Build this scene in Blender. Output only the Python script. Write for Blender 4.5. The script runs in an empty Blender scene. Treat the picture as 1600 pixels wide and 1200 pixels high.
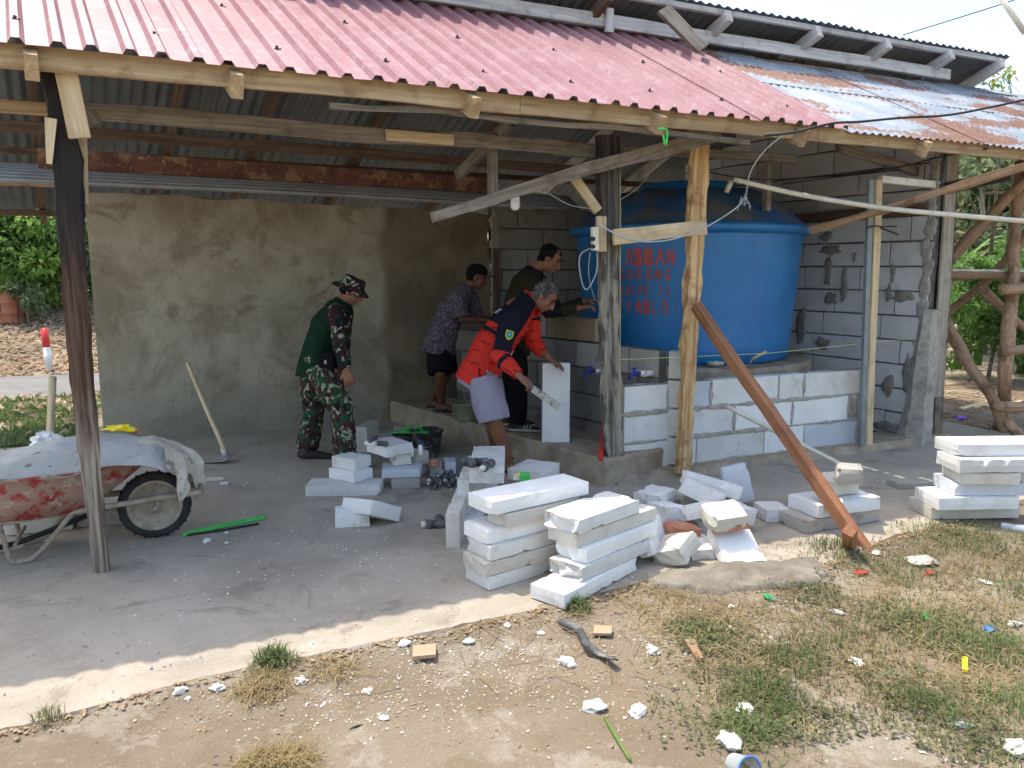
import bpy, bmesh, math, random
from mathutils import Vector, Matrix, noise
R = math.radians
rnd = random.Random(7)
scn = bpy.context.scene
# ---------------- camera, world, sun, exposure ----------------
cam = bpy.data.cameras.new('camera'); camo = bpy.data.objects.new('camera', cam)
scn.collection.objects.link(camo); scn.camera = camo
camo.location = (0, 0, 1.5); camo.rotation_euler = (R(90 - 8.42), 0, 0)
cam.sensor_width = 36; cam.lens = 36 * 1200 / 1600; cam.clip_start = 0.05; cam.clip_end = 2000
SUNV = Vector((-0.331, 0.235, 1.0)).normalized()
world = bpy.data.worlds.new('World'); scn.world = world; world.use_nodes = True
wn = world.node_tree.nodes; wl = world.node_tree.links
sky = wn.new('ShaderNodeTexSky'); sky.sky_type = 'NISHITA'; sky.sun_disc = False
sky.sun_elevation = math.asin(SUNV.z); sky.sun_rotation = math.atan2(SUNV.x, SUNV.y)
sky.air_density = 1.2; sky.dust_density = 2.8; sky.ozone_density = 1.2
bg = wn['Background']; bg.inputs['Strength'].default_value = 0.15
wl.new(sky.outputs['Color'], bg.inputs['Color'])
sun = bpy.data.lights.new('sun', 'SUN'); sun.energy = 2.0; sun.angle = R(0.6); sun.color = (1, 0.95, 0.87)
suno = bpy.data.objects.new('sun', sun); scn.collection.objects.link(suno)
suno.rotation_euler = (-SUNV).to_track_quat('-Z', 'Y').to_euler(); suno.location = (-3, 2, 12)
scn.view_settings.view_transform = 'Standard'; scn.view_settings.look = 'None'
scn.view_settings.exposure = 1.33; scn.view_settings.gamma = 1.0
scn.view_settings.use_white_balance = True; scn.view_settings.white_balance_temperature = 6950; scn.view_settings.white_balance_tint = 10
scn.cycles.max_bounces = 8; scn.cycles.diffuse_bounces = 5
# ---------------- helpers ----------------
DD = Vector((math.cos(R(24.5)), math.sin(R(24.5)), 0)); NN = Vector((-math.sin(R(24.5)), math.cos(R(24.5)), 0))
NP = Vector((-0.515, 0.857, 0))                      # the side walls and rafters run this way
def P(d, n, z=0.0): return DD * d + NN * n + Vector((0, 0, z))
def V(t): return Vector(t)
def link(o, parent=None):
    scn.collection.objects.link(o)
    if parent is not None:
        o.parent = parent
        m = Matrix.Identity(4); q = parent
        while q is not None:
            m = (q.matrix_parent_inverse @ q.matrix_basis) @ m if q.parent else q.matrix_basis @ m
            q = q.parent
        o.matrix_parent_inverse = m.inverted()
    return o
def tag(o, label=None, cat=None, group=None, kind=None):
    if label: o['label'] = label
    if cat: o['category'] = cat
    if group: o['group'] = group
    if kind: o['kind'] = kind
    return o
def thing(name, label, cat, loc=(0, 0, 0), group=None):
    o = bpy.data.objects.new(name, None); o.empty_display_size = 0.1
    o.location = loc; scn.collection.objects.link(o)
    return tag(o, label, cat, group)
def mesh_obj(name, vs, fs, mats, parent=None, smooth=False, mi=None, mw=None):
    me = bpy.data.meshes.new(name); me.from_pydata([tuple(v) for v in vs], [], fs)
    if not isinstance(mats, (list, tuple)): mats = [mats]
    for m in mats: me.materials.append(m)
    if mi: me.polygons.foreach_set('material_index', mi)
    if smooth: me.polygons.foreach_set('use_smooth', [True] * len(me.polygons))
    me.update()
    o = bpy.data.objects.new(name, me)
    if mw is not None: o.matrix_basis = mw
    return link(o, parent)
class MB:
    def __init__(s): s.v = []; s.f = []; s.m = []
    def add(s, vs, fs, m=0):
        b = len(s.v); s.v += [Vector(v) for v in vs]; s.f += [tuple(i + b for i in f) for f in fs]; s.m += [m] * len(fs)
    def build(s, name, mats, parent=None, smooth=False, mw=None): return mesh_obj(name, s.v, s.f, mats, parent, smooth, s.m, mw)
    def box(s, c, X, Y, Z, m=0):
        c = Vector(c); X = Vector(X) / 2; Y = Vector(Y) / 2; Z = Vector(Z) / 2
        s.add([c + X * i + Y * j + Z * k for k in (-1, 1) for j in (-1, 1) for i in (-1, 1)],
              [(0, 2, 3, 1), (4, 5, 7, 6), (0, 1, 5, 4), (2, 6, 7, 3), (0, 4, 6, 2), (1, 3, 7, 5)], m)
    def tube(s, pts, rs, seg=8, m=0, cap=True, lat=None, ell=None):
        pts = [Vector(p) for p in pts]; n = len(pts)
        if not isinstance(rs, (list, tuple)): rs = [rs] * n
        ref = None; b = len(s.v)
        for i, p in enumerate(pts):
            t = (pts[min(i + 1, n - 1)] - pts[max(i - 1, 0)]).normalized()
            if lat is not None: u = Vector(lat); u = (u - t * u.dot(t)).normalized()
            else:
                if ref is None: ref = Vector((0, 0, 1)) if abs(t.z) < .9 else Vector((1, 0, 0))
                u = (ref - t * ref.dot(t)).normalized(); ref = u
            w = t.cross(u)
            r = rs[i]; ra, rb = r if isinstance(r, tuple) else (r, r)
            for k in range(seg):
                a = 2 * math.pi * k / seg; s.v.append(p + u * (math.cos(a) * ra) + w * (math.sin(a) * rb))
        for i in range(n - 1):
            for k in range(seg):
                k2 = (k + 1) % seg
                s.f.append((b + i * seg + k, b + i * seg + k2, b + (i + 1) * seg + k2, b + (i + 1) * seg + k)); s.m.append(m)
        if cap:
            s.f.append(tuple(b + k for k in reversed(range(seg)))); s.m.append(m)
            s.f.append(tuple(b + (n - 1) * seg + k for k in range(seg))); s.m.append(m)
    def lathe(s, prof, c=(0, 0, 0), seg=24, m=0, mat3=None, wob=0):
        b = len(s.v); c = Vector(c)
        for (r, z) in prof:
            for k in range(seg):
                a = 2 * math.pi * k / seg; q = Vector((math.cos(a) * r, math.sin(a) * r, z))
                if wob: q += noise.noise_vector(q * 9 + c) * wob
                s.v.append(c + (mat3 @ q if mat3 else q))
        for i in range(len(prof) - 1):
            for k in range(seg):
                k2 = (k + 1) % seg
                s.f.append((b + i * seg + k, b + i * seg + k2, b + (i + 1) * seg + k2, b + (i + 1) * seg + k)); s.m.append(m)
    def ell(s, c, r, mat3=None, seg=16, rings=10, m=0):
        c = Vector(c); b = len(s.v)
        def q(v): v = Vector(v); return c + (mat3 @ v if mat3 else v)
        s.v.append(q((0, 0, r[2])))
        for i in range(1, rings):
            th = math.pi * i / rings
            for k in range(seg):
                a = 2 * math.pi * k / seg
                s.v.append(q((r[0] * math.sin(th) * math.cos(a), r[1] * math.sin(th) * math.sin(a), r[2] * math.cos(th))))
        s.v.append(q((0, 0, -r[2]))); e = len(s.v) - 1
        for k in range(seg):
            k2 = (k + 1) % seg
            s.f.append((b, b + 1 + k, b + 1 + k2)); s.m.append(m)
            for i in range(rings - 2):
                o = b + 1 + i * seg
                s.f.append((o + k, o + seg + k, o + seg + k2, o + k2)); s.m.append(m)
            o = b + 1 + (rings - 2) * seg
            s.f.append((o + k, e, o + k2)); s.m.append(m)
def frame(p1, p2, up=(0, 0, 1)):
    p1 = Vector(p1); p2 = Vector(p2); x = (p2 - p1).normalized(); up = Vector(up)
    if abs(x.dot(up.normalized())) > .98: up = DD
    y = up.cross(x).normalized(); z = x.cross(y)
    m = Matrix((x, y, z)).transposed().to_4x4(); m.translation = p1
    return m, (p2 - p1).length
def beam(name, p1, p2, w, h, m, parent=None, up=(0, 0, 1), jit=.004, seed=None, w2=None, h2=None):
    """a timber from p1 to p2 (centre line); w across, h along up; grain runs along its own x axis"""
    M4, L = frame(p1, p2, up); r = random.Random(hash((round(p1[0], 2), round(p2[0], 2), round(p1[2], 2))) if seed is None else seed)
    n = max(2, min(14, int(L / .18))); w2 = w if w2 is None else w2; h2 = h if h2 is None else h2
    vs = []; fs = []; o = Vector((r.random() * 50, r.random() * 50, 0)); bev = .12
    for i in range(n + 1):
        f = i / n; a = (w + (w2 - w) * f) / 2; b = (h + (h2 - h) * f) / 2
        off = noise.noise_vector(o + Vector((f * L * 1.3, 0, 0))) * jit * 2
        c = min(a, b) * bev
        for (y, z) in ((-a + c, -b), (a - c, -b), (a, -b + c), (a, b - c), (a - c, b), (-a + c, b), (-a, b - c), (-a, -b + c)):
            j = noise.noise(o + Vector((f * L * 5, y * 30, z * 30))) * jit
            vs.append((f * L, y + off.y + (j if y > 0 else -j), z + off.z + (j if z > 0 else -j)))
    for i in range(n):
        for k in range(8):
            k2 = (k + 1) % 8; fs.append((i * 8 + k, (i + 1) * 8 + k, (i + 1) * 8 + k2, i * 8 + k2))
    fs.append(tuple(range(8))); fs.append(tuple(n * 8 + k for k in reversed(range(8))))
    fs = [tuple(reversed(q)) for q in fs]
    return mesh_obj(name, vs, fs, m, parent, mw=M4)
def timber(name, pts, ws, dep, m, parent=None, lat=None, jit=.006, step=.07):
    """a hewn post through pts with a width at each point, kept in its own frame so the grain follows it"""
    M4, L = frame(pts[0], pts[-1], up=NN); inv = M4.inverted()
    lat = DD if lat is None else Vector(lat)
    q = [Vector(p) for p in pts]; P2 = []; W2 = []
    for i in range(len(q) - 1):
        k = max(1, int((q[i + 1] - q[i]).length / step))
        for j in range(k): f = j / k; P2.append(q[i].lerp(q[i + 1], f)); W2.append(ws[i] + (ws[i + 1] - ws[i]) * f)
    P2.append(q[-1]); W2.append(ws[-1])
    t = (q[-1] - q[0]).normalized(); lat = (lat - t * lat.dot(t)).normalized(); dp = t.cross(lat)
    vs = []; o = Vector((q[0].x * 7, q[0].y * 3, 0)); sec = [(-.5, -.5), (-.2, -.56), (.2, -.52), (.5, -.46), (.54, 0), (.5, .5), (-.5, .5), (-.54, 0)]
    for i, (p, w) in enumerate(zip(P2, W2)):
        for k, (a, b) in enumerate(sec):
            j = noise.noise(o + Vector((i * .45, k * 1.7, 0))) * jit * 2.2 + noise.noise(o + Vector((i * 1.9, k * 3.1, 5))) * jit
            vs.append(inv @ (p + lat * (a * w + (j if a > 0 else -j)) + dp * (b * dep)))
    fs = []; n = len(P2)
    for i in range(n - 1):
        for k in range(8):
            k2 = (k + 1) % 8; fs.append((i * 8 + k, i * 8 + k2, (i + 1) * 8 + k2, (i + 1) * 8 + k))
    fs.append(tuple(reversed(range(8)))); fs.append(tuple((n - 1) * 8 + k for k in range(8)))
    return mesh_obj(name, vs, fs, m, parent, mw=M4)
def pole(name, pts, rs, m, parent=None, seg=8, jit=.0, smooth=True, res=1):
    """a round pole, pipe or cable through pts, in its own frame"""
    M4, L = frame(pts[0], pts[-1] if (Vector(pts[0]) - Vector(pts[-1])).length > .02 else pts[len(pts) // 2]); inv = M4.inverted(); q = [Vector(p) for p in pts]
    if not isinstance(rs, (list, tuple)): rs = [rs] * len(q)
    if res > 1:
        a = []; b = []
        for i in range(len(q) - 1):
            p0 = q[max(i - 1, 0)]; p3 = q[min(i + 2, len(q) - 1)]
            for j in range(res):
                t = j / res; t2 = t * t; t3 = t2 * t
                a.append(.5 * ((2 * q[i]) + (-p0 + q[i + 1]) * t + (2 * p0 - 5 * q[i] + 4 * q[i + 1] - p3) * t2 + (-p0 + 3 * q[i] - 3 * q[i + 1] + p3) * t3))
                b.append(rs[i] + (rs[i + 1] - rs[i]) * t)
        a.append(q[-1]); b.append(rs[-1]); q = a; rs = b
    if jit:
        q = [p + noise.noise_vector(p * 3) * jit for p in q]; rs = [r * (1 + .25 * noise.noise(p * 9)) for p, r in zip(q, rs)]
    mb = MB(); mb.tube([inv @ p for p in q], rs, seg)
    return mb.build(name, m, parent, smooth, M4)
# ---------------- materials ----------------
def nodes(name):
    m = bpy.data.materials.new(name); m.use_nodes = True; nt = m.node_tree
    b = nt.nodes['Principled BSDF']; return m, nt, b
def col(c): return (c[0], c[1], c[2], 1)
class NT:
    def __init__(s, nt): s.nt = nt; s.n = nt.nodes; s.l = nt.links
    def new(s, t, **k):
        x = s.n.new(t)
        for a, b in k.items(): setattr(x, a, b)
        return x
    def set(s, sock, v):
        if hasattr(v, 'is_linked'): s.l.new(v, sock)
        else: sock.default_value = v
    def coord(s, kind='Object', scale=(1, 1, 1), rnd_off=True):
        if kind == 'World': c = s.new('ShaderNodeNewGeometry').outputs['Position']
        else: c = s.new('ShaderNodeTexCoord').outputs[kind]
        if rnd_off and kind != 'World':
            oi = s.new('ShaderNodeObjectInfo'); mu = s.new('ShaderNodeMath', operation='MULTIPLY'); s.l.new(oi.outputs['Random'], mu.inputs[0]); mu.inputs[1].default_value = 37.0
            ad = s.new('ShaderNodeVectorMath', operation='ADD'); s.l.new(c, ad.inputs[0]); s.l.new(mu.outputs[0], ad.inputs[1]); c = ad.outputs[0]
        mp = s.new('ShaderNodeMapping'); mp.inputs['Scale'].default_value = scale; s.l.new(c, mp.inputs['Vector'])
        return mp.outputs[0]
    def noise(s, vec, scale, detail=6, rough=.6, dist=0.0):
        x = s.new('ShaderNodeTexNoise'); x.inputs['Scale'].default_value = scale; x.inputs['Detail'].default_value = detail
        x.inputs['Roughness'].default_value = rough; x.inputs['Distortion'].default_value = dist; s.l.new(vec, x.inputs['Vector']); return x.outputs['Fac']
    def step(s, fac, a, b):
        x = s.new('ShaderNodeMapRange'); x.interpolation_type = 'SMOOTHSTEP'; x.inputs['From Min'].default_value = a; x.inputs['From Max'].default_value = b
        s.l.new(fac, x.inputs['Value']); return x.outputs[0]
    def mix(s, fac, a, b):
        x = s.new('ShaderNodeMix', data_type='RGBA'); s.set(x.inputs[0], fac)
        s.set(x.inputs[6], a if hasattr(a, 'is_linked') else col(a)); s.set(x.inputs[7], b if hasattr(b, 'is_linked') else col(b)); return x.outputs[2]
    def mul(s, a, b):
        x = s.new('ShaderNodeMath', operation='MULTIPLY'); s.set(x.inputs[0], a); s.set(x.inputs[1], b); return x.outputs[0]
    def add(s, a, b):
        x = s.new('ShaderNodeMath', operation='ADD'); s.set(x.inputs[0], a); s.set(x.inputs[1], b); return x.outputs[0]
    def bump(s, h, strength, dist=.01):
        x = s.new('ShaderNodeBump'); x.inputs['Strength'].default_value = strength; x.inputs['Distance'].default_value = dist; s.l.new(h, x.inputs['Height']); return x.outputs[0]
    def vary(s, c, amt):
        oi = s.new('ShaderNodeObjectInfo'); mr = s.new('ShaderNodeMapRange'); s.l.new(oi.outputs['Random'], mr.inputs['Value'])
        mr.inputs['To Min'].default_value = 1 - amt; mr.inputs['To Max'].default_value = 1 + amt
        h = s.new('ShaderNodeHueSaturation'); s.l.new(mr.outputs[0], h.inputs['Value']); s.l.new(c, h.inputs['Color']); return h.outputs[0]
    def sep(s, vec):
        x = s.new('ShaderNodeSeparateXYZ'); s.l.new(vec, x.inputs[0]); return x.outputs
def mat(name, c1, c2=None, scale=5, stretch=(1, 1, 1), rough=.85, bump=.3, bscale=60, bdist=.003, stains=(), metal=0, vary=0, coord='Object', detail=6, spec=.3, trans=0, lo=.35, hi=.65):
    """two base colours mixed by noise, stains [(scale, lo, hi, colour, amount)], fine relief"""
    m, nt, b = nodes(name); k = NT(nt); vec = k.coord(coord, stretch)
    c = k.mix(k.step(k.noise(vec, scale, detail), lo, hi), c1, c2 or c1)
    for (sc, a, z, cc, am) in stains:
        c = k.mix(k.mul(k.step(k.noise(vec, sc, 8, .65), a, z), am), c, cc)
    if vary: c = k.vary(c, vary)
    k.l.new(c, b.inputs['Base Color']); b.inputs['Roughness'].default_value = rough; b.inputs['Metallic'].default_value = metal
    b.inputs['Specular IOR Level'].default_value = spec
    if trans: b.inputs['Transmission Weight'].default_value = trans
    if bump: k.l.new(k.bump(k.noise(vec, bscale, 8, .7), bump, bdist), b.inputs['Normal'])
    return m
def wood(name, c1, c2, c3=None, amt=.6, rough=.85, gr=1.0):
    m, nt, b = nodes(name); k = NT(nt)
    g = k.coord('Object', (1.2, 26 * gr, 26 * gr)); w = k.coord('Object', (1, 1, 1))
    n1 = k.noise(g, 1.6, 8, .65, .4)
    c = k.mix(k.step(n1, .35, .66), c1, c2)
    c = k.mix(k.mul(k.step(k.noise(w, 7, 6), .5, .68), amt), c, c3 or tuple(x * .4 for x in c1))
    dk = k.step(k.noise(k.coord('Object', (.8, 60 * gr, 60 * gr)), 1.3, 5, .7), .62, .72)
    c = k.mix(k.mul(dk, .55), c, tuple(x * .25 for x in c1))
    c = k.vary(c, .14); k.l.new(c, b.inputs['Base Color']); b.inputs['Roughness'].default_value = rough; b.inputs['Specular IOR Level'].default_value = .25
    k.l.new(k.bump(n1, .6, .006), b.inputs['Normal']); return m
MT = {}
MT['wood_fresh'] = wood('timber_fresh', (.36, .25, .14), (.52, .39, .24), (.22, .12, .06), .6)
MT['wood_pale'] = wood('timber_pale', (.5, .38, .22), (.66, .54, .36), (.3, .2, .11), .35)
MT['wood_grey'] = wood('timber_weathered', (.16, .135, .11), (.3, .265, .22), (.08, .06, .05), .55)
MT['wood_white'] = wood('timber_limed', (.42, .42, .42), (.62, .62, .61), (.24, .2, .17), .5)
MT['wood_brown'] = wood('timber_brown', (.1, .068, .05), (.18, .125, .095), (.07, .04, .03), .5)
MT['wood_dark'] = wood('timber_dark', (.035, .026, .022), (.08, .055, .045), (.02, .015, .013), .5)
MT['wood_red'] = wood('timber_red', (.24, .1, .05), (.34, .165, .085), (.17, .06, .03), .5, .6)
MT['wood_stick'] = wood('stick_bark', (.26, .16, .095), (.42, .28, .18), (.13, .075, .045), .7)
MT['wood_split'] = wood('timber_split', (.36, .2, .085), (.64, .45, .24), (.19, .075, .03), .65, .8, .8)
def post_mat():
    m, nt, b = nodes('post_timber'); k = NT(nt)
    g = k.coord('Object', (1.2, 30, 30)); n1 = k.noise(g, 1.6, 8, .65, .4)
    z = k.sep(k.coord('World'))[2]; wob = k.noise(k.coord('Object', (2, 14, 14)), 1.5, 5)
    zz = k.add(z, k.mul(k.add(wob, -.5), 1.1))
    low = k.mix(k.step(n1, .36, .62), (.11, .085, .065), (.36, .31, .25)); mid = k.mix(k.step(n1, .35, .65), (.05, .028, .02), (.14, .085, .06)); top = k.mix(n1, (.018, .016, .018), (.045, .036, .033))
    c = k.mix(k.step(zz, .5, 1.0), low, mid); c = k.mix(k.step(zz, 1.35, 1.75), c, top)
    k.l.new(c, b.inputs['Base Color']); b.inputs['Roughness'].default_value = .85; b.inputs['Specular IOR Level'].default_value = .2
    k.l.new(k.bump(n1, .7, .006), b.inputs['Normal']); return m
MT['post'] = post_mat()
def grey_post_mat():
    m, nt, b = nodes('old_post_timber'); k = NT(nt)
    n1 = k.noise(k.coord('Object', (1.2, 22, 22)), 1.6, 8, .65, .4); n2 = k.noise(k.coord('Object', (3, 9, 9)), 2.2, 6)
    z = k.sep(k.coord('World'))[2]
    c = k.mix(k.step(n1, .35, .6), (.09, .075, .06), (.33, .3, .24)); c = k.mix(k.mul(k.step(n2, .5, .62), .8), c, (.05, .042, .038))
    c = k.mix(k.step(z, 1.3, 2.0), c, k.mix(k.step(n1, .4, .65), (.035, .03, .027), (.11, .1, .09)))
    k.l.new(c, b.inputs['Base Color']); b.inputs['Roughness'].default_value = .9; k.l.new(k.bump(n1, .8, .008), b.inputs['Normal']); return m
MT['oldpost'] = grey_post_mat()
def aac(name, base, dirt, amt, cool=(.66, .68, .72), ribs=.25, vary=.1):
    m, nt, b = nodes(name); k = NT(nt); vec = k.coord('Object'); 
    c = k.mix(k.step(k.noise(vec, 3, 5), .38, .66), base, tuple(x * .88 for x in base))
    oi = k.new('ShaderNodeObjectInfo'); c = k.mix(k.mul(k.step(oi.outputs['Random'], .55, .9), .5), c, cool)
    c = k.mix(k.mul(k.step(k.noise(vec, 9, 9, .7), .52, .7), amt), c, dirt)
    c = k.mix(k.mul(k.step(k.noise(vec, 2.2, 6, .6), .55, .72), amt * .8), c, dirt)
    c = k.mix(k.mul(k.step(k.noise(vec, 70, 4, .6), .62, .7), .35), c, tuple(x * .55 for x in base))
    c = k.vary(c, vary); k.l.new(c, b.inputs['Base Color']); b.inputs['Roughness'].default_value = .93; b.inputs['Specular IOR Level'].default_value = .15
    w = k.new('ShaderNodeTexWave', wave_type='BANDS', bands_direction='X'); w.inputs['Scale'].default_value = 22; w.inputs['Distortion'].default_value = .6; k.l.new(k.coord('Object', (1, 1, 1), False), w.inputs['Vector'])
    k.l.new(k.mix(k.mul(w.outputs['Fac'], min(.3, ribs * .6)), c, tuple(x * .72 for x in base)), b.inputs['Base Color'])
    h = k.add(k.noise(vec, 90, 8, .75), k.mul(w.outputs['Fac'], ribs)); k.l.new(k.bump(h, .55, .003), b.inputs['Normal']); return m
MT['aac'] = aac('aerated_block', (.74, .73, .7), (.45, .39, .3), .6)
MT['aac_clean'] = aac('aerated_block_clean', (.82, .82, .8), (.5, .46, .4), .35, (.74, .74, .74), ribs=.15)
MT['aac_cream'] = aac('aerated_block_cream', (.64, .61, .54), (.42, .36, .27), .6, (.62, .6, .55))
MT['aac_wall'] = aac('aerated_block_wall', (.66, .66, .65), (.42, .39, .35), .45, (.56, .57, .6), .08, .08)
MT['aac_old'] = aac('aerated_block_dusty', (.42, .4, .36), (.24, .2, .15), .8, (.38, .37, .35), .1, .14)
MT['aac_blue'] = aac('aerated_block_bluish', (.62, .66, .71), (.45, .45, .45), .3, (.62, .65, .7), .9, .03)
MT['aac_dark'] = aac('aerated_block_dark', (.25, .24, .22), (.13, .11, .085), .9, (.22, .22, .22), .1, .2)  # much darker, blotchy block tone for the tap wall
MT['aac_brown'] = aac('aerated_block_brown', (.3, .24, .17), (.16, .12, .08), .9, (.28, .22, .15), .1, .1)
MT['mortar'] = mat('mortar', (.34, .32, .28), (.45, .43, .38), 18, bump=.8, bscale=50, bdist=.006, stains=[(6, .5, .7, (.2, .18, .15), .6)])
MT['mortar_joint'] = mat('mortar_joint_dark', (.1, .095, .09), (.16, .15, .14), 14, bump=.5)  # a darker mortar, for the dark joints between wall blocks
MT['mortar_dark'] = mat('mortar_damp', (.2, .19, .175), (.28, .265, .24), 14, bump=.8, bscale=50, bdist=.006)
MT['conc_wet'] = mat('concrete_wet', (.3, .24, .17), (.41, .345, .26), 8, bump=.8, bscale=30, bdist=.008, stains=[(3, .5, .65, (.22, .18, .14), .6)])
def plaster_mat():
    m, nt, b = nodes('plaster'); k = NT(nt); vec = k.coord('World')
    c = k.mix(k.step(k.noise(vec, 1.3, 9, .65, .8), .36, .6), (.29, .25, .18), (.44, .405, .315))
    c = k.mix(k.mul(k.step(k.noise(vec, 2.6, 10, .72, .9), .5, .66), .75), c, (.2, .16, .105))
    c = k.mix(k.mul(k.step(k.noise(k.coord('World', (1, 1, .35)), 16, 8, .75, .5), .55, .7), .4), c, (.22, .19, .135))
    c = k.mix(k.mul(k.step(k.noise(vec, 7, 8, .7), .58, .7), .45), c, (.4, .37, .3))
    x = k.sep(k.coord('World')); low = k.add(x[2], k.mul(k.noise(vec, 2.5, 6), .8)); c = k.mix(k.mul(k.step(low, 1.1, .5), .5), c, (.27, .26, .21))
    # the fresher, browner coat towards the corner
    vd = k.new('ShaderNodeVectorMath', operation='DOT_PRODUCT'); k.l.new(k.coord('World'), vd.inputs[0]); vd.inputs[1].default_value = tuple(DD)
    e = k.add(vd.outputs['Value'], k.mul(k.noise(vec, 2.2, 5), .3)); c = k.mix(k.mul(k.step(e, 2.1, 2.22), .8), c, k.mix(k.step(k.noise(vec, 2.2, 7, .6), .4, .6), (.11, .08, .045), (.21, .165, .1)))
    k.l.new(c, b.inputs['Base Color']); b.inputs['Roughness'].default_value = .93
    vc = k.new('ShaderNodeTexVoronoi', feature='DISTANCE_TO_EDGE'); vc.inputs['Scale'].default_value = 1.3
    wv = k.new('ShaderNodeVectorMath', operation='ADD'); nz_ = k.new('ShaderNodeTexNoise'); nz_.inputs['Scale'].default_value = 2.5; nz_.inputs['Detail'].default_value = 7; k.l.new(vec, nz_.inputs['Vector']); k.l.new(vec, wv.inputs[0]); k.l.new(nz_.outputs['Color'], wv.inputs[1]); k.l.new(wv.outputs[0], vc.inputs['Vector'])
    crack = k.mul(k.step(vc.outputs['Distance'], .007, .001), k.step(k.noise(vec, .9, 3), .5, .6)); k.l.new(k.mix(k.mul(crack, .6), c, (.08, .065, .045)), b.inputs['Base Color'])
    h = k.add(k.add(k.noise(k.coord('World', (1, 1, .5)), 5, 8, .6, .5), k.mul(k.noise(vec, 80, 5), .3)), k.mul(k.noise(k.coord('World', (1.2, 1.2, 3)), 3, 6, .7, 1.5), .35)); k.l.new(k.bump(h, .8, .025), b.inputs['Normal']); return m
MT['plaster'] = plaster_mat()
def slab_mat():
    m, nt, b = nodes('slab_concrete'); k = NT(nt); vec = k.coord('World')
    c = k.mix(k.step(k.noise(vec, 1.1, 8, .65, .5), .38, .62), (.325, .285, .23), (.41, .365, .3))
    c = k.mix(k.mul(k.step(k.noise(vec, 2.3, 9, .7, .6), .5, .68), .5), c, (.25, .215, .17))
    c = k.mix(k.mul(k.step(k.noise(vec, 4.5, 9, .75), .58, .7), .6), c, (.48, .46, .42))
    c = k.mix(k.mul(k.step(k.noise(vec, 1.9, 7, .7, 1.2), .54, .64), .6), c, (.2, .17, .135))
    c = k.mix(k.mul(k.step(k.noise(vec, 28, 8, .75), .58, .7), .4), c, (.24, .2, .16))
    c = k.mix(k.mul(k.step(k.noise(vec, 90, 4, .6), .6, .66), .35), c, (.6, .58, .54))
    k.l.new(c, b.inputs['Base Color']); b.inputs['Roughness'].default_value = .9; b.inputs['Specular IOR Level'].default_value = .2
    h = k.add(k.noise(vec, 12, 9, .7), k.mul(k.noise(vec, 150, 4), .3)); k.l.new(k.bump(h, .45, .012), b.inputs['Normal']); return m
MT['slab'] = slab_mat()
def dirt_mat():
    m, nt, b = nodes('dirt'); k = NT(nt); vec = k.coord('World')
    c = k.mix(k.step(k.noise(vec, .9, 8, .65, .5), .38, .62), (.225, .18, .125), (.295, .245, .18))
    c = k.mix(k.mul(k.step(k.noise(vec, 1.3, 9, .7, .3), .53, .565), .7), c, k.mix(k.step(k.noise(vec, 16, 8, .75), .4, .65), (.33, .29, .23), (.42, .38, .31)))
    c = k.mix(k.mul(k.step(k.noise(vec, 6, 9, .7), .52, .68), .5), c, (.2, .145, .09))
    c = k.mix(k.mul(k.step(k.noise(vec, 45, 8, .7), .56, .66), .5), c, (.2, .14, .085))
    c = k.mix(k.mul(k.step(k.noise(vec, 75, 5, .6), .62, .67), .7), c, (.42, .38, .32))
    k.l.new(c, b.inputs['Base Color']); b.inputs['Roughness'].default_value = .95; b.inputs['Specular IOR Level'].default_value = .15
    h = k.add(k.noise(vec, 9, 9, .75), k.mul(k.noise(vec, 110, 6, .7), .45)); k.l.new(k.bump(h, .8, .03), b.inputs['Normal']); return m
MT['dirt'] = dirt_mat()
def dust_metal(name, c1, c2, dust, metal=.0, rough=.5):
    return mat(name, c1, c2, 2.2, rough=rough, metal=metal, bump=.1, bscale=30, stains=[(9, .5, .72, dust, .5), (60, .5, .66, dust, .35)], coord='World', spec=.4)
MT['roof_pink'] = dust_metal('roof_painted', (.27, .11, .13), (.33, .165, .185), (.46, .36, .37))
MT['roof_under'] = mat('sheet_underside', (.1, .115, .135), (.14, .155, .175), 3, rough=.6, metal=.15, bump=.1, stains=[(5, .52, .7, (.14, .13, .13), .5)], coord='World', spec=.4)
MT['zinc'] = mat('zinc_sheet', (.42, .45, .48), (.55, .57, .6), 4, rough=.45, metal=.4, bump=.1, stains=[(12, .55, .7, (.3, .3, .31), .5)], coord='World', stretch=(1, 1, 1), spec=.5)
def rust_mat():
    m, nt, b = nodes('rusty_sheet'); k = NT(nt)
    v = k.coord('World', (1, 1, 1)); vr = k.new('ShaderNodeMapping'); vr.inputs['Rotation'].default_value = (0, 0, -R(24.5)); vr.inputs['Scale'].default_value = (1, 1, 1); k.l.new(v, vr.inputs[0])
    v2 = k.new('ShaderNodeMapping'); v2.inputs['Scale'].default_value = (.6, 1.7, 1); k.l.new(vr.outputs[0], v2.inputs[0])
    n1 = k.noise(v2.outputs[0], 1.5, 9, .68, .3); n2 = k.noise(v2.outputs[0], 14, 6, .7)
    f = k.step(k.add(n1, k.mul(k.add(n2, -.5), .18)), .5, .55)
    z = k.mix(k.step(k.noise(v, 3, 6), .4, .65), (.22, .27, .33), (.33, .37, .41)); r = k.mix(k.step(n2, .35, .65), (.15, .08, .06), (.24, .135, .1))
    k.l.new(k.mix(f, z, r), b.inputs['Base Color']); b.inputs['Roughness'].default_value = .6; b.inputs['Metallic'].default_value = .15; b.inputs['Specular IOR Level'].default_value = .4; return m
MT['roof_rust'] = rust_mat()
MT['rust_beam'] = mat('rusty_steel', (.13, .06, .045), (.22, .1, .065), 9, rough=.75, bump=.5, bscale=40, stains=[(5, .52, .6, (.38, .24, .13), .7), (30, .6, .66, (.5, .42, .33), .7)])
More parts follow.
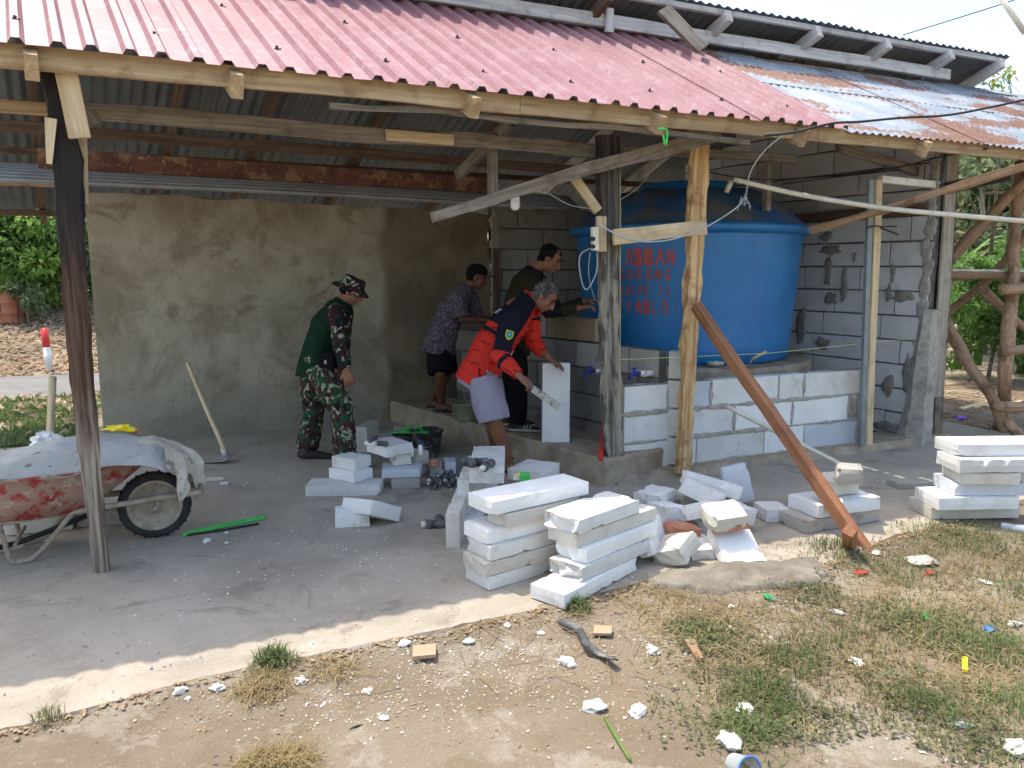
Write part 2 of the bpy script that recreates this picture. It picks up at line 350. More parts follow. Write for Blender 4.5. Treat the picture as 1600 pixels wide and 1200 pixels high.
MT['tank'] = mat('blue_fibreglass', (.01, .15, .4), (.015, .19, .47), 2.5, rough=.38, bump=.25, bscale=14, bdist=.004, spec=.5,
                 stains=[(1.6, .55, .75, (.04, .2, .45), .5), (22, .62, .68, (.1, .25, .42), .5)])
MT['tank_top'] = mat('blue_fibreglass_dusty', (.03, .12, .3), (.05, .09, .13), 1.8, rough=.6, bump=.2, bscale=20, stains=[(3, .42, .62, (.13, .13, .12), 1)])
def plain(name, c, rough=.6, metal=0, bump=0, spec=.4, **kw):
    c2 = tuple(min(1, x * 1.25) for x in c)
    return mat(name, c, c2, kw.pop('scale', 8), rough=rough, metal=metal, bump=bump, spec=spec, **kw)
MT['red_paint'] = plain('red_letter_paint', (.45, .09, .07), .8, stains=[(30, .5, .66, (.06, .12, .32), .6)])
MT['white_pl'] = plain('white_plastic', (.7, .7, .67), .4)
MT['pvc'] = plain('pvc_cream', (.6, .57, .47), .45)
MT['pvc_grey'] = plain('pvc_grey', (.07, .075, .08), .5, stains=[(20, .5, .65, (.3, .29, .27), .5)])
MT['black'] = plain('black_rubber', (.02, .02, .021), .7, stains=[(15, .5, .7, (.12, .11, .1), .5)]); MT['rubber'] = plain('dusty_rubber', (.06, .06, .062), .6, stains=[(9, .45, .6, (.26, .25, .24), .8)])
MT['cable'] = plain('cable_black', (.02, .02, .025), .6)
MT['wire'] = plain('wire_pale', (.42, .45, .47), .6)
MT['string'] = plain('string_yellow', (.5, .5, .2), .8)
MT['steel'] = plain('steel', (.35, .35, .36), .45, .6)
MT['screw'] = plain('roof_screw', (.07, .05, .05), .6, .2)
MT['blue_pl'] = plain('blue_plastic', (.015, .03, .25), .35)
MT['green_pl'] = plain('green_plastic', (.06, .5, .1), .4)
MT['yellow_pl'] = plain('yellow_plastic', (.8, .62, .02), .4)
MT['red_pl'] = plain('red_plastic', (.62, .04, .035), .4)
MT['purple_pl'] = plain('purple_plastic', (.2, .08, .55), .5)
MT['copper'] = plain('copper_tape', (.55, .24, .17), .35, .3)
MT['brick'] = mat('red_brick', (.42, .17, .1), (.5, .25, .17), 14, bump=.6)
MT['tile'] = plain('tan_tile', (.36, .26, .175), .6)
MT['bucket'] = mat('dirty_bucket', (.02, .022, .026), (.05, .05, .052), 8, rough=.6, stains=[(7, .48, .62, (.22, .21, .19), .7)])
MT['sack'] = mat('cement_sack', (.36, .37, .36), (.5, .5, .47), 3, rough=.8, bump=.5, bscale=12, bdist=.01, stains=[(22, .6, .66, (.07, .075, .08), .8), (4, .55, .7, (.25, .24, .22), .5)])
MT['sackpaper'] = mat('sack_paper', (.46, .41, .33), (.6, .56, .48), 6, rough=.85, bump=.5, bscale=16, bdist=.01, stains=[(9, .58, .64, (.06, .06, .06), .6)])
MT['barrow'] = mat('muddy_red_paint', (.3, .035, .03), (.38, .06, .05), 6, rough=.7, bump=.7, bscale=30, bdist=.008, stains=[(11, .42, .54, (.33, .25, .2), .85), (3, .5, .62, (.38, .3, .24), .7), (18, .55, .62, (.48, .42, .35), .7)])
MT['mud'] = mat('dried_mud', (.3, .25, .19), (.42, .37, .3), 14, bump=.9, bscale=30, bdist=.008, stains=[(26, .58, .66, (.16, .12, .09), .6)])
MT['tyre'] = mat('tyre_rubber', (.022, .022, .024), (.035, .035, .037), 9, rough=.8, bump=.4, bscale=50, stains=[(14, .56, .68, (.2, .17, .14), .6)])
MT['stone'] = mat('pale_stone', (.5, .48, .44), (.68, .66, .62), 14, bump=.7, bscale=40, stains=[(10, .55, .7, (.35, .28, .2), .6)])
MT['clear'] = plain('clear_plastic', (.65, .72, .78), .2, trans=.6)
# ================= GROUND =================
def dn(x, y): return x * DD.x + y * DD.y, x * NN.x + y * NN.y
EDGE = [(-4.5, 2.66)] + [(-0.457,2.821), (-0.022,2.897), (0.490,2.904), (1.022,2.896), (1.517,2.911), (2.189,2.973), (2.489,2.810), (2.988,2.764), (3.735,2.917), (4.345,2.964), (4.705,2.965)] + [(6.3, 3.35), (7.2, 4.2)]
def edge_n(d):
    for (a, b), (c, e) in zip(EDGE, EDGE[1:]):
        if a <= d <= c: return b + (e - b) * (d - a) / (c - a)
    return EDGE[0][1] if d < EDGE[0][0] else EDGE[-1][1]
def gz(x, y):
    d, n = dn(x, y)
    z = -.032 + .012 * noise.noise(Vector((x * 1.6, y * 1.6, 0))) + .006 * noise.noise(Vector((x * 7, y * 7, 3)))
    e = edge_n(d)
    if n < e + .3: z += .022 * math.exp(-((e - n) / .16) ** 2)
    if n > 13 and d < 6: z += min(.9, (n - 13) * .24) * min(1, (6 - d) / 3)
    if n > 30: z += (n - 30) * .03
    return z
def spaced(a, b, lo, hi, fine):
    out = []; x = lo
    while x <= hi: out.append(x); x += fine
    s = fine; x = hi
    while x < b: s *= 1.35; x += s; out.append(x)
    s = fine; x = lo
    while x > a: s *= 1.35; x -= s; out.insert(0, x)
    return out
gx = spaced(-400, 400, -4, 6, .07); gy = spaced(-60, 600, 1.0, 9, .07)
vs = [(x, y, gz(x, y)) for y in gy for x in gx]; W = len(gx)
mesh_obj('ground', vs, [(j * W + i, j * W + i + 1, (j + 1) * W + i + 1, (j + 1) * W + i) for j in range(len(gy) - 1) for i in range(W - 1)], MT['dirt'], smooth=True)['kind'] = 'structure'
# concrete floor with a crumbled front edge
mb = MB(); ds = [-4.5 + .05 * i for i in range(233)]; k = 0; rows = []
for d in ds:
    e = edge_n(d) + .012 * noise.noise(Vector((d * 3, 0, 0))) + .014 * noise.noise(Vector((d * 17, 5, 0)))
    ns = [e - .015, e, e + .02] + [e + .02 + (7.6 - e) * q for q in (.08, .2, .4, .7, 1)]
    zs = [-.09, -.022, -.004] + [0] * 5
    rows.append([P(d, n, z + (.004 * noise.noise(P(d, n) * 2) if j > 1 else 0)) for j, (n, z) in enumerate(zip(ns, zs))])
vs = [v for r in rows for v in r]
mesh_obj('concrete_floor', vs, [(i * 8 + j, (i + 1) * 8 + j, (i + 1) * 8 + j + 1, i * 8 + j + 1) for i in range(len(ds) - 1) for j in range(7)], [MT['slab'], MT['dirt']], smooth=False, mi=[1 if j == 0 or (j == 1 and noise.noise(Vector((i * .21, 3, 0))) > -.15) else 0 for i in range(len(ds) - 1) for j in range(7)])['kind'] = 'structure'
MT['mound'] = mat('spilled_mortar', (.19, .165, .13), (.27, .24, .195), 7, bump=.9, bscale=30, bdist=.01, coord='World', stains=[(3, .5, .65, (.14, .12, .09), .6)])
MT['wood_plank'] = wood('timber_plank', (.32, .28, .22), (.45, .41, .34), (.18, .15, .12), .4)
MT['road'] = mat('asphalt_pale', (.15, .147, .145), (.19, .187, .18), 3, bump=.4, bscale=60, coord='World')
mb = MB(); r0 = []
for i in range(60):
    d = -40 + i * 1.35; r0 += [P(d, 10.7 + .08 * noise.noise(Vector((d, 0, 0))), gz(*P(d, 10.7).xy) + .02), P(d, 11.8, gz(*P(d, 11.8).xy) + .035), P(d, 12.95 + .08 * noise.noise(Vector((d, 9, 0))), gz(*P(d, 12.95).xy) + .02)]
mesh_obj('road', r0, [(i * 3 + j, i * 3 + 3 + j, i * 3 + 4 + j, i * 3 + 1 + j) for i in range(59) for j in (0, 1)], MT['road'])['kind'] = 'structure'
# a few flat concrete remnants set in the dirt
def patch(name, c, rx, ry, m, z=.004, seed=0, rot=0, dome=0.0, n=70):
    vs = [V((c[0], c[1], gz(c[0], c[1]) + z + dome))]; rings = 16
    for q in range(1, rings + 1):
        f = q / rings
        for k in range(n):
            a = 2 * math.pi * k / n; w = 1 + .28 * noise.noise(Vector((math.cos(a) * 1.6 + seed * 9, math.sin(a) * 1.6, 0))) + .12 * noise.noise(Vector((math.cos(a) * 6 + seed, math.sin(a) * 6, 4)))
            x = math.cos(a) * rx * w * f; y = math.sin(a) * ry * w * f
            X = c[0] + x * math.cos(rot) - y * math.sin(rot); Y = c[1] + x * math.sin(rot) + y * math.cos(rot)
            zz = z + dome * (1 - f * f) + (.55 * dome * noise.noise(Vector((X * 9, Y * 9, 1))) + .3 * dome * noise.noise(Vector((X * 27, Y * 27, 1))) if q < rings else -.02)
            vs.append(V((X, Y, gz(X, Y) + zz)))
    fs = [(0, 1 + k, 1 + (k + 1) % n) for k in range(n)]
    for q in range(rings - 1):
        for k in range(n): a = 1 + q * n; fs.append((a + k, a + n + k, a + n + (k + 1) % n, a + (k + 1) % n))
    return mesh_obj(name, vs, fs, m, smooth=True)
MT['remnant'] = mat('old_concrete', (.5, .47, .4), (.6, .57, .5), 5, bump=.4, coord='World', stains=[(5, .5, .62, (.4, .31, .2), .7)])
tag(patch('mortar_mound', (1.178,3.685,-0.050), .5, .2, MT['mound'], .01, 5, .25, .04), 'flattened grey heap of spilled mortar at the slab edge', 'mortar')
# ================= WALLS =================
def blockwall(root, p0, dr, rows, z0, th, m, rh=.215, top=None, L=None, gap=.014, mort='mortar', mats=None):
    """rows: list of (start, [block ends...]) measured along dr; each block an object"""
    p0 = Vector(p0); dr = Vector(dr).normalized(); nr = Vector((dr.y, -dr.x, 0)); rr = random.Random(len(rows) * 31 + int(th * 100))
    for i, joints in enumerate(rows):
        z = z0 + i * rh
        for a, b in zip(joints, joints[1:]):
            h = rh - gap
            if top:
                tz = min(top(a), top(b)); h = min(h, tz - z)
                if h < .04: continue
            zz = z + h / 2 + gap / 2
            q = p0 + nr * (rr.uniform(-.003, .003)); mm = m if not mats else mats[rr.randrange(len(mats))]
            beam('block', q + dr * (a + gap / 2) + Vector((0, 0, zz)), q + dr * (b - gap / 2) + Vector((0, 0, zz)), th, h, mm, root, jit=.0022)
def mortar_core(root, p0, dr, L, z0, th, tops, m=None, rec=.007):
    p0 = Vector(p0); dr = Vector(dr).normalized(); nr = Vector((dr.y, -dr.x, 0)) * (th / 2 - rec); n = len(tops) - 1; vs = []
    for i, t in enumerate(tops):
        q = p0 + dr * (L * i / n)
        vs += [q + nr + Vector((0, 0, z0)), q - nr + Vector((0, 0, z0)), q + nr + Vector((0, 0, t)), q - nr + Vector((0, 0, t))]
    fs = []
    for i in range(n):
        a = i * 4; b = a + 4; fs += [(a, b, b + 2, a + 2), (b + 1, a + 1, a + 3, b + 3), (a + 2, b + 2, b + 3, a + 3), (a, a + 1, b + 1, b)]
    fs += [(0, 2, 3, 1), (n * 4, n * 4 + 1, n * 4 + 3, n * 4 + 2)]
    mesh_obj('mortar_bed', vs, fs, m or MT['mortar'], root)
def smear(root, c, ux, uz, rx, rz, m, seed, name='mortar_smear', th=.005):
    """an irregular flat lump of mortar, a few mm proud of a wall face; ux, uz span the face"""
    c = Vector(c); ux = Vector(ux).normalized(); uz = Vector(uz); nr = ux.cross(uz).normalized(); n = 22; vs = [c + nr * th * 1.6]
    for q, (f, t) in enumerate(((.6, 1.3), (.93, .9), (1, -.6))):
        for k in range(n):
            a = 2 * math.pi * k / n; w = 1 + .6 * noise.noise(Vector((math.cos(a) * 1.8 + seed * 7.7, math.sin(a) * 1.8, 0))) + .25 * noise.noise(Vector((math.cos(a) * 6 + seed, math.sin(a) * 6, 4)))
            vs.append(c + ux * (math.cos(a) * rx * w * f) + uz * (math.sin(a) * rz * w * f) + nr * th * t)
    fs = [(0, 1 + k, 1 + (k + 1) % n) for k in range(n)]
    for q in range(2):
        for k in range(n): a = 1 + q * n; fs.append((a + k, a + n + k, a + n + (k + 1) % n, a + (k + 1) % n))
    return mesh_obj(name, vs, fs, m, root, smooth=True)
UP = Vector((0, 0, 1))
# plastered back wall
pw = thing('plastered_wall', 'rough plastered grey brown wall behind the soldier in camouflage', 'wall', P(1.3, 7.5))
vs = []; nx, nz = 90, 40
for j in range(nz + 1):
    for i in range(nx + 1):
        d = -.52 + 3.66 * i / nx; top = 2.15 - .02 * (d + .5) + .03 * noise.noise(Vector((d * 3, 1, 0))) + .015 * noise.noise(Vector((d * 13, 1, 0)))
        z = -.03 + (top + .03) * j / nz
        if i == nx: d += .05 * noise.noise(Vector((z * 3, 3, 0)))
        vs.append(P(d, 7.45 + .012 * noise.noise(Vector((d * 1.3, z * 1.3, 0))) + .006 * noise.noise(Vector((d * 5, z * 5, 0))), z))
W = nx + 1; m0 = len(vs)
fs = [(j * W + i, j * W + i + 1, (j + 1) * W + i + 1, (j + 1) * W + i) for j in range(nz) for i in range(nx)]
vs += [P(-.52, 7.6, -.03), P(3.14, 7.6, -.03), P(3.14, 7.6, 2.07), P(-.52, 7.6, 2.15)]
fs += [(m0 + 1, m0, m0 + 3, m0 + 2)]
fs += [tuple([m0] + [j * W for j in range(nz + 1)] + [m0 + 3]), tuple([m0 + 1, m0 + 2] + [j * W + nx for j in reversed(range(nz + 1))]), tuple([nz * W + i for i in range(nx + 1)] + [m0 + 2, m0 + 3])]
mesh_obj('plaster', vs, fs, MT['plaster'], pw)
# unplastered back wall, right of the plaster
bw = thing('block_wall', 'unplastered grey block wall between the plaster and the blue tank', 'wall', P(4.3, 7.5))
rws = []
for i in range(10):
    o = [0, .3, .12, .42][i % 4]; j = [3.16]; x = 3.16 + (o or .6)
    while x < 5.66: j.append(x); x += .6
    rws.append([q - 3.16 for q in j] + [2.5])
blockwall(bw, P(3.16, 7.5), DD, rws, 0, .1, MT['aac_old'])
mortar_core(bw, P(3.16, 7.5), DD, 2.5, 0, .1, [2.14, 2.14], MT['mortar_joint'], .014)
for i in range(9): smear(bw, P(3.2 + .06 * noise.noise(Vector((i, 0, 0))), 7.447, .3 + i * .21), DD, UP, .06, .12, MT['mortar'], i)
beam('timber_strip', (-0.159,8.060,1.725), (-0.155,8.062,0.851), .07, .03, MT['wood_brown'], bw, up=NN)
# faucet wall
WD = Vector((-.611, .7916, 0)); WN = Vector((-.7916, -.611, 0)); fw = thing('tap_wall', 'low dark block wall with blue taps in front of the tank', 'wall', (1.12, 5.66, 0))
F0 = Vector((1.12, 5.66, 0))
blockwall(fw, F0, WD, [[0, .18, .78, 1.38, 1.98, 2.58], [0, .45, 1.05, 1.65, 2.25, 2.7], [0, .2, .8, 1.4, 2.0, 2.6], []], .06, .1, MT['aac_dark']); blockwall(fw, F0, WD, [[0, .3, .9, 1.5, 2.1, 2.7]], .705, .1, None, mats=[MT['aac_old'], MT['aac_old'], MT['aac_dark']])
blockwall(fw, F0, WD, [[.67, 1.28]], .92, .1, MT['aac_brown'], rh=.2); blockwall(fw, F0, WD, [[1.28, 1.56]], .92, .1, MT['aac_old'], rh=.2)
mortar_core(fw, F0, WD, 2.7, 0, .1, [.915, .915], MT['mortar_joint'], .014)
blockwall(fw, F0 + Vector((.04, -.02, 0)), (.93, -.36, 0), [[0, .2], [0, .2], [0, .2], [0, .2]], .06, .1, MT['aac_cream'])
# side wall
sw = thing('side_block_wall', 'tall shaded grey block wall with dark mortar runs beside the tank', 'wall', (3.45, 6.75, 0))
S0 = Vector((3.585, 6.6, 0))
def side_top(s):
    n = (S0 + NP * s).dot(NN); return min(2.45 + .57 * (n - 4.0), 3.69 - .42 * (n - 5.5)) - .14
rws = []; offs = [.32, .1, .5, .22, .42, .3, .05, .38, .2, .55, .12, .4, .28, .1, .5]
for i in range(15):
    j = [0]; x = offs[i]
    while x < 2.98: j.append(x); x += .612 if (i + len(j)) % 5 else .3
    rws.append(j + [3.0])
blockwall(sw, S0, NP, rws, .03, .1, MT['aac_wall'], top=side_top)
mortar_core(sw, S0, NP, 3.0, 0, .1, [side_top(3.0 * i / 12) - .01 for i in range(13)], MT['mortar_joint'], .014)
SF = Vector((-.857, -.515, 0))  # its face towards the tank
for i, (u, v, rx, rz) in enumerate([(1300,372,.05,.05), (1305,395,.09,.06), (1309,418,.045,.13), (1330,440,.05,.14), (1312,463,.07,.06), (1265,505,.07,.16), (1300,535,.06,.05), (1228,540,.09,.15), (1406,425,.02,.09), (1402,455,.03,.09), (1425,462,.06,.05), (1368,640,.03,.1), (1413,600,.06,.12), (1420,690,.1,.05), (1344,400,.02,.05), (1433,640,.04,.12)]):
    pass
def side_pt(u_s, z): return S0 + NP * u_s + SF * .056 + UP * z
for i, (s, z, rx, rz) in enumerate([(1.04,1.82,.06,.05), (.98,1.69,.11,.045), (1.0,1.5,.04,.15), (.816,1.38,.035,.16), (.95,1.24,.07,.06), (1.27,.96,.06,.17), (1.02,.79,.08,.06), (1.56,.71,.09,.17), (.333,1.47,.018,.09), (.36,1.3,.025,.08), (.22,1.27,.09,.045), (.57,.2,.03,.1), (.3,.47,.05,.1), (.3,.1,.14,.05), (.72,1.62,.016,.05), (.12,.6,.05,.2)]):
    smear(sw, side_pt(s, z), NP * -1, UP, rx, rz, MT['mortar_dark'], i + 20, th=.006)
for i in range(12): smear(sw, side_pt(.02 + .04 * rnd.random(), .5 + i * .17), NP * -1, UP, .05, .1, MT['mortar'], i + 60)
# rough mortar column against the posts at its near end
mb = MB(); pr = []
for i in range(15):
    z = i * .085; w = .2 - .012 * i + .02 * noise.noise(Vector((z * 4, 0, 0))); pr.append((z, max(.04, w)))
vs = []
for z, w in pr:
    for (a, b) in ((-.04, 0), (w * .5, -.03), (w, 0), (w, .14), (-.04, .14)):
        vs.append(S0 + NP * (a - .02 + .01 * noise.noise(Vector((z * 9, a * 9, 0)))) + SF * (.075 - b) + UP * (z - .02))
mesh_obj('mortar_column', vs, [(i * 5 + k, i * 5 + (k + 1) % 5, i * 5 + 5 + (k + 1) % 5, i * 5 + 5 + k) for i in range(14) for k in range(5)] + [tuple(70 + k for k in range(5))], MT['mortar'], sw, smooth=False)
# half wall in front of the tank
hw = thing('half_wall', 'new waist high white block wall standing in front of the tank', 'wall', P(4, 4.68))
HA = 2.982; HN = 4.66
def hj(*u): return [x - HA for x in u]
rws = [hj(HA, 3.638, 4.303, 4.723, 5.348), hj(HA, 3.472, 3.994, 4.585, 5.205, 5.348), hj(HA, 3.368, 3.759, 4.429, 4.695, 5.348)]
blockwall(hw, P(HA, HN), DD, rws, .035, .1, None, rh=.216, gap=.016, mats=[MT['aac_clean'], MT['aac_clean'], MT['aac'], MT['aac_clean'], MT['aac_blue'], MT['aac']])
mortar_core(hw, P(HA, HN), DD, rws[0][-1], 0, .1, [.675, .675], rec=.0035)
for i in range(46):
    r_ = i % 3; z = .04 + .216 * r_; d = HA + rnd.random() * rws[0][-1]
    if i % 4 == 3: z += .1; d = HA + rws[r_][1 + i % (len(rws[r_]) - 1)]; smear(hw, P(min(d, HA + rws[0][-1] - .03), HN - .0545, z), DD, UP, .016, .08, MT['mortar'], i + 100, th=.003)
    else: smear(hw, P(min(d, HA + rws[0][-1] - .08), HN - .0545, z), DD, UP, rnd.uniform(.08, .2), rnd.uniform(.011, .022), MT['mortar'], i + 100, th=.003)
# rough footing strip below the half wall and under the door
mb = MB(); fv = []; rowsn = 60; DE = 6.396
for i in range(rowsn + 1):
    d = HA - .12 + (DE - HA + .1) * i / rowsn; q = noise.noise(Vector((d * 5, 0, 0))); w = noise.noise(Vector((d * 11, 4, 0)))
    fv += [P(d, 4.45 + .05 * q, -.01), P(d, 4.52 + .03 * w, .05 + .012 * w), P(d, 4.6, .052 + .01 * q), P(d, 4.85, .05)]
mesh_obj('footing_strip', fv, [(i * 4 + j, i * 4 + 4 + j, i * 4 + 5 + j, i * 4 + 1 + j) for i in range(rowsn) for j in range(3)], MT['conc_wet'], hw)
# raised platform in front of the tap wall
plat = thing('concrete_platform', 'raised concrete step under the workers at the tap wall', 'step', (-.1, 6.4, 0))
poly = [(.65, 5.2), (1.12, 5.56), (-.62, 7.83), (-1.22, 7.62)]
def prism(poly, z0, z1, m, name, parent, sub=14, amp=.012, seed=0):
    vs = []; n = 0; ring = []
    for i, a in enumerate(poly):
        b = poly[(i + 1) % len(poly)]
        for k in range(sub): ring.append(Vector((a[0] + (b[0] - a[0]) * k / sub, a[1] + (b[1] - a[1]) * k / sub, 0)))
    c = sum(ring, Vector()) / len(ring); n = len(ring)
    lev = [(z0, 0), ((z0 + z1) / 2, 0), (z1 - .02, 0), (z1, .02)]
    for z, inn in lev:
        for p in ring:
            q = p + (c - p).normalized() * inn + noise.noise_vector(p * 6 + Vector((seed, 0, z * 8))) * amp; q.z = z + (noise.noise(p * 5) * amp * .6 if z > z0 else 0); vs.append(q)
    vs.append(Vector((c.x, c.y, z1)))
    fs = [(l * n + k, l * n + (k + 1) % n, l * n + n + (k + 1) % n, l * n + n + k) for l in range(3) for k in range(n)] + [(3 * n + k, 3 * n + (k + 1) % n, 4 * n) for k in range(n)]
    return mesh_obj(name, vs, fs, m, parent)
prism(poly, -.02, .2, MT['conc_wet'], 'step_block', plat)
# ================= TANK =================
TC = Vector((1.63, 7.3, 0))
base = MB(); base.lathe([(1.17, -.02), (1.16, .3), (1.15, .68), (1.12, .71), (0, .712)], TC, 64, wob=.012)
tag(base.build('tank_base', MT['conc_wet'], smooth=False), 'round concrete plinth carrying the blue water tank', 'plinth')
tank = thing('water_tank', 'huge round blue water tank with faded red handwriting', 'tank', TC + UP * .71)
t = MB(); t.lathe([(.2, .715), (.925, .715), (.95, .74), (.957, .85), (.979, 1.15), (1.0, 1.45), (1.025, 1.8)], TC, 96, wob=.004); t.build('tank_body', MT['tank'], tank, True)
t = MB(); t.lathe([(1.025, 1.8), (1.07, 1.81), (1.1, 1.83), (1.105, 1.86), (1.09, 1.88), (1.02, 1.885)], TC, 96, wob=.004); t.build('rim', MT['tank'], tank, True)
t = MB(); v0 = len(t.v)
for i in range(13):
    f = i / 12; r_ = 1.06 - .64 * f
    for k in range(96):
        a = 2 * math.pi * k / 96; lobe = .045 * max(0, math.cos(a * 8)) ** .7 * math.sin(math.pi * f) if True else 0
        z = 1.875 + .33 * math.sin(f * math.pi / 2) ** .9 + lobe
        t.v.append(TC + Vector((math.cos(a) * r_, math.sin(a) * r_, z)))
t.f = [(i * 96 + k, i * 96 + (k + 1) % 96, i * 96 + 96 + (k + 1) % 96, i * 96 + 96 + k) for i in range(12) for k in range(96)]; t.m = [0] * len(t.f)
t.build('dome', MT['tank_top'], tank, True)
t = MB(); t.lathe([(.45, 2.16), (.45, 2.255), (.43, 2.275), (.1, 2.29), (0, 2.291)], TC, 48); t.build('manhole_lid', MT['tank'], tank, True)
# handwriting: strokes of red paint on the curved shell
def tank_r(z): return .957 + (z - .85) * .0722 if z > .85 else .95
GL = {'A': [[(0, 0), (.35, 1), (.5, 1), (.8, 0)], [(.15, .42), (.66, .42)]], 'B': [[(0, 0), (0, 1), (.5, .95), (.55, .65), (0, .52), (.65, .4), (.6, .05), (0, 0)]], 'N': [[(0, 0), (.05, 1), (.65, .05), (.7, 1)]],
      'O': [[(.35, 0), (.05, .3), (.05, .75), (.35, 1), (.65, .75), (.65, .3), (.35, 0)]], 'U': [[(0, 1), (.05, .2), (.35, 0), (.6, .2), (.65, 1)]], 'R': [[(0, 0), (.02, 1), (.55, .9), (.5, .55), (.05, .5), (.6, 0)]],
      'G': [[(.65, .9), (.3, 1), (.02, .6), (.1, .1), (.5, 0), (.68, .35), (.35, .42)]], 'I': [[(.1, 0), (.12, 1)]], 'P': [[(0, 0), (.05, 1), (.55, .9), (.5, .5), (.05, .45)]], 'E': [[(.55, 1), (0, .95), (0, 0), (.6, .05)], [(0, .5), (.45, .52)]],
      'L': [[(0, 1), (0, 0), (.55, .02)]], 'M': [[(0, 0), (.1, 1), (.4, .35), (.75, 1), (.8, 0)]], '/': [[(0, 0), (.3, 1)]], 'D': [[(0, 0), (0, 1), (.6, .75), (.55, .2), (0, 0)]]}
def write_tank(txt, a0, z0, h, step, wd=.013, bold=()):
    for i, ch in enumerate(txt):
        mbk = MB()
        for st in GL.get(ch, []):
            q = []
            for (x0, y0), (x1, y1) in zip(st, st[1:]):
                for k in range(5): q.append((x0 + (x1 - x0) * k / 5, y0 + (y1 - y0) * k / 5))
            q.append(st[-1]); w_ = wd * (1.7 if i in bold else 1)
            for (x0, y0), (x1, y1) in zip(q, q[1:]):
                L_ = math.hypot(x1 - x0, y1 - y0) + 1e-6; nx_, ny_ = -(y1 - y0) / L_ * w_, (x1 - x0) / L_ * w_; ex, ey = (x1 - x0) / L_ * w_ * .4, (y1 - y0) / L_ * w_ * .4; c = []
                for (x, y, s) in ((x0, y0, 1), (x0, y0, -1), (x1, y1, -1), (x1, y1, 1)):
                    e = -1 if (x, y) == (x0, y0) else 1
                    X = (i * step + x * h * .6) + nx_ * s + ex * e; Z = z0 + y * h + ny_ * s + ey * e; r_ = tank_r(Z) + .0035; a = a0 + X / r_
                    c.append(TC + Vector((math.cos(a) * r_, math.sin(a) * r_, Z)))
                mbk.add(c, [(0, 1, 2, 3)])
        if mbk.v: mbk.build('painted_letter', MT['red_paint'], tank)
def ang(u, v, t=6.5): pass
A0 = (0.140,1.008,1.477); a_l = None
def tank_angle(x, y):   # where the sight line through a point one metre out meets the shell
    d2 = Vector((x, y)).normalized(); c = TC.xy; b_ = d2.dot(c); s_ = b_ - math.sqrt(max(0, b_ * b_ - c.length_squared + 1.0)); q = d2 * s_ - c; return math.atan2(q.y, q.x)
a_l = tank_angle(A0[0], A0[1])
write_tank('IABBAN', a_l - .02, 1.545, .125, .092, .009, bold=(2, 3)); write_tank('OURANG', a_l + .01, 1.42, .088, .082, .007); write_tank('BAIPE II', a_l, 1.285, .085, .062, .0055); write_tank('/PABLO', a_l, 1.145, .1, .078, .0065, bold=(2, 3))
# ================= OPEN SHED =================
shed = thing('open_shed', 'open sided wooden shed under corrugated pink, rusty and grey metal roofs', 'shed', P(2.0, 4.4))
def corr(name, d0, d1, V0, n0, z0, slope, length, prof, mats, parent, off=0, seg=6, sag=.01, under=True):
    """corrugated sheet: profile across DD, running back along NP at the given slope"""
    vs = []; xs = prof(d0, d1); K = len(xs); nrm = (Vector((NP.x, NP.y, slope)).cross(DD) * -1).normalized()
    if nrm.z < 0: nrm = -nrm
    for layer in (0, 1):
        for j in range(seg + 1):
            s = length * j / seg
            for (d, h) in xs:
                b = P(d, n0, z0) + (Vector((NP.x, NP.y, 0)) + UP * slope * .9935) * s
                w = sag * noise.noise(Vector((d * .8, s * 1.2, n0))) + (.006 * noise.noise(Vector((d * 5, s * .7, 3))))
                vs.append(b + UP * (off + w) + nrm * (h - .0025 * layer))
    M_ = K * (seg + 1); fs = []; mi = []
    for j in range(seg):
        for k in range(K - 1):
            a = j * K + k; fs.append((a, a + 1, a + K + 1, a + K)); mi.append(0)
            fs.append((M_ + a, M_ + a + K, M_ + a + K + 1, M_ + a + 1)); mi.append(1)
    for k in range(K - 1):
        fs.append((k, M_ + k, M_ + k + 1, k + 1)); mi.append(0); a = seg * K + k; fs.append((a, a + 1, M_ + a + 1, M_ + a)); mi.append(0)
    for j in range(seg):
        a = j * K; fs.append((a, a + K, M_ + a + K, M_ + a)); mi.append(0); a += K - 1; fs.append((a, M_ + a, M_ + a + K, a + K)); mi.append(0)
    return mesh_obj(name, vs, fs, mats, parent, False, mi)
RIB = []
x = -1.37
i = 0
while x < 4.36: RIB.append(x); x += .127 if i % 2 else .155; i += 1
def prof_trap(d0, d1):
    out = [(d0, 0)]
    for r_ in RIB:
        if d0 - .001 <= r_ < d1 - .02: out += [(r_ + .001, 0), (r_ + .018, .026), (r_ + .05, .026), (r_ + .068, 0)]
    return out + [(d1, 0)]
def prof_sine(pitch, amp):
    def f(d0, d1):
        n = int((d1 - d0) / (pitch / 6)); return [(d0 + (d1 - d0) * i / n, amp * math.sin((d0 + (d1 - d0) * i / n) * 2 * math.pi / pitch)) for i in range(n + 1)]
    return f
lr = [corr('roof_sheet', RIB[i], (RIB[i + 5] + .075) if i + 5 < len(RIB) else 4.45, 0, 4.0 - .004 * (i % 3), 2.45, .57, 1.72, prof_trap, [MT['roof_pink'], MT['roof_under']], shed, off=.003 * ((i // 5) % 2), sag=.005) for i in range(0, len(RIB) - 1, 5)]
tag(lr[-1], 'deeper pink roof sheet lapping the rusty roof')
x = 4.38; i = 0
while x < 8.6:
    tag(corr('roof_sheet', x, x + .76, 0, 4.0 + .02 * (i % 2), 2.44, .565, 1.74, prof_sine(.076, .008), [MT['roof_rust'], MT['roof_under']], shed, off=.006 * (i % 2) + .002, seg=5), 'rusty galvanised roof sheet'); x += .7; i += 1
x = -1.7; i = 0
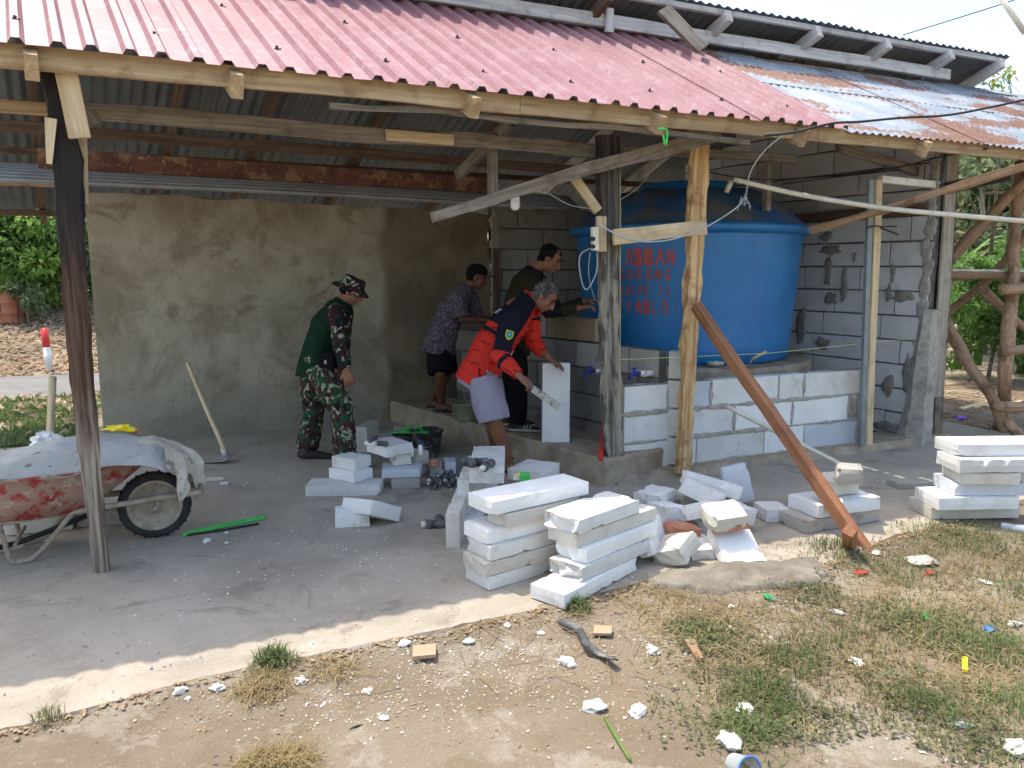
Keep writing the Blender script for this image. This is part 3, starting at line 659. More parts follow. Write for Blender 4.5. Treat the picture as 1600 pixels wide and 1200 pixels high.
while x < 8.1:
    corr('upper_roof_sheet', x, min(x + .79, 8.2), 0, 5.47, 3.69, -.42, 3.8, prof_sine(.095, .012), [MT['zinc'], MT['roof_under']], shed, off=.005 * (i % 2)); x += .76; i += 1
for q, (n_, st) in enumerate(((4.22, 4), (4.85, 5), (5.5, 5))):
    for i in range(2 + q, len(RIB) - 1, st):
        if (i * 7 + q) % 5 == 0 and q: continue
        s_ = (n_ - 4.0) / .9935; b_ = P(RIB[i] + .034, 4.0, 2.45 + .03) + Vector((NP.x, NP.y, .566)) * s_
        mb = MB(); mb.tube([b_, b_ + UP * .006], .012, 7); mb.tube([b_ + UP * .006, b_ + UP * .018 + DD * .004], .008, 6); mb.box(b_ + Vector((.012, .004, .004)), (.022, .006, 0), (-.003, .009, 0), (0, 0, .004)); mb.build('roof_screw', MT['screw'], shed)
def RZ(n): return 2.45 + .57 * (n - 4.0)      # underside of the low roof
def UZ(n): return 3.69 - .42 * (n - 5.47)     # underside of the high roof
# eave board
for a, b, m in ((-1.25, 1.9, 'wood_fresh'), (1.9, 4.7, 'wood_fresh'), (4.7, 8.6, 'wood_fresh')):
    beam('eave_board', P(a, 4.07, 2.42), P(b - .004, 4.07, 2.42), .035, .1, MT[m], shed, jit=.005)
beam('eave_batten', P(.85, 4.12, 2.35), P(3.6, 4.12, 2.345), .03, .03, MT['wood_grey'], shed, jit=.012)
beam('purlin', P(-1.25, 4.9, RZ(4.9) - .035), P(8.5, 4.9, RZ(4.9) - .035), .05, .045, MT['wood_grey'], shed)
beam('purlin', P(-1.25, 5.6, RZ(5.6) - .035), P(8.5, 5.6, RZ(5.6) - .035), .05, .045, MT['wood_grey'], shed)
def rafter(d, m, n0=3.99, n1=5.68, w=.055, h=.11, dz=0):
    s0 = 0; p1 = P(d, n0, RZ(n0) - .085 - dz); L_ = (n1 - n0) / .9935; p2 = P(d, n0) + NP * L_ + UP * (RZ(n1) - .125 - dz)
    return beam('rafter', p1, p2, w, h, MT[m], shed)
for d in (-0.443, 0.395, 1.603, 2.812, 3.949, 5.125, 7.0, 8.2): rafter(d, 'wood_fresh')
# high roof timbers
for d in (-1.55, -.6, .42, 1.15, 2.13, 3.3, 4.472, 5.483, 6.357, 7.235, 8.0):
    beam('high_rafter', P(d, 5.43, UZ(5.43) - .105), P(d, 5.43) + NP * 3.8 + UP * (UZ(9.21) - .105), .06, .1, MT['wood_brown' if d < 4 else 'wood_white'], shed)
beam('high_eave_board', P(3.0, 5.5, UZ(5.5) - .034), P(8.1, 5.5, UZ(5.5) - .034), .045, .045, MT['wood_white'], shed)
beam('high_eave_board', P(-1.6, 5.5, UZ(5.5) - .034), P(2.99, 5.5, UZ(5.5) - .034), .045, .045, MT['wood_white'], shed)
beam('high_beam', P(3.440, 5.62, 3.475), (4.448,8.203,3.470), .05, .1, MT['wood_white'], shed)
beam('high_beam', P(-1.6, 5.62, 3.475), P(3.397, 5.62, 3.475), .05, .1, MT['wood_white'], shed)
beam('high_post', P(7.1, 5.75, -.05), P(7.1, 5.75, 3.42), .11, .11, MT['wood_dark'], shed)

beam('beam_splice', P(3.390, 5.57, 3.38), P(3.390, 5.57, 3.56), .03, .07, MT['wood_white'], shed, up=DD)
for n_ in (6.35, 7.85, 8.9): beam('high_purlin', P(-1.6, n_, UZ(n_) - .19), P(7.9, n_, UZ(n_) - .19), .05, .06, MT['wood_brown'], shed)
beam('loose_plank', (1.191,6.422,3.538), (1.498,6.353,3.222), .03, .17, MT['wood_grey'], shed, up=DD)
# interior beams
beam('tie_beam', (-2.194,4.077,2.296), (0.586,5.344,2.294), .06, .085, MT['wood_grey'], shed, jit=.008)
beam('tie_beam', (-2.657,3.866,2.302), (-2.327,4.017,2.302), .05, .06, MT['wood_fresh'], shed)
beam('splice_plate', (-0.740,4.674,2.286), (-0.359,4.848,2.292), .025, .062, MT['wood_pale'], shed)
beam('long_beam', (-3.579,5.072,2.435), (0.741,7.041,2.370), .06, .07, MT['wood_brown'], shed)
beam('rusty_beam', (-3.664,6.133,2.359), (-0.237,7.694,2.311), .1, .15, MT['rust_beam'], shed, jit=.003)
mb = MB(); K = 90
for i in range(41):
    d = -1.259 + (3.886 - -1.259) * i / 40
    for k in range(K):
        f = k / (K - 1); mb.v.append(P(d, 6.86 + .28 * f + .012 * math.sin(f * 38), 2.125 + .17 * f ** .8 - .012 * (d - 1) + .008 * math.cos(f * 38) + .006 * math.sin(d * 1.3)))
mb.f = [(i * K + k, i * K + K + k, i * K + K + k + 1, i * K + k + 1) for i in range(40) for k in range(K - 1)]; mb.m = [0] * len(mb.f)
o = mb.build('stored_sheet', MT['zinc'], shed, True); md = o.modifiers.new('thickness', 'SOLIDIFY'); md.thickness = .004
beam('wall_plate', P(-3.2, 7.52, 2.22), P(-.55, 7.52, 2.205), .07, .055, MT['wood_fresh'], shed)
beam('joint_block', P(-.72, 7.48, 2.2), P(-.58, 7.48, 2.2), .08, .09, MT['wood_grey'], shed)
beam('hanging_strut', (-0.124,5.131,2.378), (-0.121,5.132,1.952), .055, .05, MT['wood_grey'], shed, up=NN)
beam('diagonal_beam', (-0.470,4.643,1.820), (1.425,5.507,2.438), .05, .06, MT['wood_grey'], shed, jit=.012, h2=.1)
beam('brace', (0.386,5.176,2.123), (0.569,5.204,1.888), .04, .062, MT['wood_pale'], shed)
beam('board', (0.664,5.160,1.715), (1.356,5.475,1.812), .025, .1, MT['wood_pale'], shed, jit=.008)
beam('inner_brace', (0.000,5.715,2.553), (-0.428,6.289,2.238), .05, .08, MT['wood_grey'], shed)
beam('inner_beam', (0.795,5.637,2.347), (2.236,6.294,2.377), .05, .06, MT['wood_grey'], shed)
beam('inner_strut', (2.072,6.439,2.437), (2.092,6.448,1.980), .05, .05, MT['wood_grey'], shed, up=NN)
beam('inner_brace', (2.499,6.084,2.442), (3.652,6.884,2.313), .05, .08, MT['wood_grey'], shed)
beam('wall_ledge', side_pt(.05, 2.02) + SF * .02, side_pt(2.6, 1.98) + SF * .02, .05, .09, MT['wood_brown'], shed)
beam('outrigger', (3.561,6.623,2.162), (3.981,6.320,2.261), .05, .09, MT['wood_dark'], shed)
# posts
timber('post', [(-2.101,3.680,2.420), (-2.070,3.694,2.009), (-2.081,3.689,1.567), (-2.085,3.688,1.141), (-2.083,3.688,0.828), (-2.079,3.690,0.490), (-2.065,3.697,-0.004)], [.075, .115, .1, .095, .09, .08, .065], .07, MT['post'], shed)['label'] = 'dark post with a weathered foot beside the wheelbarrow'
beam('post_splint', (-2.004,3.625,2.395), (-1.973,3.640,2.098), .03, .09, MT['wood_pale'], shed, up=DD)
beam('post_splint', (-2.052,3.790,2.228), (-2.072,3.781,1.818), .03, .06, MT['wood_pale'], shed, up=DD)
beam('nailed_offcut', (-2.091,3.619,2.181), (-2.112,3.609,1.980), .02, .05, MT['wood_pale'], shed, up=DD, h2=.02)
beam('knee_block', (-2.122,3.978,2.270), (-2.094,3.991,2.217), .05, .09, MT['wood_grey'], shed)
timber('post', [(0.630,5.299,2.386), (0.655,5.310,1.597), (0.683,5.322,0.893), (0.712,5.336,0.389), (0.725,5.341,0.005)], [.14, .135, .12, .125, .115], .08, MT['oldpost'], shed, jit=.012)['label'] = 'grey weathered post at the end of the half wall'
timber('post', [(1.298,5.482,2.357), (1.291,5.478,2.039), (1.284,5.476,1.688), (1.270,5.469,1.286), (1.266,5.467,0.968), (1.250,5.460,0.599), (1.249,5.460,0.044)], [.12, .125, .12, .1, .105, .095, .1], .06, MT['wood_split'], shed, jit=.014, step=.06)['label'] = 'fresh yellow split post in front of the tank'
beam('door_jamb', (3.004,6.380,0.005), (2.914,6.339,2.214), .075, .09, MT['wood_pale'], shed, up=NN)
mb = MB(); MT['galv'] = plain('galvanised_profile', (.2, .23, .235), .5, .3)
M4, L_ = frame((2.922,6.277,0.052), (2.830,6.235,2.207), NN); mb.box((L_ / 2, 0, 0), (L_, 0, 0), (0, .05, 0), (0, 0, .03)); mb.build('metal_channel', MT['galv'], shed, mw=M4)
beam('door_head', (2.952,6.334,2.223), (3.620,6.639,2.205), .05, .055, MT['white_pl'], shed, jit=.001)
beam('door_jamb', (3.689,6.780,0.726), (3.561,6.700,2.475), .08, .1, MT['wood_dark'], shed, up=NN)
beam('metal_jamb', (3.591,6.604,2.191), (3.620,6.617,2.447), .04, .05, MT['galv'], shed, up=NN, jit=.001)
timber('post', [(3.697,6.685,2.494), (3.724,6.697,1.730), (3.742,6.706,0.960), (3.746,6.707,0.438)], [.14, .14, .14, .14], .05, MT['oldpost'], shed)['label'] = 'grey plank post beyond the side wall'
timber('post', [(3.780,6.778,0.497), (3.820,6.796,-0.092)], [.1, .1], .09, MT['wood_grey'], shed)
beam('plank_face', (3.671,6.607,2.472), (3.709,6.625,0.406), .02, .13, MT['wood_plank'], shed, up=DD)
# ================= LOOSE BLOCKS =================
def block_mesh(L, W, T, m, seed, chip=.004, broken=(0, 0), taper=0, corner=True):
    """aerated block with slightly worn edges; broken = roughness of the near and the far end"""
    r = random.Random(seed); nx = max(5, int(L / .03)); ny = max(4, int(W / .035)); nz = max(2, int(T / .03)); idx = {}; vs = []; fs = []
    o = Vector((r.random() * 90, r.random() * 90, r.random() * 90))
    def vert(i, j, k):
        if (i, j, k) in idx: return idx[(i, j, k)]
        x, y, z = i / nx, j / ny, k / nz
        q = Vector((x * L, y * W * (1 - taper * x), z * T)); e = (i in (0, nx)) + (j in (0, ny)) + (k in (0, nz))
        if e >= 2:
            c = Vector((L / 2, W / 2, T / 2)); d = (c - q); s = chip * (.45 + .35 * noise.noise(o + q * 12) + (1.6 * (noise.noise(o + q * 19) - .4) / .3 if noise.noise(o + q * 19) > .4 else 0))
            for a in range(3):
                if (a == 0 and i in (0, nx)) or (a == 1 and j in (0, ny)) or (a == 2 and k in (0, nz)): q[a] += s * (1 if d[a] > 0 else -1)
        q += noise.noise_vector(o + q * 3) * .001
        for en, bi in ((broken[0], 0), (broken[1], 1)):
            if en and i == (0 if bi == 0 else nx): q.x += (1 if bi == 0 else -1) * en * (.3 + abs(noise.noise(o + Vector((0, y * 3, z * 2))) * 2.2) + .5 * abs(noise.noise(o + Vector((5, y * 9, z * 7)))))
            elif en and i == (1 if bi == 0 else nx - 1): q.x += (1 if bi == 0 else -1) * en * .25
        idx[(i, j, k)] = len(vs); vs.append(q); return idx[(i, j, k)]
    for i in range(nx):
        for j in range(ny):
            fs.append((vert(i, j, 0), vert(i, j + 1, 0), vert(i + 1, j + 1, 0), vert(i + 1, j, 0))); fs.append((vert(i, j, nz), vert(i + 1, j, nz), vert(i + 1, j + 1, nz), vert(i, j + 1, nz)))
    for i in range(nx):
        for k in range(nz):
            fs.append((vert(i, 0, k), vert(i + 1, 0, k), vert(i + 1, 0, k + 1), vert(i, 0, k + 1))); fs.append((vert(i, ny, k), vert(i, ny, k + 1), vert(i + 1, ny, k + 1), vert(i + 1, ny, k)))
    for j in range(ny):
        for k in range(nz):
            fs.append((vert(0, j, k), vert(0, j, k + 1), vert(0, j + 1, k + 1), vert(0, j + 1, k))); fs.append((vert(nx, j, k), vert(nx, j + 1, k), vert(nx, j + 1, k + 1), vert(nx, j, k + 1)))
    if not corner: vs = [v - Vector((L / 2, W / 2, T / 2)) for v in vs]
    return vs, fs
BN = [0]
def blk(label, loc, yaw, size, m='aac', rot=None, group=None, chip=.005, broken=(0, 0), taper=0, name='aerated_block', cat='block'):
    BN[0] += 1; vs, fs = block_mesh(*size, m, BN[0], chip, broken, taper, corner=rot is None)
    M4 = Matrix.Translation(Vector(loc)) @ (Matrix.Rotation(R(yaw), 4, 'Z') if rot is None else (Matrix.Rotation(R(yaw), 4, 'Z') @ Matrix.Rotation(R(rot[1]), 4, 'Y') @ Matrix.Rotation(R(rot[0]), 4, 'X')))
    return tag(mesh_obj(name, vs, fs, MT[m], mw=M4), label, cat, group)
GA = 'blocks of the stack with the broad top slab'; GB = 'blocks of the stack at the slab edge'
blk('bottom block of the six high stack', (-0.109,3.445,0.000), 38, (.55, .2, .07), 'aac', group=GA)
blk('cream ribbed block second from the bottom of the six high stack', (-0.144,3.429,0.070), 34, (.58, .2, .07), 'aac_cream', group=GA, broken=(.02, 0))
blk('third block from the bottom of the six high stack', (-0.103,3.459,0.140), 37, (.55, .2, .07), 'aac', group=GA)
blk('clean white block in the middle of the six high stack, jutting out', (-0.118,3.483,0.210), 37, (.6, .2, .07), 'aac_clean', group=GA)
blk('rounded end block just under the top of the six high stack', (-0.036,3.496,0.281), 40, (.5, .17, .068), 'aac_cream', group=GA, broken=(.03, 0))
blk('clean white top block of the six high stack', (-0.094,3.490,0.352), 36, (.61, .21, .07), 'aac_clean', group=GA)
blk('bottom block of the stack at the slab edge, its end in the sun', (0.234,3.244,0.000), 49, (.61, .2, .07), 'aac_clean', group=GB)
blk('grey block with a rough broken end, second up at the slab edge', (0.297,3.355,0.070), 46, (.6, .2, .07), 'aac', group=GB, broken=(.05, 0))
blk('middle block of the stack at the slab edge', (0.331,3.411,0.140), 45, (.6, .2, .07), 'aac_clean', group=GB, broken=(.025, 0))
blk('long beige block just under the top of the slab edge stack', (0.302,3.440,0.210), 43, (.62, .19, .07), 'aac_cream', group=GB)
blk('top block of the slab edge stack, white with a crumbled end', (0.283,3.399,0.281), 45, (.52, .22, .072), 'aac_clean', group=GB, broken=(.05, 0))
# behind the front stack
blk('flat block under the blocks set on edge', (-0.175,4.204,0.000), 88, (.5, .2, .08), 'aac')
blk('outermost block standing on its long edge beside the six high stack', (-0.283,4.010,0.000), 87, (.6, .08, .2), 'aac_cream')
blk('middle one of the blocks standing on edge behind the six high stack', (-0.248,4.353,0.080), 87, (.6, .075, .21), 'aac')
blk('inner block standing on edge under the block with the pipe tee', (-0.090,4.526,0.080), 89, (.58, .18, .2), 'aac')
blk('dusty block lying on top with a black pipe tee on it', (-0.044,4.273,0.285), 90, (.57, .205, .1), 'aac', chip=.008, broken=(.012, 0))
blk('upright block supporting the one with the green tape', (0.173,4.781,0.000), 60, (.3, .1, .22), 'aac')
blk('block end showing behind the top slab, with green tape on it', (0.163,4.515,0.220), 62, (.28, .22, .07), 'aac')
# stacks around the soldier
blk('long ribbed bottom slab of the stack by the soldier', (-1.385,4.980,0.000), 2, (.5, .2, .075), 'aac')
blk('middle block of the three block stack by the soldier', (-1.066,5.023,0.076), 55, (.18, .25, .075), 'aac_clean')
blk('topmost block of the three block stack by the soldier', (-1.065,5.071,0.152), 60, (.17, .21, .08), 'aac')
blk('bottom wedge of the grey and cream pile', (-0.830,5.131,0.000), 15, (.2, .16, .07), 'aac_old')
blk('bluish grey slab in the grey and cream pile', (-0.904,5.166,0.072), 8, (.3, .2, .065), 'aac_blue', broken=(0, .03))
blk('cream chunk with a broken face in the grey and cream pile', (-0.852,5.238,0.140), 22, (.17, .2, .08), 'aac_cream', broken=(.03, .02), chip=.01)
blk('white slab on top of the pile with the grey plug', (-0.862,5.148,0.222), 42, (.22, .26, .08), 'aac_clean')
blk('pinkish block end standing behind the white slab', (-1.200,6.218,0.000), 80, (.3, .1, .22), 'aac_cream')
blk('block lying far back near the green sandals', (-1.165,6.263,0.000), 5, (.26, .2, .12), 'aac')
blk('small block end beside the black bucket', (-1.000,6.404,0.000), 10, (.07, .2, .15), 'aac_clean')
blk('block under the two glue bottles', (-0.695,5.413,0.085), 60, (.16, .2, .1), 'aac_cream')
blk('lower block below the two glue bottles', (-0.703,5.462,0.000), 60, (.16, .2, .085), 'aac')
blk('grey block under the copper tape roll', (-0.600,5.462,0.000), 8, (.09, .16, .1), 'aac_old')
blk('grey block beside the one with the copper tape', (-0.501,5.515,0.000), 8, (.09, .16, .1), 'aac_blue')
blk('small block that the tilted block leans on', (-1.037,4.335,-0.000), 12, (.2, .13, .1), 'aac')
blk('big white block tilted on a smaller one', (-0.847,4.460,0.077), 48, (.24, .27, .09), 'aac_clean', rot=(-8, 24))
# heap between the slab edge stack and the half wall
H_ = 'broken blocks in the heap'
for lab, c, yaw, rot, size, m in [
    ('wedge of grey block low in the heap', (0.924,4.233,0.050), 20, (6, 4), (.26, .2, .09), 'aac_old'),
    ('hidden block low in the middle of the heap', (1.110,4.328,0.010), -10, (0, 8), (.3, .2, .1), 'aac'),
    ('block resting low at the back of the heap', (1.200,4.634,0.026), 15, (0, 3), (.4, .2, .14), 'aac_old'),
    ('thin slab standing against the slab edge stack', (0.769,3.956,0.088), 62, (70, 0), (.2, .2, .06), 'aac_clean'),
    ('rough chunk wedged beside the slab edge stack', (0.703,3.858,0.113), 55, (62, 10), (.16, .19, .08), 'aac'),
    ('rounded chunk nearest the slab edge stack', (0.849,3.812,0.071), 50, (-24, -20), (.2, .2, .095), 'aac_cream'),
    ('small block flat on the slab in front of the heap', (1.000,3.965,0.013), 100, (0, 0), (.26, .17, .09), 'aac'),
    ('large slab propped with its broad face up', (1.172,3.861,0.063), 98, (0, -25), (.3, .22, .075), 'aac_clean'),
    ('creamy block with red brick stuck below it', (1.114,3.905,0.219), 14, (18, -4), (.23, .16, .085), 'aac_cream'),
    ('block behind the creamy one in the heap', (1.297,4.342,0.099), 20, (0, 8), (.2, .2, .1), 'aac'),
    ('tilted block in the middle of the heap', (1.044,4.198,0.153), 14, (-18, -8), (.23, .18, .08), 'aac_clean'),
    ('block with a rough end left in the heap', (0.884,4.245,0.130), 22, (-6, 4), (.16, .2, .1), 'aac'),
    ('chipped block at the top near the post', (0.859,4.452,0.163), 40, (-4, -6), (.19, .2, .08), 'aac'),
    ('small offcut between the posts and the heap', (1.042,4.567,0.116), 35, (0, 6), (.14, .16, .07), 'aac_cream'),
    ('grey ended block tipping down at the heap top', (1.117,4.358,0.210), -24, (-14, 20), (.27, .18, .1), 'aac'),
    ('long white block lying over the heap top', (1.223,4.579,0.198), -8, (-10, 14), (.38, .2, .085), 'aac_clean'),
    ('bluish slab standing on edge behind the heap', (1.444,4.802,0.139), 12, (76, -10), (.2, .25, .07), 'aac_blue')]:
    blk(lab, c, yaw, size, m, rot, H_, chip=.008, broken=(.012, .012))
blk('small rough block alone on the slab by the heap', (1.518,4.427,0.000), 8, (.16, .18, .085), 'aac', chip=.01)
tag(blk('piece of red brick low in the heap', (0.931,4.038,0.096), 30, (.2, .1, .06), 'brick', (10, 12), name='red_brick'), cat='brick')
tag(blk('red brick piece under the creamy block', (1.137,3.908,0.176), 14, (.2, .12, .035), 'brick', (14, -4), name='red_brick'), cat='brick')
GE = 'blocks stacked under the leaning brown timber'
blk('bottom slab of the stack under the leaning timber', (1.687,4.236,-0.000), 24, (.6, .24, .08), 'aac_old', group=GE, broken=(0, .01))
blk('second slab of the stack under the leaning timber', (1.764,4.268,0.081), 22, (.48, .25, .08), 'aac', group=GE)
blk('rough grey stone shaped block on the timber side stack', (1.902,4.416,0.162), 20, (.22, .22, .1), 'aac_cream', group=GE, chip=.02)
blk('topmost small block with black flaking marks', (1.891,4.360,0.264), -20, (.15, .17, .1), 'aac_old', group=GE, chip=.014)
GF = 'blocks of the stack by the grass'
blk('bottom block of the stack by the grass', (2.545,4.499,0.000), 3, (.56, .25, .075), 'aac_cream', group=GF)
blk('second block up in the stack by the grass', (2.552,4.438,0.076), 3, (.5, .26, .078), 'aac_clean', group=GF)
blk('bluish ribbed block in the stack by the grass', (2.664,4.478,0.155), 0, (.44, .25, .08), 'aac_blue', group=GF)
blk('beige block in the middle of the stack by the grass', (2.684,4.445,0.236), -2, (.34, .24, .07), 'aac_cream', group=GF)
blk('pitted block just under the top by the grass', (2.654,4.429,0.307), 2, (.5, .25, .085), 'aac', group=GF, chip=.009)
blk('broad sunlit top block of the stack by the grass', (2.671,4.491,0.393), 3, (.6, .24, .075), 'aac_clean', group=GF)
blk('thin slab lying behind the stack by the grass', (2.678,5.147,0.000), 10, (.3, .14, .04), 'aac_old')
blk('half buried pale block at the frame edge by the posts', (-1.088,7.454,0.000), 15, (.2, .1, .1), 'aac_old', chip=.01)
blk('second pale block against the plaster by the step', (-0.957,7.519,0.000), 15, (.14, .1, .11), 'aac', chip=.01)
blk('grey block behind the wheelbarrow wheel', (-2.567,4.358,0.000), 12, (.28, .16, .11), 'aac_old')
blk('white end of the block under the wheelbarrow tray', (-2.889,4.204,0.000), 20, (.34, .2, .11), 'aac_clean')
# the block held by the man in red
hb = blk('clean white block held upright by the man in red', (0.229,5.720,0.200), 2, (.21, .075, .61), 'aac_clean')
# ================= TIMBERS, POLES, CABLES =================
tag(beam('leaning_timber', (1.958,4.036,-0.050), (1.285,5.377,1.254), .06, .075, MT['wood_red']), 'red brown timber leaning from the yellow post to the grass', 'timber')
st = tag(beam('timber_stake', (1.916,4.166,-0.100), (1.772,3.864,0.152), .055, .06, MT['wood_red'], up=NN), 'short red brown stake holding the foot of the leaning timber', 'stake')
tag(pole('plastic_pole', [(1.622,5.707,0.484), (1.922,5.656,0.332), (2.654,5.605,-0.034)], .017, MT['pvc'], res=3), 'cream pole propped from the half wall behind the leaning timber', 'pole')
tag(pole('pole_sleeve', [(2.560,5.606,0.015), (2.673,5.603,-0.044)], .021, MT['pvc_grey']), 'grey sleeve on the end of the cream propped pole', 'pipe sleeve')
tag(pole('plastic_pipe', [(1.643,5.861,2.169), (2.156,5.896,2.061), (2.803,5.932,1.966), (3.287,5.925,1.918), (4.130,6.017,1.857)], .019, MT['pvc'], res=6), 'long pale pipe sagging in front of the doorway', 'pipe')
tag(pole('plastic_pipe', [(1.644,5.911,2.165), (1.619,5.950,2.085)], .02, MT['pvc']), 'short stub of pale pipe hanging above the tank', 'pipe')
tag(beam('rough_stick', (2.446,6.414,1.803), (3.627,5.565,2.214), .045, .055, MT['wood_stick'], jit=.014), 'rough brown stick slanting across the doorway', 'stick')
def cable(lab, pts, r=.005, m='cable', name='cable', cat='cable', res=6):
    return tag(pole(name, pts, r, MT[m], seg=6, res=res), lab, cat)
cable('black cable lying over the edge of the pink roof', [(1.620,5.101,2.353), (1.820,5.148,2.381), (2.103,5.244,2.455), (2.339,5.352,2.486), (2.695,5.514,2.542), (3.065,5.628,2.581), (3.509,5.775,2.676), (4.191,5.976,2.840)], .008)
cable('thin wire from the roof edge down to the knotted joint', [(1.793,5.213,2.388), (1.678,5.270,2.287), (1.611,5.350,2.153), (1.626,5.467,2.016)], .004, 'wire', 'wire', 'wire')
cable('pale cable from the knotted joint to the socket board', [(1.621,5.464,2.016), (1.556,5.457,1.928), (1.333,5.399,1.794), (1.085,5.297,1.708), (0.851,5.190,1.691), (0.670,5.119,1.742), (0.566,5.093,1.798)], .005, 'wire', 'cable')
mb = MB()
for i in range(7): a = i * 1.3; c = Vector((1.612,5.460,1.985)); mb.tube([c + Vector((.02 * math.cos(a), 0, .04 * math.sin(a))), c + Vector((.03 * math.sin(a * 2), -.01, .03 * math.cos(a))), c + Vector((.05 * math.cos(a * 1.7), .01, -.05 + .03 * math.sin(a)))], .0035, 5)
tag(mb.build('cable_knot', MT['wire'], smooth=True), 'tangle of taped wire joints hanging before the tank', 'cable knot')['kind'] = 'stuff'
cable('black cable strung from the yellow post to the right doorway', [(1.288,5.771,2.240), (1.900,6.170,2.204), (2.667,6.585,2.278), (3.100,6.389,2.320), (3.350,6.195,2.377), (3.663,6.101,2.426)], .006)
cable('second black cable crossing the tall side wall', [(2.170,6.369,2.187), (2.773,6.585,2.278), (3.192,6.490,2.317)], .006)
cable('thin wire from the low roof to the grey post', [(1.093,5.883,2.310), (0.924,5.696,2.105), (0.762,5.512,1.990)], .003, 'wire', 'wire', 'wire')
cable('white wire running from the lamp to the grey post', [(0.034,5.180,2.009), (0.214,5.262,2.017), (0.387,5.287,1.936), (0.524,5.184,1.903)], .003, 'wire', 'wire', 'wire')
cable('taut yellow string along the top of the half wall', [(0.739,5.216,0.896), (1.955,5.836,0.873), (3.627,6.664,0.930)], .0025, 'string', 'string_line', 'string', 1)
cable('faint builders string hanging down the grey post', [(0.714,5.227,2.199), (0.750,5.243,0.544)], .0025, 'string', 'string_line', 'string', 1)
cable('loop of pale wire dangling behind the grey post', [(0.555,5.198,1.658), (0.454,5.207,1.595), (0.475,5.271,1.424), (0.516,5.291,1.372), (0.566,5.203,1.489), (0.566,5.181,1.615)], .004, 'wire', 'wire', 'wire')
cable('wire hanging straight down beside the tank', [(0.519,5.182,1.615), (0.524,5.294,1.467), (0.585,5.432,1.288)], .003, 'wire', 'wire', 'wire')
cable('power line crossing the sky behind the roofs', [(9.150,19.003,6.951), (10.133,16.983,6.965), (10.500,14.942,6.836)], .012)
tag(pole('bamboo_pole', [(3.810,6.379,3.619), (4.010,6.337,3.332)], .022, MT['pvc']), 'pale pole end against the sky above the grey roof', 'pole')
# lamp
lm = thing('hanging_bulb', 'white bulb in a holder under the low roof', 'lamp', (0.021,5.175,1.935))
c = Vector((0.021,5.175,1.935)); t = MB(); t.lathe([(.001, -.045), (.018, -.042), (.03, -.025), (.032, 0), (.03, .02)], c, 16); t.build('bulb', MT['white_pl'], lm, True)
t = MB(); t.lathe([(.031, .02), (.03, .04), (.02, .055), (.001, .06)], c, 16); t.build('bulb_holder', MT['white_pl'], lm, True)
# socket board
sb = thing('socket_board', 'offcut of board with a plug socket on the grey post', 'socket', (0.581,5.177,1.741))
beam('backing_board', (0.591,5.171,1.852), (0.595,5.172,1.623), .02, .075, MT['wood_pale'], sb, up=DD)
beam('power_strip', (0.539,5.114,1.779), (0.546,5.117,1.630), .03, .045, MT['pvc'], sb, up=DD, jit=.001)
for v in ((926, 373), (926, 385)):
    t = MB(); c = Vector((0.524,5.074,1.703)) if v[1] == 373 else Vector((0.525,5.074,1.654)); t.tube([c + Vector((.012, .02, 0)), c - Vector((.02, .0, 0))], .013, 8); t.build('plug', MT['black'], sb, True)
tag(pole('green_twine', [(0.869,4.748,2.331), (0.923,4.751,2.328), (0.920,4.760,2.237), (0.901,4.752,2.302)], .007, MT['green_pl'], res=3), 'green twine tied round a rafter end under the eave', 'twine')
# taps
def tap(lab, c, dx):
    c = Vector(c); tp = thing('water_tap', lab, 'tap', c); o = WN * .03
    t = MB(); t.tube([c, c + WN * .06, c + WN * .1 + UP * -.002, c + WN * .115 - UP * .035], [.013, .014, .013, .011], 8); t.build('spout', MT['blue_pl'], tp, True)
    t = MB(); t.tube([c + WN * .06, c + WN * .06 + UP * .035], .008, 8); t.box(c + WN * .06 + UP * .04, WN * .055, WD * .016, UP * .01); t.build('tap_handle', MT['blue_pl'], tp)
    t = MB(); t.tube([c - WN * .06, c], .017, 10); t.build('pipe_stub', MT['white_pl'], tp, True)
tap('blue tap on the dark wall left of the grey post', (0.645,5.900,0.727), 0); tap('blue tap between the grey and the yellow post', (0.937,5.571,0.756), 0)
pt = pole('pipe', [(0.962,5.610,0.746), (1.089,5.730,0.739)], .024, MT['white_pl']); tag(pt, 'short white pipe feeding the tap between the posts', 'pipe')
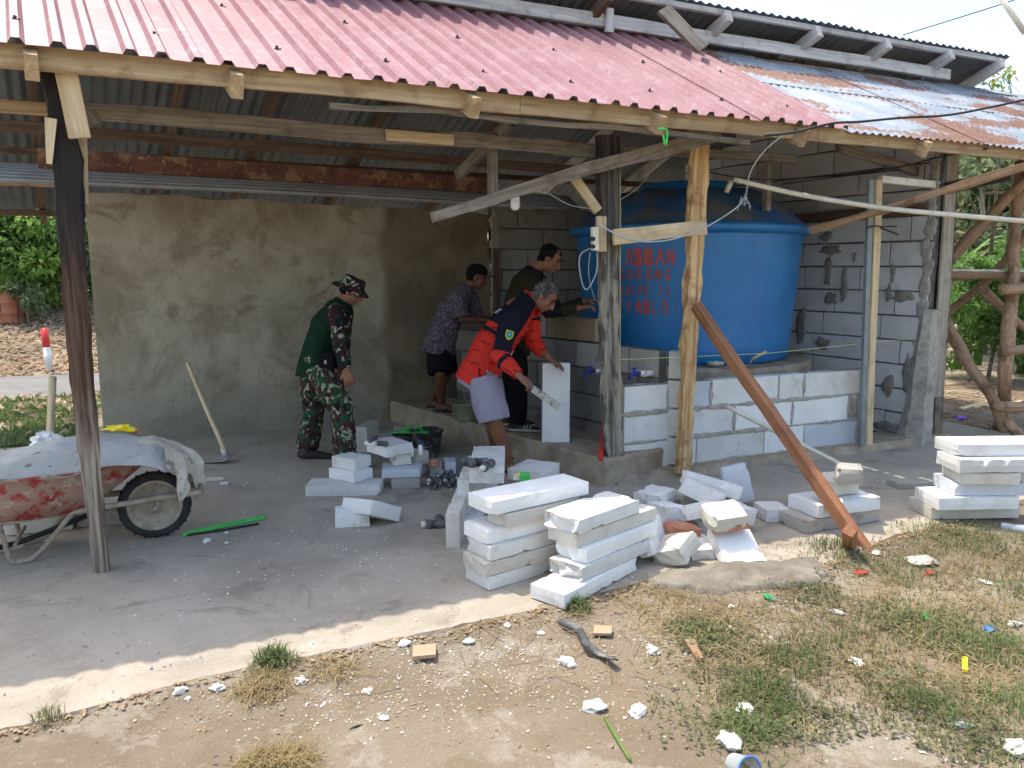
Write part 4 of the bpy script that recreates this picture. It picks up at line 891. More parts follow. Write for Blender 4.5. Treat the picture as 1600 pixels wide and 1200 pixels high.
# trowel on tank base with rag
tw = thing('trowel', 'trowel left on the tank plinth', 'trowel', (2.001,6.277,0.741))
t = MB(); a, b = Vector((1.733,6.252,0.713)), Vector((1.953,6.255,0.733)); q = (b - a); t.add([a, a + q * .7 + Vector((0, -.05, 0)), b, a + q * .7 + Vector((0, .05, 0)), a + UP * .006, a + q * .7 + Vector((0, -.05, .006)), b + UP * .006, a + q * .7 + Vector((0, .05, .006))], [(0, 3, 2, 1), (4, 5, 6, 7), (0, 1, 5, 4), (1, 2, 6, 5), (2, 3, 7, 6), (3, 0, 4, 7)]); t.build('blade', MT['steel'], tw)
pole('shank', [(1.953,6.255,0.733), (1.969,6.263,0.785)], .006, MT['steel'], tw); pole('handle', [(1.969,6.262,0.780), (2.091,6.291,0.840)], .013, MT['wood_pale'], tw)
def crumple(name, c, r, m, seed, lab=None, cat=None, parent=None, amp=.5, sub=3, rot=0, freq=2.2):
    bm = bmesh.new(); bmesh.ops.create_icosphere(bm, subdivisions=sub, radius=1)
    for v in bm.verts:
        n1 = noise.noise(v.co * freq + Vector((seed * 3.3, 0, 0))); n2 = noise.noise(v.co * freq * 2.7 + Vector((0, seed, 0))); v.co *= 1 + amp * n1 + amp * .45 * abs(n2) - amp * .2
    vs = [Vector((v.co.x * r[0], v.co.y * r[1], v.co.z * r[2])) for v in bm.verts]; fs = [tuple(x.index for x in f.verts) for f in bm.faces]; bm.free()
    M4 = Matrix.Translation(Vector(c)) @ Matrix.Rotation(R(rot), 4, 'Z')
    return tag(mesh_obj(name, vs, fs, MT[m], parent, False, mw=M4), lab, cat)
crumple('crumpled_rag', (1.669,6.257,0.744), (.07, .04, .02), 'sackpaper', 3, 'crumpled grey rag beside the trowel on the plinth', 'rag')
# red level tool by the post
tag(beam('red_spirit_level', (0.613,5.200,0.200), (0.702,5.705,0.387), .02, .03, MT['red_pl'], up=DD, jit=0), 'red spirit level standing against the grey post', 'level')
# clamps on jamb
cable('dark twisted wire round the door jamb', [(2.805,6.213,1.829), (2.874,6.211,1.848), (2.952,6.247,1.845), (3.103,6.316,1.849)], .006, 'cable', 'binding_wire', 'wire', 3)
cable('loose end of binding wire sticking off the jamb', [(2.946,6.255,1.836), (3.027,6.270,1.811), (3.123,6.313,1.783)], .007, 'cable', 'binding_wire', 'wire', 2)
# ================= SMALL THINGS ON THE BLOCKS AND FLOOR =================
def bottle(lab, c):
    b = thing('glue_bottle', lab, 'bottle', c); t = MB(); t.lathe([(0, 0), (.017, 0), (.018, .01), (.018, .06), (.008, .078)], c, 14); t.build('bottle_body', MT['white_pl'], b, True)
    t = MB(); t.lathe([(.009, .078), (.008, .098), (.003, .112), (0, .113)], c, 12); t.build('cap', MT['blue_pl'], b, True)
bottle('small glue bottle nearer the white slab', (-0.718,5.354,0.185)); bottle('small glue bottle nearer the black bucket', (-0.659,5.392,0.185))
t = MB(); c = Vector((-0.567,5.429,0.100)); t.lathe([(.02, 0), (.036, 0), (.038, .006), (.034, .012), (.034, .03), (.038, .036), (.036, .044), (.02, .044), (.02, 0)], c, 28); tag(t.build('tape_roll', MT['copper'], smooth=False), 'copper coloured roll of tape on a grey block', 'tape roll')
bk = thing('black_bucket', 'mortar caked black bucket behind the glue bottles', 'bucket', (-0.689,6.064,0.000)); c = Vector((-0.696,6.129,0.000)); 
t = MB(); t.lathe([(0, 0), (.1, 0), (.105, .02), (.13, .2), (.14, .205), (.14, .215), (.128, .215), (.1, .03), (0, .025)], c, 32, wob=.004); t.build('bucket_body', MT['bucket'], bk, True)
pole('bail', [c + Vector((-.13, 0, .2)), c + Vector((-.09, -.06, .13)), c + Vector((0, -.14, .1)), c + Vector((.09, -.06, .13)), c + Vector((.13, 0, .2))], .003, MT['steel'], bk, res=4)
tb = MB(); c = Vector((-0.887,6.263,0.000)); tb.lathe([(0, 0), (.09, 0), (.11, .15), (.115, .155), (.1, .15), (.08, .02), (0, .02)], c, 28); tag(tb.build('grey_tub', MT['pvc_grey'], smooth=True), 'dusty grey tub beside the black bucket', 'tub')
def sandal(name, lab, c, yaw, m, parent=None):
    root = thing(name, lab, 'sandal', c) if parent is None else parent; c = Vector(c); rm = Matrix.Rotation(R(yaw), 3, 'Z'); t = MB(); n = 18; vs = []
    for z in (0, .016):
        for k in range(n):
            a = 2 * math.pi * k / n; w = .042 * (1 - .22 * math.cos(a * 1.0 + math.pi) * 0) * (1 - .18 * (math.cos(a) < 0)); vs.append(c + rm @ Vector((math.cos(a) * .125, math.sin(a) * w, z)))
    t.add(vs, [tuple(range(n))[::-1], tuple(range(n, 2 * n))] + [(k, (k + 1) % n, n + (k + 1) % n, n + k) for k in range(n)]); t.build('sole', MT[m], root)
    for s in (-1, 1): pole('strap', [c + rm @ Vector((.07, 0, .016)), c + rm @ Vector((.03, .028 * s, .05)), c + rm @ Vector((-.03, .04 * s, .014))], .007, MT[m], root, res=3)
    return root
sandal('green_sandal', 'bright green sandal lying on the far block', (-0.887,6.281,0.160), 5, 'green_pl'); sandal('green_sandal', 'bright green sandal nearest the bucket rim', (-0.806,6.234,0.170), -8, 'green_pl')
# basin on the platform
bs = MB(); c = Vector((-0.401,6.660,0.200)); bs.lathe([(0, 0), (.11, 0), (.115, .01), (.135, .14), (.15, .145), (.15, .155), (.13, .15), (.105, .02), (0, .015)], c, 32); MT['basin'] = plain('green_grey_plastic', (.2, .22, .15), .6, stains=[(9, .5, .62, (.36, .33, .27), .6)])
tag(bs.build('plastic_basin', MT['basin'], smooth=True), 'dull green basin on the step behind the man in red', 'basin')
def fitting(lab, c, yaw, s=1.0, parent=None, name='pipe_fitting', m='pvc_grey', tee=True, group=None, pitch=0):
    r = thing(name, lab, 'pipe fitting', c, group); c = Vector(c); q = Matrix.Rotation(R(yaw), 3, 'Z') @ Matrix.Rotation(R(pitch), 3, 'Y'); t = MB()
    prof = [(-.05, .02), (-.03, .02), (-.03, .017), (.03, .017), (.03, .02), (.05, .02)]
    t.tube([c + q @ Vector((x * s, 0, 0)) for x, _ in prof], [y * s for _, y in prof], 12)
    if tee: t.tube([c, c + q @ Vector((0, -.035 * s, .01)), c + q @ Vector((0, -.045 * s, .012))], [.017 * s, .017 * s, .02 * s], 12)
    t.build('body', MT[m], r, True); e = MB()
    e.tube([c + q @ Vector((.049 * s, 0, 0)), c + q @ Vector((.07 * s, 0, 0))], .0135 * s, 12); e.build('collar', MT['pvc'], r, True); return r
fitting('black pipe tee lying on the dusty block', Vector((-0.214,4.319,0.405)), -14, 1.5); fitting('pale nosed pipe piece beside the tee on the dusty block', Vector((-0.138,4.246,0.405)), -110, 1.25, tee=False)
fitting('grey pipe tee lying alone on the slab before the block on edge', Vector((-0.429,4.351,0.022)), 184, 1.5)
for i in range(14): fitting('black elbow or tee in the small heap of pipe fittings', Vector((-0.604,5.205,0.020)) + Vector((rnd.uniform(0, .18), rnd.uniform(-.05, .08), rnd.uniform(0, .04))), rnd.uniform(0, 360), .75, tee=i % 2 == 0, group='heap of black pipe fittings', pitch=rnd.uniform(-30, 30))
for i in range(5): fitting('black fitting in the second small heap by the copper tape', Vector((-0.436,5.287,0.020)) + Vector((rnd.uniform(-.05, .05), rnd.uniform(-.05, .05), rnd.uniform(0, .05))), rnd.uniform(0, 360), .8, group='small heap of fittings by the tape', pitch=rnd.uniform(-30, 30))
pl = thing('grey_plug', 'white and grey connector on the slab before the soldier', 'connector', (-0.875,4.941,0.394)); beam('connector_body', (-1.030,5.258,0.305), (-0.954,5.258,0.305), .03, .025, MT['white_pl'], pl); fitting_c = Vector((-0.891,5.150,0.325)); t = MB(); t.tube([fitting_c - Vector((.03, 0, 0)), fitting_c + Vector((.04, -.01, 0))], .018, 12); t.build('socket', MT['pvc_grey'], pl, True)
pole('pipe_stub', [(-0.964,5.099,0.350), (-0.975,5.402,0.310)], .012, MT['pvc_grey'], pl)
tm = thing('tape_measure', 'green and white tape measure on a block end', 'tape measure', (0.067,4.369,0.300)); beam('measure_body', (0.045,4.329,0.315), (0.104,4.329,0.315), .045, .045, MT['green_pl'], tm, jit=.001); beam('measure_label', (0.007,4.351,0.305), (0.041,4.351,0.305), .04, .02, MT['white_pl'], tm); beam('lock', (0.022,4.316,0.330), (0.048,4.316,0.330), .02, .012, MT['yellow_pl'], tm)
for i, (a, b) in enumerate([((-2.216,5.356,0.010), (-2.111,5.408,0.010)), ((-2.188,5.287,0.006), (-2.215,5.401,0.012))]): pass
tag(beam('pale_batten', (-2.204,5.349,0.012), (-2.083,5.383,0.012), .02, .02, MT['pvc']), 'pale short offcut on the floor near the hoe', 'offcut')
tag(blk('pale flat chip beside the offcut near the hoe', (-2.059,5.242,0.000), 10, (.06, .05, .02), 'aac'), cat='chip')
# green rack
gr = thing('green_bars', 'bright green slatted strip on the floor beside the tyre', 'strip', (-1.707,4.381,0.000))
for k in range(3): beam('bar', Vector((-1.869,4.191,0.012)) + Vector((0, .022 * k, 0)), Vector((-1.510,4.499,0.012)) + Vector((0, .022 * k, 0)), .008, .012, MT['green_pl'], gr, jit=.001)
for k in range(9): a = Vector((-1.867,4.186,0.014)).lerp(Vector((-1.508,4.493,0.014)), (k + .5) / 9); beam('cross_bar', a - Vector((0, .002, 0)), a + Vector((0, .048, 0)), .008, .008, MT['green_pl'], gr, jit=0)
tag(pole('dark_stick', [(-1.852,4.203,0.008), (-1.671,4.284,0.010), (-1.510,4.404,0.008)], .007, MT['black'], jit=.004), 'dark stick lying along the green strip', 'stick')
# hoe at the wall
ho = thing('hoe', 'long handled hoe leaning on the plastered wall', 'hoe', (-2.332,6.064,0.000))
pole('handle', [(-2.683,6.307,0.743), (-2.510,6.161,0.441), (-2.313,5.967,0.154), (-2.277,5.954,0.064)], [.017, .018, .018, .02], MT['wood_pale'], ho, res=4)
t = MB(); a = Vector((-2.232,5.880,0.030)); b = Vector((-2.453,5.878,0.010)); s = Vector((.02, .13, .02)); t.add([a - s * .3, b - s * .2, b + s * .6, a + s * .7, a - s * .3 + UP * .006, b - s * .2 + UP * .006, b + s * .6 + UP * .006, a + s * .7 + UP * .006], [(0, 3, 2, 1), (4, 5, 6, 7), (0, 1, 5, 4), (1, 2, 6, 5), (2, 3, 7, 6), (3, 0, 4, 7)]); t.build('blade', MT['steel'], ho)
t = MB(); t.tube([Vector((-2.293,5.960,0.104)), Vector((-2.267,5.948,0.023))], .026, 10); t.build('socket', MT['steel'], ho, True)
# ================= WHEELBARROW =================
wb = thing('wheelbarrow', 'muddy red wheelbarrow heaped and covered with a grey sheet', 'wheelbarrow', (-2.03, 4.2, 0))
WO = Vector((-2.02, 4.2, 0)); ax = R(24); WX = Vector((math.cos(ax), math.sin(ax), 0)); WY = Vector((-math.sin(ax), math.cos(ax), 0))
def wp(x, y, z): return WO + WX * x + WY * y + UP * z
wm = Matrix((WX, WY * -1, UP)).transposed()
wc = wp(0, 0, .19); rot = Matrix((WX, UP, WY)).transposed()
wheel = MB(); wheel.lathe([(.145, -.028), (.165, -.034), (.18, -.03), (.189, -.015), (.19, 0), (.189, .015), (.18, .03), (.165, .034), (.145, .028), (.145, -.028)], wc, 48, mat3=rot); wh = wheel.build('wheel', MT['tyre'], wb, True)
for k in range(40):
    a = 2 * math.pi * k / 40; mbk = MB(); d_ = WX * math.cos(a) + UP * math.sin(a); mbk.box(wc + d_ * .188 + WY * (.012 if k % 2 else -.012), d_ * .008, WY * .034, d_.cross(WY) * .014)
    if k < 40: mbk.build('tread_lug', MT['tyre'], wh)
t = MB(); t.lathe([(.146, -.025), (.14, -.03), (.12, -.018), (.118, -.012), (.07, -.022), (.04, -.026), (.035, -.04), (0, -.04)], wc, 40, mat3=rot, wob=.003); t.lathe([(.146, .025), (.14, .03), (.12, .018), (.07, .022), (.035, .04), (0, .04)], wc, 40, mat3=rot); t.build('rim', MT['mud'], wb, True)
pole('axle', [wp(0, -.1, .19), wp(0, .1, .19)], .012, MT['steel'], wb)
for s in (-1, 1):
    pole('bracket', [wp(0, .085 * s, .19), wp(.02, .09 * s, .225), wp(.0, .1 * s, .25)], .01, MT['mud'], wb)
pole('frame_tube', [wp(-1.6, -.27, .5), wp(-.9, -.2, .26), wp(-.5, -.16, .24), wp(0, -.105, .25), wp(.2, -.1, .255), wp(.245, -.06, .255), wp(.25, 0, .255), wp(.245, .06, .255), wp(.2, .1, .255), wp(0, .105, .25), wp(-.5, .16, .24), wp(-.9, .2, .26), wp(-1.6, .27, .5)], .017, MT['mud'], wb, res=5, jit=.004)
for s in (-1, 1):
    pole('leg', [wp(-.72, .17 * s, .27), wp(-.7, .165 * s, .12), wp(-.68, .16 * s, .02), wp(-.62, .16 * s, .013), wp(-.55, .16 * s, .05), wp(-.38, .15 * s, .25)], .013, MT['mud'], wb, res=4, jit=.003)
pole('leg_bar', [wp(-.66, -.16, .1), wp(-.66, .16, .1)], .009, MT['mud'], wb)
def sheet_tray():
    vs = []; n = 28; lev = [(.235, -.95, -.36, .17), (.24, -1.0, -.3, .2), (.33, -1.1, -.16, .25), (.42, -1.2, -.04, .29), (.48, -1.26, .04, .31), (.485, -1.28, .06, .322), (.475, -1.28, .06, .322)]
    for z, x0, x1, w in lev:
        for k in range(n):
            a = 2 * math.pi * k / n; cx, sx = math.cos(a), math.sin(a); p_ = 2.6; r_ = (abs(cx) ** p_ + abs(sx) ** p_) ** (-1 / p_)
            x = (x0 + x1) / 2 + (x1 - x0) / 2 * cx * r_; y = w * sx * r_; vs.append(wp(x, y, z + .03 * (x > -.3) * (z > .3) * (x + .3) / .35 + .006 * noise.noise(Vector((x * 6, y * 6, z)))))
    fs = [tuple(reversed(range(n)))] + [(l * n + k, l * n + (k + 1) % n, l * n + n + (k + 1) % n, l * n + n + k) for l in range(len(lev) - 1) for k in range(n)]
    o = mesh_obj('tray', vs, fs, MT['barrow'], wb, True); md = o.modifiers.new('t', 'SOLIDIFY'); md.thickness = .004; return o
sheet_tray()
cv = MB(); NX, NY = 60, 30
for i in range(NX + 1):
    x = -1.35 + 1.42 * i / NX; 
    for j in range(NY + 1):
        f = -1 + 2 * j / NY; y = .315 * f; top = .54 + .075 * math.exp(-((x + .28) / .33) ** 2) - .05 * max(0, -x - .6)
        z = top - (top - .5) * abs(f) ** 1.7 - .012 * max(0, abs(f) - .86) / .14 * (1 + .8 * math.sin(x * 11)) + .022 * noise.noise(Vector((x * 4, y * 5, 0))) + .01 * noise.noise(Vector((x * 12, y * 12, 3)))
        if x > .03: z -= (x - .03) * .8
        cv.v.append(wp(x, y * (1 - .4 * max(0, x)), z))
cv.f = [(i * (NY + 1) + j, (i + 1) * (NY + 1) + j, (i + 1) * (NY + 1) + j + 1, i * (NY + 1) + j + 1) for i in range(NX) for j in range(NY)]; cv.m = [0] * len(cv.f)
o = cv.build('cover_sheet', MT['sack'], None, True); md = o.modifiers.new('t', 'SOLIDIFY'); md.thickness = .003; tag(o, 'grey speckled sheet spread over the red wheelbarrow', 'sheet')
def draped(lab, x0, x1, z0, z1, y0, y1, m, seed, name='paper_sack'):
    q = MB(); A_, B_ = 34, 30
    for i in range(A_ + 1):
        f = i / A_
        for j in range(B_ + 1):
            g = j / B_; y = y0 + (y1 - y0) * g; fo = .022 * math.sin(g * 15 + 4 * f + seed) * f + .03 * noise.noise(Vector((f * 2.5 + seed, g * 3, 0))) + .014 * noise.noise(Vector((f * 7, g * 8 + seed, 2)))
            x = x0 + (x1 - x0) * math.sin(f * 1.5) ** .8 + fo; z = z0 - (z0 - z1) * f ** 1.7 + .02 * noise.noise(Vector((f * 4, g * 4 + seed, 5))) - .16 * (2 * g - 1) ** 2 * (.25 + f * .75); x -= .06 * (2 * g - 1) ** 2 * f
            q.v.append(wp(x, y, z))
    q.f = [(i * (B_ + 1) + j, (i + 1) * (B_ + 1) + j, (i + 1) * (B_ + 1) + j + 1, i * (B_ + 1) + j + 1) for i in range(A_) for j in range(B_)]; q.m = [0] * len(q.f)
    o = q.build(name, MT[m], None, False); md = o.modifiers.new('t', 'SOLIDIFY'); md.thickness = .003; return tag(o, lab, 'sack')
draped('crumpled paper sack hanging over the wheel', -.06, .2, .575, .37, -.16, .12, 'sackpaper', 2); draped('torn cement sack drooping at the barrow nose', -.02, .27, .55, .3, .02, .22, 'sackpaper', 5)
crumple('yellow_glove', (-2.218,4.266,0.616), (.085, .035, .02), 'yellow_pl', 6, 'bright yellow rubber glove on the grey sheet', 'glove', amp=.7)
crumple('pink_cloth', (-2.156,4.313,0.591), (.035, .025, .015), 'copper', 8, 'small pink rag beside the yellow glove', 'rag', amp=.6)
tag(pole('long_pole', [(-2.932,4.853,0.823), (-2.880,4.725,0.639), (-2.824,4.601,0.486), (-2.768,4.475,0.315)], [.024, .022, .025, .022], MT['wood_pale'], res=3), 'pale round handle standing up behind the wheelbarrow', 'handle')
crumple('printed_sack', (-2.760,4.451,0.496), (.09, .07, .06), 'white_pl', 2, 'white printed sack end behind the wheelbarrow', 'sack', amp=.5)
tag(pole('black_hose', [(-2.887,3.854,0.020), (-2.711,3.998,0.030), (-2.576,4.069,0.070), (-2.424,4.184,0.120), (-2.406,4.463,0.100)], .016, MT['black'], res=4), 'black hose running under the wheelbarrow', 'hose')
# ================= STICK FRAME, BARREL, MARKER =================
sf = thing('stick_frame', 'rough frame of barked sticks in the yard by the rusty roof', 'frame', (4.973,7.605,-0.050))
def stick(pts, r, jit=.03): return pole('stick', pts, [r * q for q in (1, .9, .85, .8, .75)[:len(pts)]] if len(pts) < 6 else r, MT['wood_stick'], sf, seg=9, jit=jit, res=5)
stick([(4.859,7.499,-0.100), (4.299,6.628,0.519), (4.420,6.843,1.289), (4.543,7.045,1.969), (4.577,7.120,2.480)], .062)
stick([(3.955,7.010,1.052), (4.083,6.859,0.717), (4.222,6.714,0.420), (4.310,6.569,0.121)], .055)
stick([(4.023,7.188,1.572), (4.258,7.134,1.889), (4.456,7.070,2.139), (4.590,7.001,2.354)], .055)
stick([(3.943,7.071,1.468), (4.286,7.019,1.456), (4.830,6.964,1.422)], .05)
stick([(4.193,7.420,1.087), (4.380,7.254,1.336), (4.521,7.091,1.600), (4.647,6.934,1.906)], .04)
stick([(4.319,7.153,1.338), (4.433,7.027,1.167), (4.715,6.889,0.916)], .045)
stick([(4.224,6.650,1.350), (4.760,6.855,1.373)], .05); stick([(4.213,6.571,0.816), (4.888,6.876,0.831)], .045); stick([(4.095,6.401,0.355), (4.817,6.700,0.325)], .05)
stick([(4.198,6.382,0.227), (4.224,6.265,0.120)], .04); stick([(6.126,8.020,-0.100), (5.204,6.977,1.513), (5.175,7.120,2.480)], .06)
tag(beam('pale_rail', (3.915,7.027,1.508), (4.830,6.975,1.496), .03, .02, MT['pvc']), 'pale strip laid along the stick rail', 'strip')
bl = thing('rusty_drum', 'rusty orange and black drum under the trees', 'drum', (-10.157,15.649,0.500)); c = Vector((-8.673,13.301,0.694)); c.z = gz(c.x, c.y) - .02; t = MB(); t.lathe([(0, 0), (.22, 0), (.22, .02), (.21, .03), (.21, .17), (.22, .18), (.21, .19), (.21, .35), (.22, .36), (.21, .37), (.21, .5), (.225, .52), (0, .5)], c, 28)
MT['drum'] = mat('drum_paint', (.42, .14, .07), (.03, .03, .04), 3.2, stretch=(1, 1, .15), lo=.46, hi=.5, rough=.7, stains=[(8, .5, .6, (.3, .2, .14), .5)]); t.build('drum_body', MT['drum'], bl, True); 
mk = thing('marker_post', 'leaning red and white road marker post', 'marker post', (-7.044,11.597,0.000)); pole('white_part', [(-6.808,11.209,0.050), (-6.846,11.257,0.376)], .05, MT['white_pl'], mk); pole('red_part', [(-6.846,11.257,0.376), (-6.884,11.298,0.656)], .05, MT['red_pl'], mk)
# ================= PEOPLE =================
def remesh(name, mb, voxel, mats, parent, smooth_it=3, disp=None, assign=None):
    """fuse the overlapping closed shapes of mb into one continuous skin"""
    me = bpy.data.meshes.new('raw'); me.from_pydata([tuple(v) for v in mb.v], [], mb.f)
    bm = bmesh.new(); bm.from_mesh(me); bmesh.ops.recalc_face_normals(bm, faces=bm.faces); bm.to_mesh(me); bm.free()
    ob = bpy.data.objects.new('raw', me); scn.collection.objects.link(ob)
    m = ob.modifiers.new('r', 'REMESH'); m.mode = 'VOXEL'; m.voxel_size = voxel
    if smooth_it: s = ob.modifiers.new('s', 'SMOOTH'); s.factor = .5; s.iterations = smooth_it
    dg = bpy.context.evaluated_depsgraph_get(); out = bpy.data.meshes.new_from_object(ob.evaluated_get(dg)); bpy.data.objects.remove(ob)
    out.name = name
    for m_ in mats: out.materials.append(m_)
    if disp:
        co = [v.co.copy() for v in out.vertices]; no = [v.normal.copy() for v in out.vertices]
        for v, c, n in zip(out.vertices, co, no): v.co = c + n * disp(c, n)
    for p_ in out.polygons:
        p_.use_smooth = True
        if assign: p_.material_index = assign(p_.center, p_.normal)
    out.update(); o = bpy.data.objects.new(name, out); return link(o, parent)
def folds(amp, sc=9, seed=0, ax=Vector((0, 0, 1)), st=.35):
    def f(c, n):
        q = Vector((c.x + seed, c.y, c.z * st)) * sc
        return amp * (noise.noise(q) + .5 * abs(noise.noise(q * 2.1 + Vector((3, 1, seed)))) * 2 - .4)
    return f
def mat3(F, U):
    F = Vector(F).normalized(); U = Vector(U); U = (U - F * U.dot(F)).normalized(); L = U.cross(F); return L, F, U, Matrix((L, F, U)).transposed()
def hand(mb, w, hd, pn, ts, curl=30, s=1.0, sp=.021):
    w = Vector(w); hd = Vector(hd).normalized(); pn = Vector(pn); pn = (pn - hd * pn.dot(hd)).normalized(); sd = hd.cross(pn) * ts
    mb.tube([w - hd * .03, w + hd * .01, w + hd * .045, w + hd * .085, w + hd * .095], [(.024 * s, .021 * s), (.03 * s, .02 * s), (.04 * s, .018 * s), (.042 * s, .014 * s), (.03 * s, .008 * s)], 12, lat=sd)
    for i, ln in enumerate((.066, .076, .071, .056)):
        p_ = w + hd * (.08 - .004 * abs(i - 1.3)) + sd * ((1.5 - i) * sp * s); a = R(curl * .5); pts = [p_ - hd * .02, p_]; d = hd
        for k, fr in enumerate((.42, .32, .26)):
            d = (hd * math.cos(a) + pn * math.sin(a)) + sd * ((1.5 - i) * .05); p_ = p_ + d.normalized() * ln * fr * s; pts.append(p_); a += R(curl)
        mb.tube(pts, [.0095 * s, .0095 * s, .009 * s, .0082 * s, .006 * s], 8)
    b = w + hd * .02 + sd * .026 * s; d = (hd * .75 + sd * .65 + pn * .35).normalized(); mb.tube([b - sd * .012, b + d * .03 * s, b + d * .05 * s + pn * .006, b + (hd * .9 + sd * .25 + pn * .5).normalized() * .075 * s], [.014 * s, .0125 * s, .011 * s, .0075 * s], 8)
def shoe(mb, an, F, s=1.0):
    an = Vector(an); F = Vector(F).normalized(); L = F.cross(UP); g = an - UP * .085 * s
    mb.tube([g - F * .075 * s + UP * .03, g - F * .04 * s + UP * .035, g + F * .05 * s + UP * .035, g + F * .12 * s + UP * .028, g + F * .17 * s + UP * .022, g + F * .195 * s + UP * .018], [(.028, .024), (.037, .036), (.041, .034), (.046, .026), (.04, .02), (.018, .012)], 14, lat=L)
    mb.tube([an + UP * .03, g + UP * .04 - F * .02], [.045 * s, .042 * s], 12)
def foot(mb, an, F, s=1.0):
    an = Vector(an); F = Vector(F).normalized(); L = F.cross(UP); g = an - UP * .075 * s
    mb.tube([g - F * .055 * s + UP * .028, g - F * .02 * s + UP * .04, g + F * .04 * s + UP * .036, g + F * .1 * s + UP * .022, g + F * .14 * s + UP * .016], [(.022, .024), (.032, .038), (.034, .032), (.042, .02), (.04, .013)], 12, lat=L)
    mb.tube([an + UP * .02, g + UP * .045 - F * .01], [.034 * s, .034 * s], 10)
    for i in range(5):
        b = g + F * (.135 - .006 * i) * s + L * (-.032 + .016 * i) + UP * .014; mb.tube([b, b + F * (.038 - .004 * i)], [.0095 if i else .013, .007 if i else .01], 7)
def head(mb, c, L, F, U, m3, s=1.0):
    c = Vector(c); e = lambda p, r: mb.ell(c + (L * p[0] + F * p[1] + U * p[2]) * s, [q * s for q in r], m3, 14, 10)
    e((0, -.005, .03), (.074, .092, .085)); e((0, .022, -.035), (.06, .068, .072)); e((0, .058, -.085), (.03, .024, .022)); e((0, .02, -.07), (.048, .05, .035))
    mb.tube([c + (F * .082 + U * .018) * s, c + (F * .104 - U * .012) * s, c + (F * .112 - U * .027) * s, c + (F * .088 - U * .034) * s], [.009, .012, .017, .012], 8)
    e((0, .076, .03), (.046, .014, .012)); e((0, .084, -.052), (.024, .012, .006)); e((0, .084, -.063), (.022, .011, .007))
    for k in (-1, 1): e((k * .036, .06, -.018), (.024, .022, .02)); e((k * .074, -.005, -.005), (.009, .019, .031))
def face_bits(root, c, L, F, U, m3, s=1.0, hair=None):
    for k in (-1, 1):
        t = MB(); t.ell(c + (L * .031 * k + F * .081 + U * .011) * s, (.014 * s, .006 * s, .006 * s), m3, 10, 8); t.build('eye', MT['eye'], root, True)
        pole('eyebrow', [c + (L * .048 * k + F * .078 + U * .03) * s, c + (L * .03 * k + F * .09 + U * .036) * s, c + (L * .014 * k + F * .093 + U * .031) * s], .0045, MT['hair'], root, 6)
MT['shoe_brown'] = plain('worn_shoe', (.03, .024, .02), .8, stains=[(12, .5, .65, (.14, .1, .07), .8)])
MT['eye'] = plain('eye', (.04, .025, .02), .2)
MT['hair'] = mat('black_hair', (.008, .007, .007), (.014, .012, .012), 30, rough=.8, bump=.8, bscale=90, spec=.1)
MT['hair_grey'] = mat('greying_hair', (.025, .025, .025), (.13, .13, .13), 34, rough=.6, bump=.8, bscale=90)
def skin(name, c): return mat(name, c, tuple(x * .8 for x in c), 12, rough=.5, bump=.15, bscale=120, bdist=.001, spec=.4)
MT['skin_a'] = skin('skin_tan', (.3, .14, .085)); MT['skin_b'] = skin('skin_brown', (.27, .12, .07)); MT['skin_c'] = skin('skin_dark', (.16, .07, .045))
def camo(name, cols, sc, th=(.44, .52, .6)):
    m, nt, b = nodes(name); k = NT(nt); v = k.coord('World', (1, 1, .8))
    n1 = k.noise(v, sc, 2, .5, 1.6); n2 = k.noise(v, sc * 1.25, 2, .5, 2.2); n3 = k.noise(v, sc * 1.7, 2, .5, 2.6)
    vv = k.new('ShaderNodeVectorMath', operation='ADD'); k.l.new(v, vv.inputs[0]); vv.inputs[1].default_value = (7, 3, 5); n2 = k.noise(vv.outputs[0], sc * 1.2, 2, .5, 2.0)
    c = k.mix(k.step(n1, .475, .485), cols[0], cols[1]); c = k.mix(k.step(n2, .575, .585), c, cols[2]); c = k.mix(k.step(n3, .6, .61), c, cols[3])
    k.l.new(c, b.inputs['Base Color']); b.inputs['Roughness'].default_value = .9; b.inputs['Specular IOR Level'].default_value = .15; k.l.new(k.bump(k.noise(v, 120, 3), .2, .002), b.inputs['Normal']); return m
MT['camo'] = camo('camouflage', [(.02, .085, .035), (.065, .032, .032), (.33, .3, .23), (.012, .012, .012)], 9)
MT['camo_dark'] = camo('camouflage_dark', [(.012, .014, .02), (.045, .018, .022), (.36, .34, .27), (.02, .08, .03)], 9)
def cloth(name, c, var=.85, rough=.9, **kw): return mat(name, c, tuple(x * var for x in c), 9, rough=rough, bump=.25, bscale=150, bdist=.001, spec=.15, **kw)
MT['green_shirt'] = cloth('dark_green_cloth', (.008, .035, .018)); MT['red_cloth'] = cloth('red_jersey', (.62, .032, .02)); MT['navy'] = cloth('navy_jersey', (.012, .013, .024)); MT['lilac'] = cloth('lilac_grey_cloth', (.29, .28, .36), .92)
MT['black_cloth'] = cloth('black_cloth', (.01, .01, .012)); MT['olive'] = cloth('olive_cloth', (.03, .026, .012)); MT['white_cloth'] = cloth('white_print', (.7, .7, .7)); MT['pink_print'] = cloth('pink_print', (.6, .22, .2))
def batik():
    m, nt, b = nodes('patterned_shirt'); k = NT(nt); v = k.coord('World'); vo = k.new('ShaderNodeTexVoronoi'); vo.inputs['Scale'].default_value = 38; k.l.new(v, vo.inputs['Vector'])
    c = k.mix(k.step(vo.outputs['Distance'], .25, .5), (.2, .18, .2), (.075, .055, .085)); c = k.mix(k.step(k.noise(v, 22, 4), .5, .6), c, (.13, .1, .12)); k.l.new(c, b.inputs['Base Color']); b.inputs['Roughness'].default_value = .9; return m
MT['batik'] = batik()
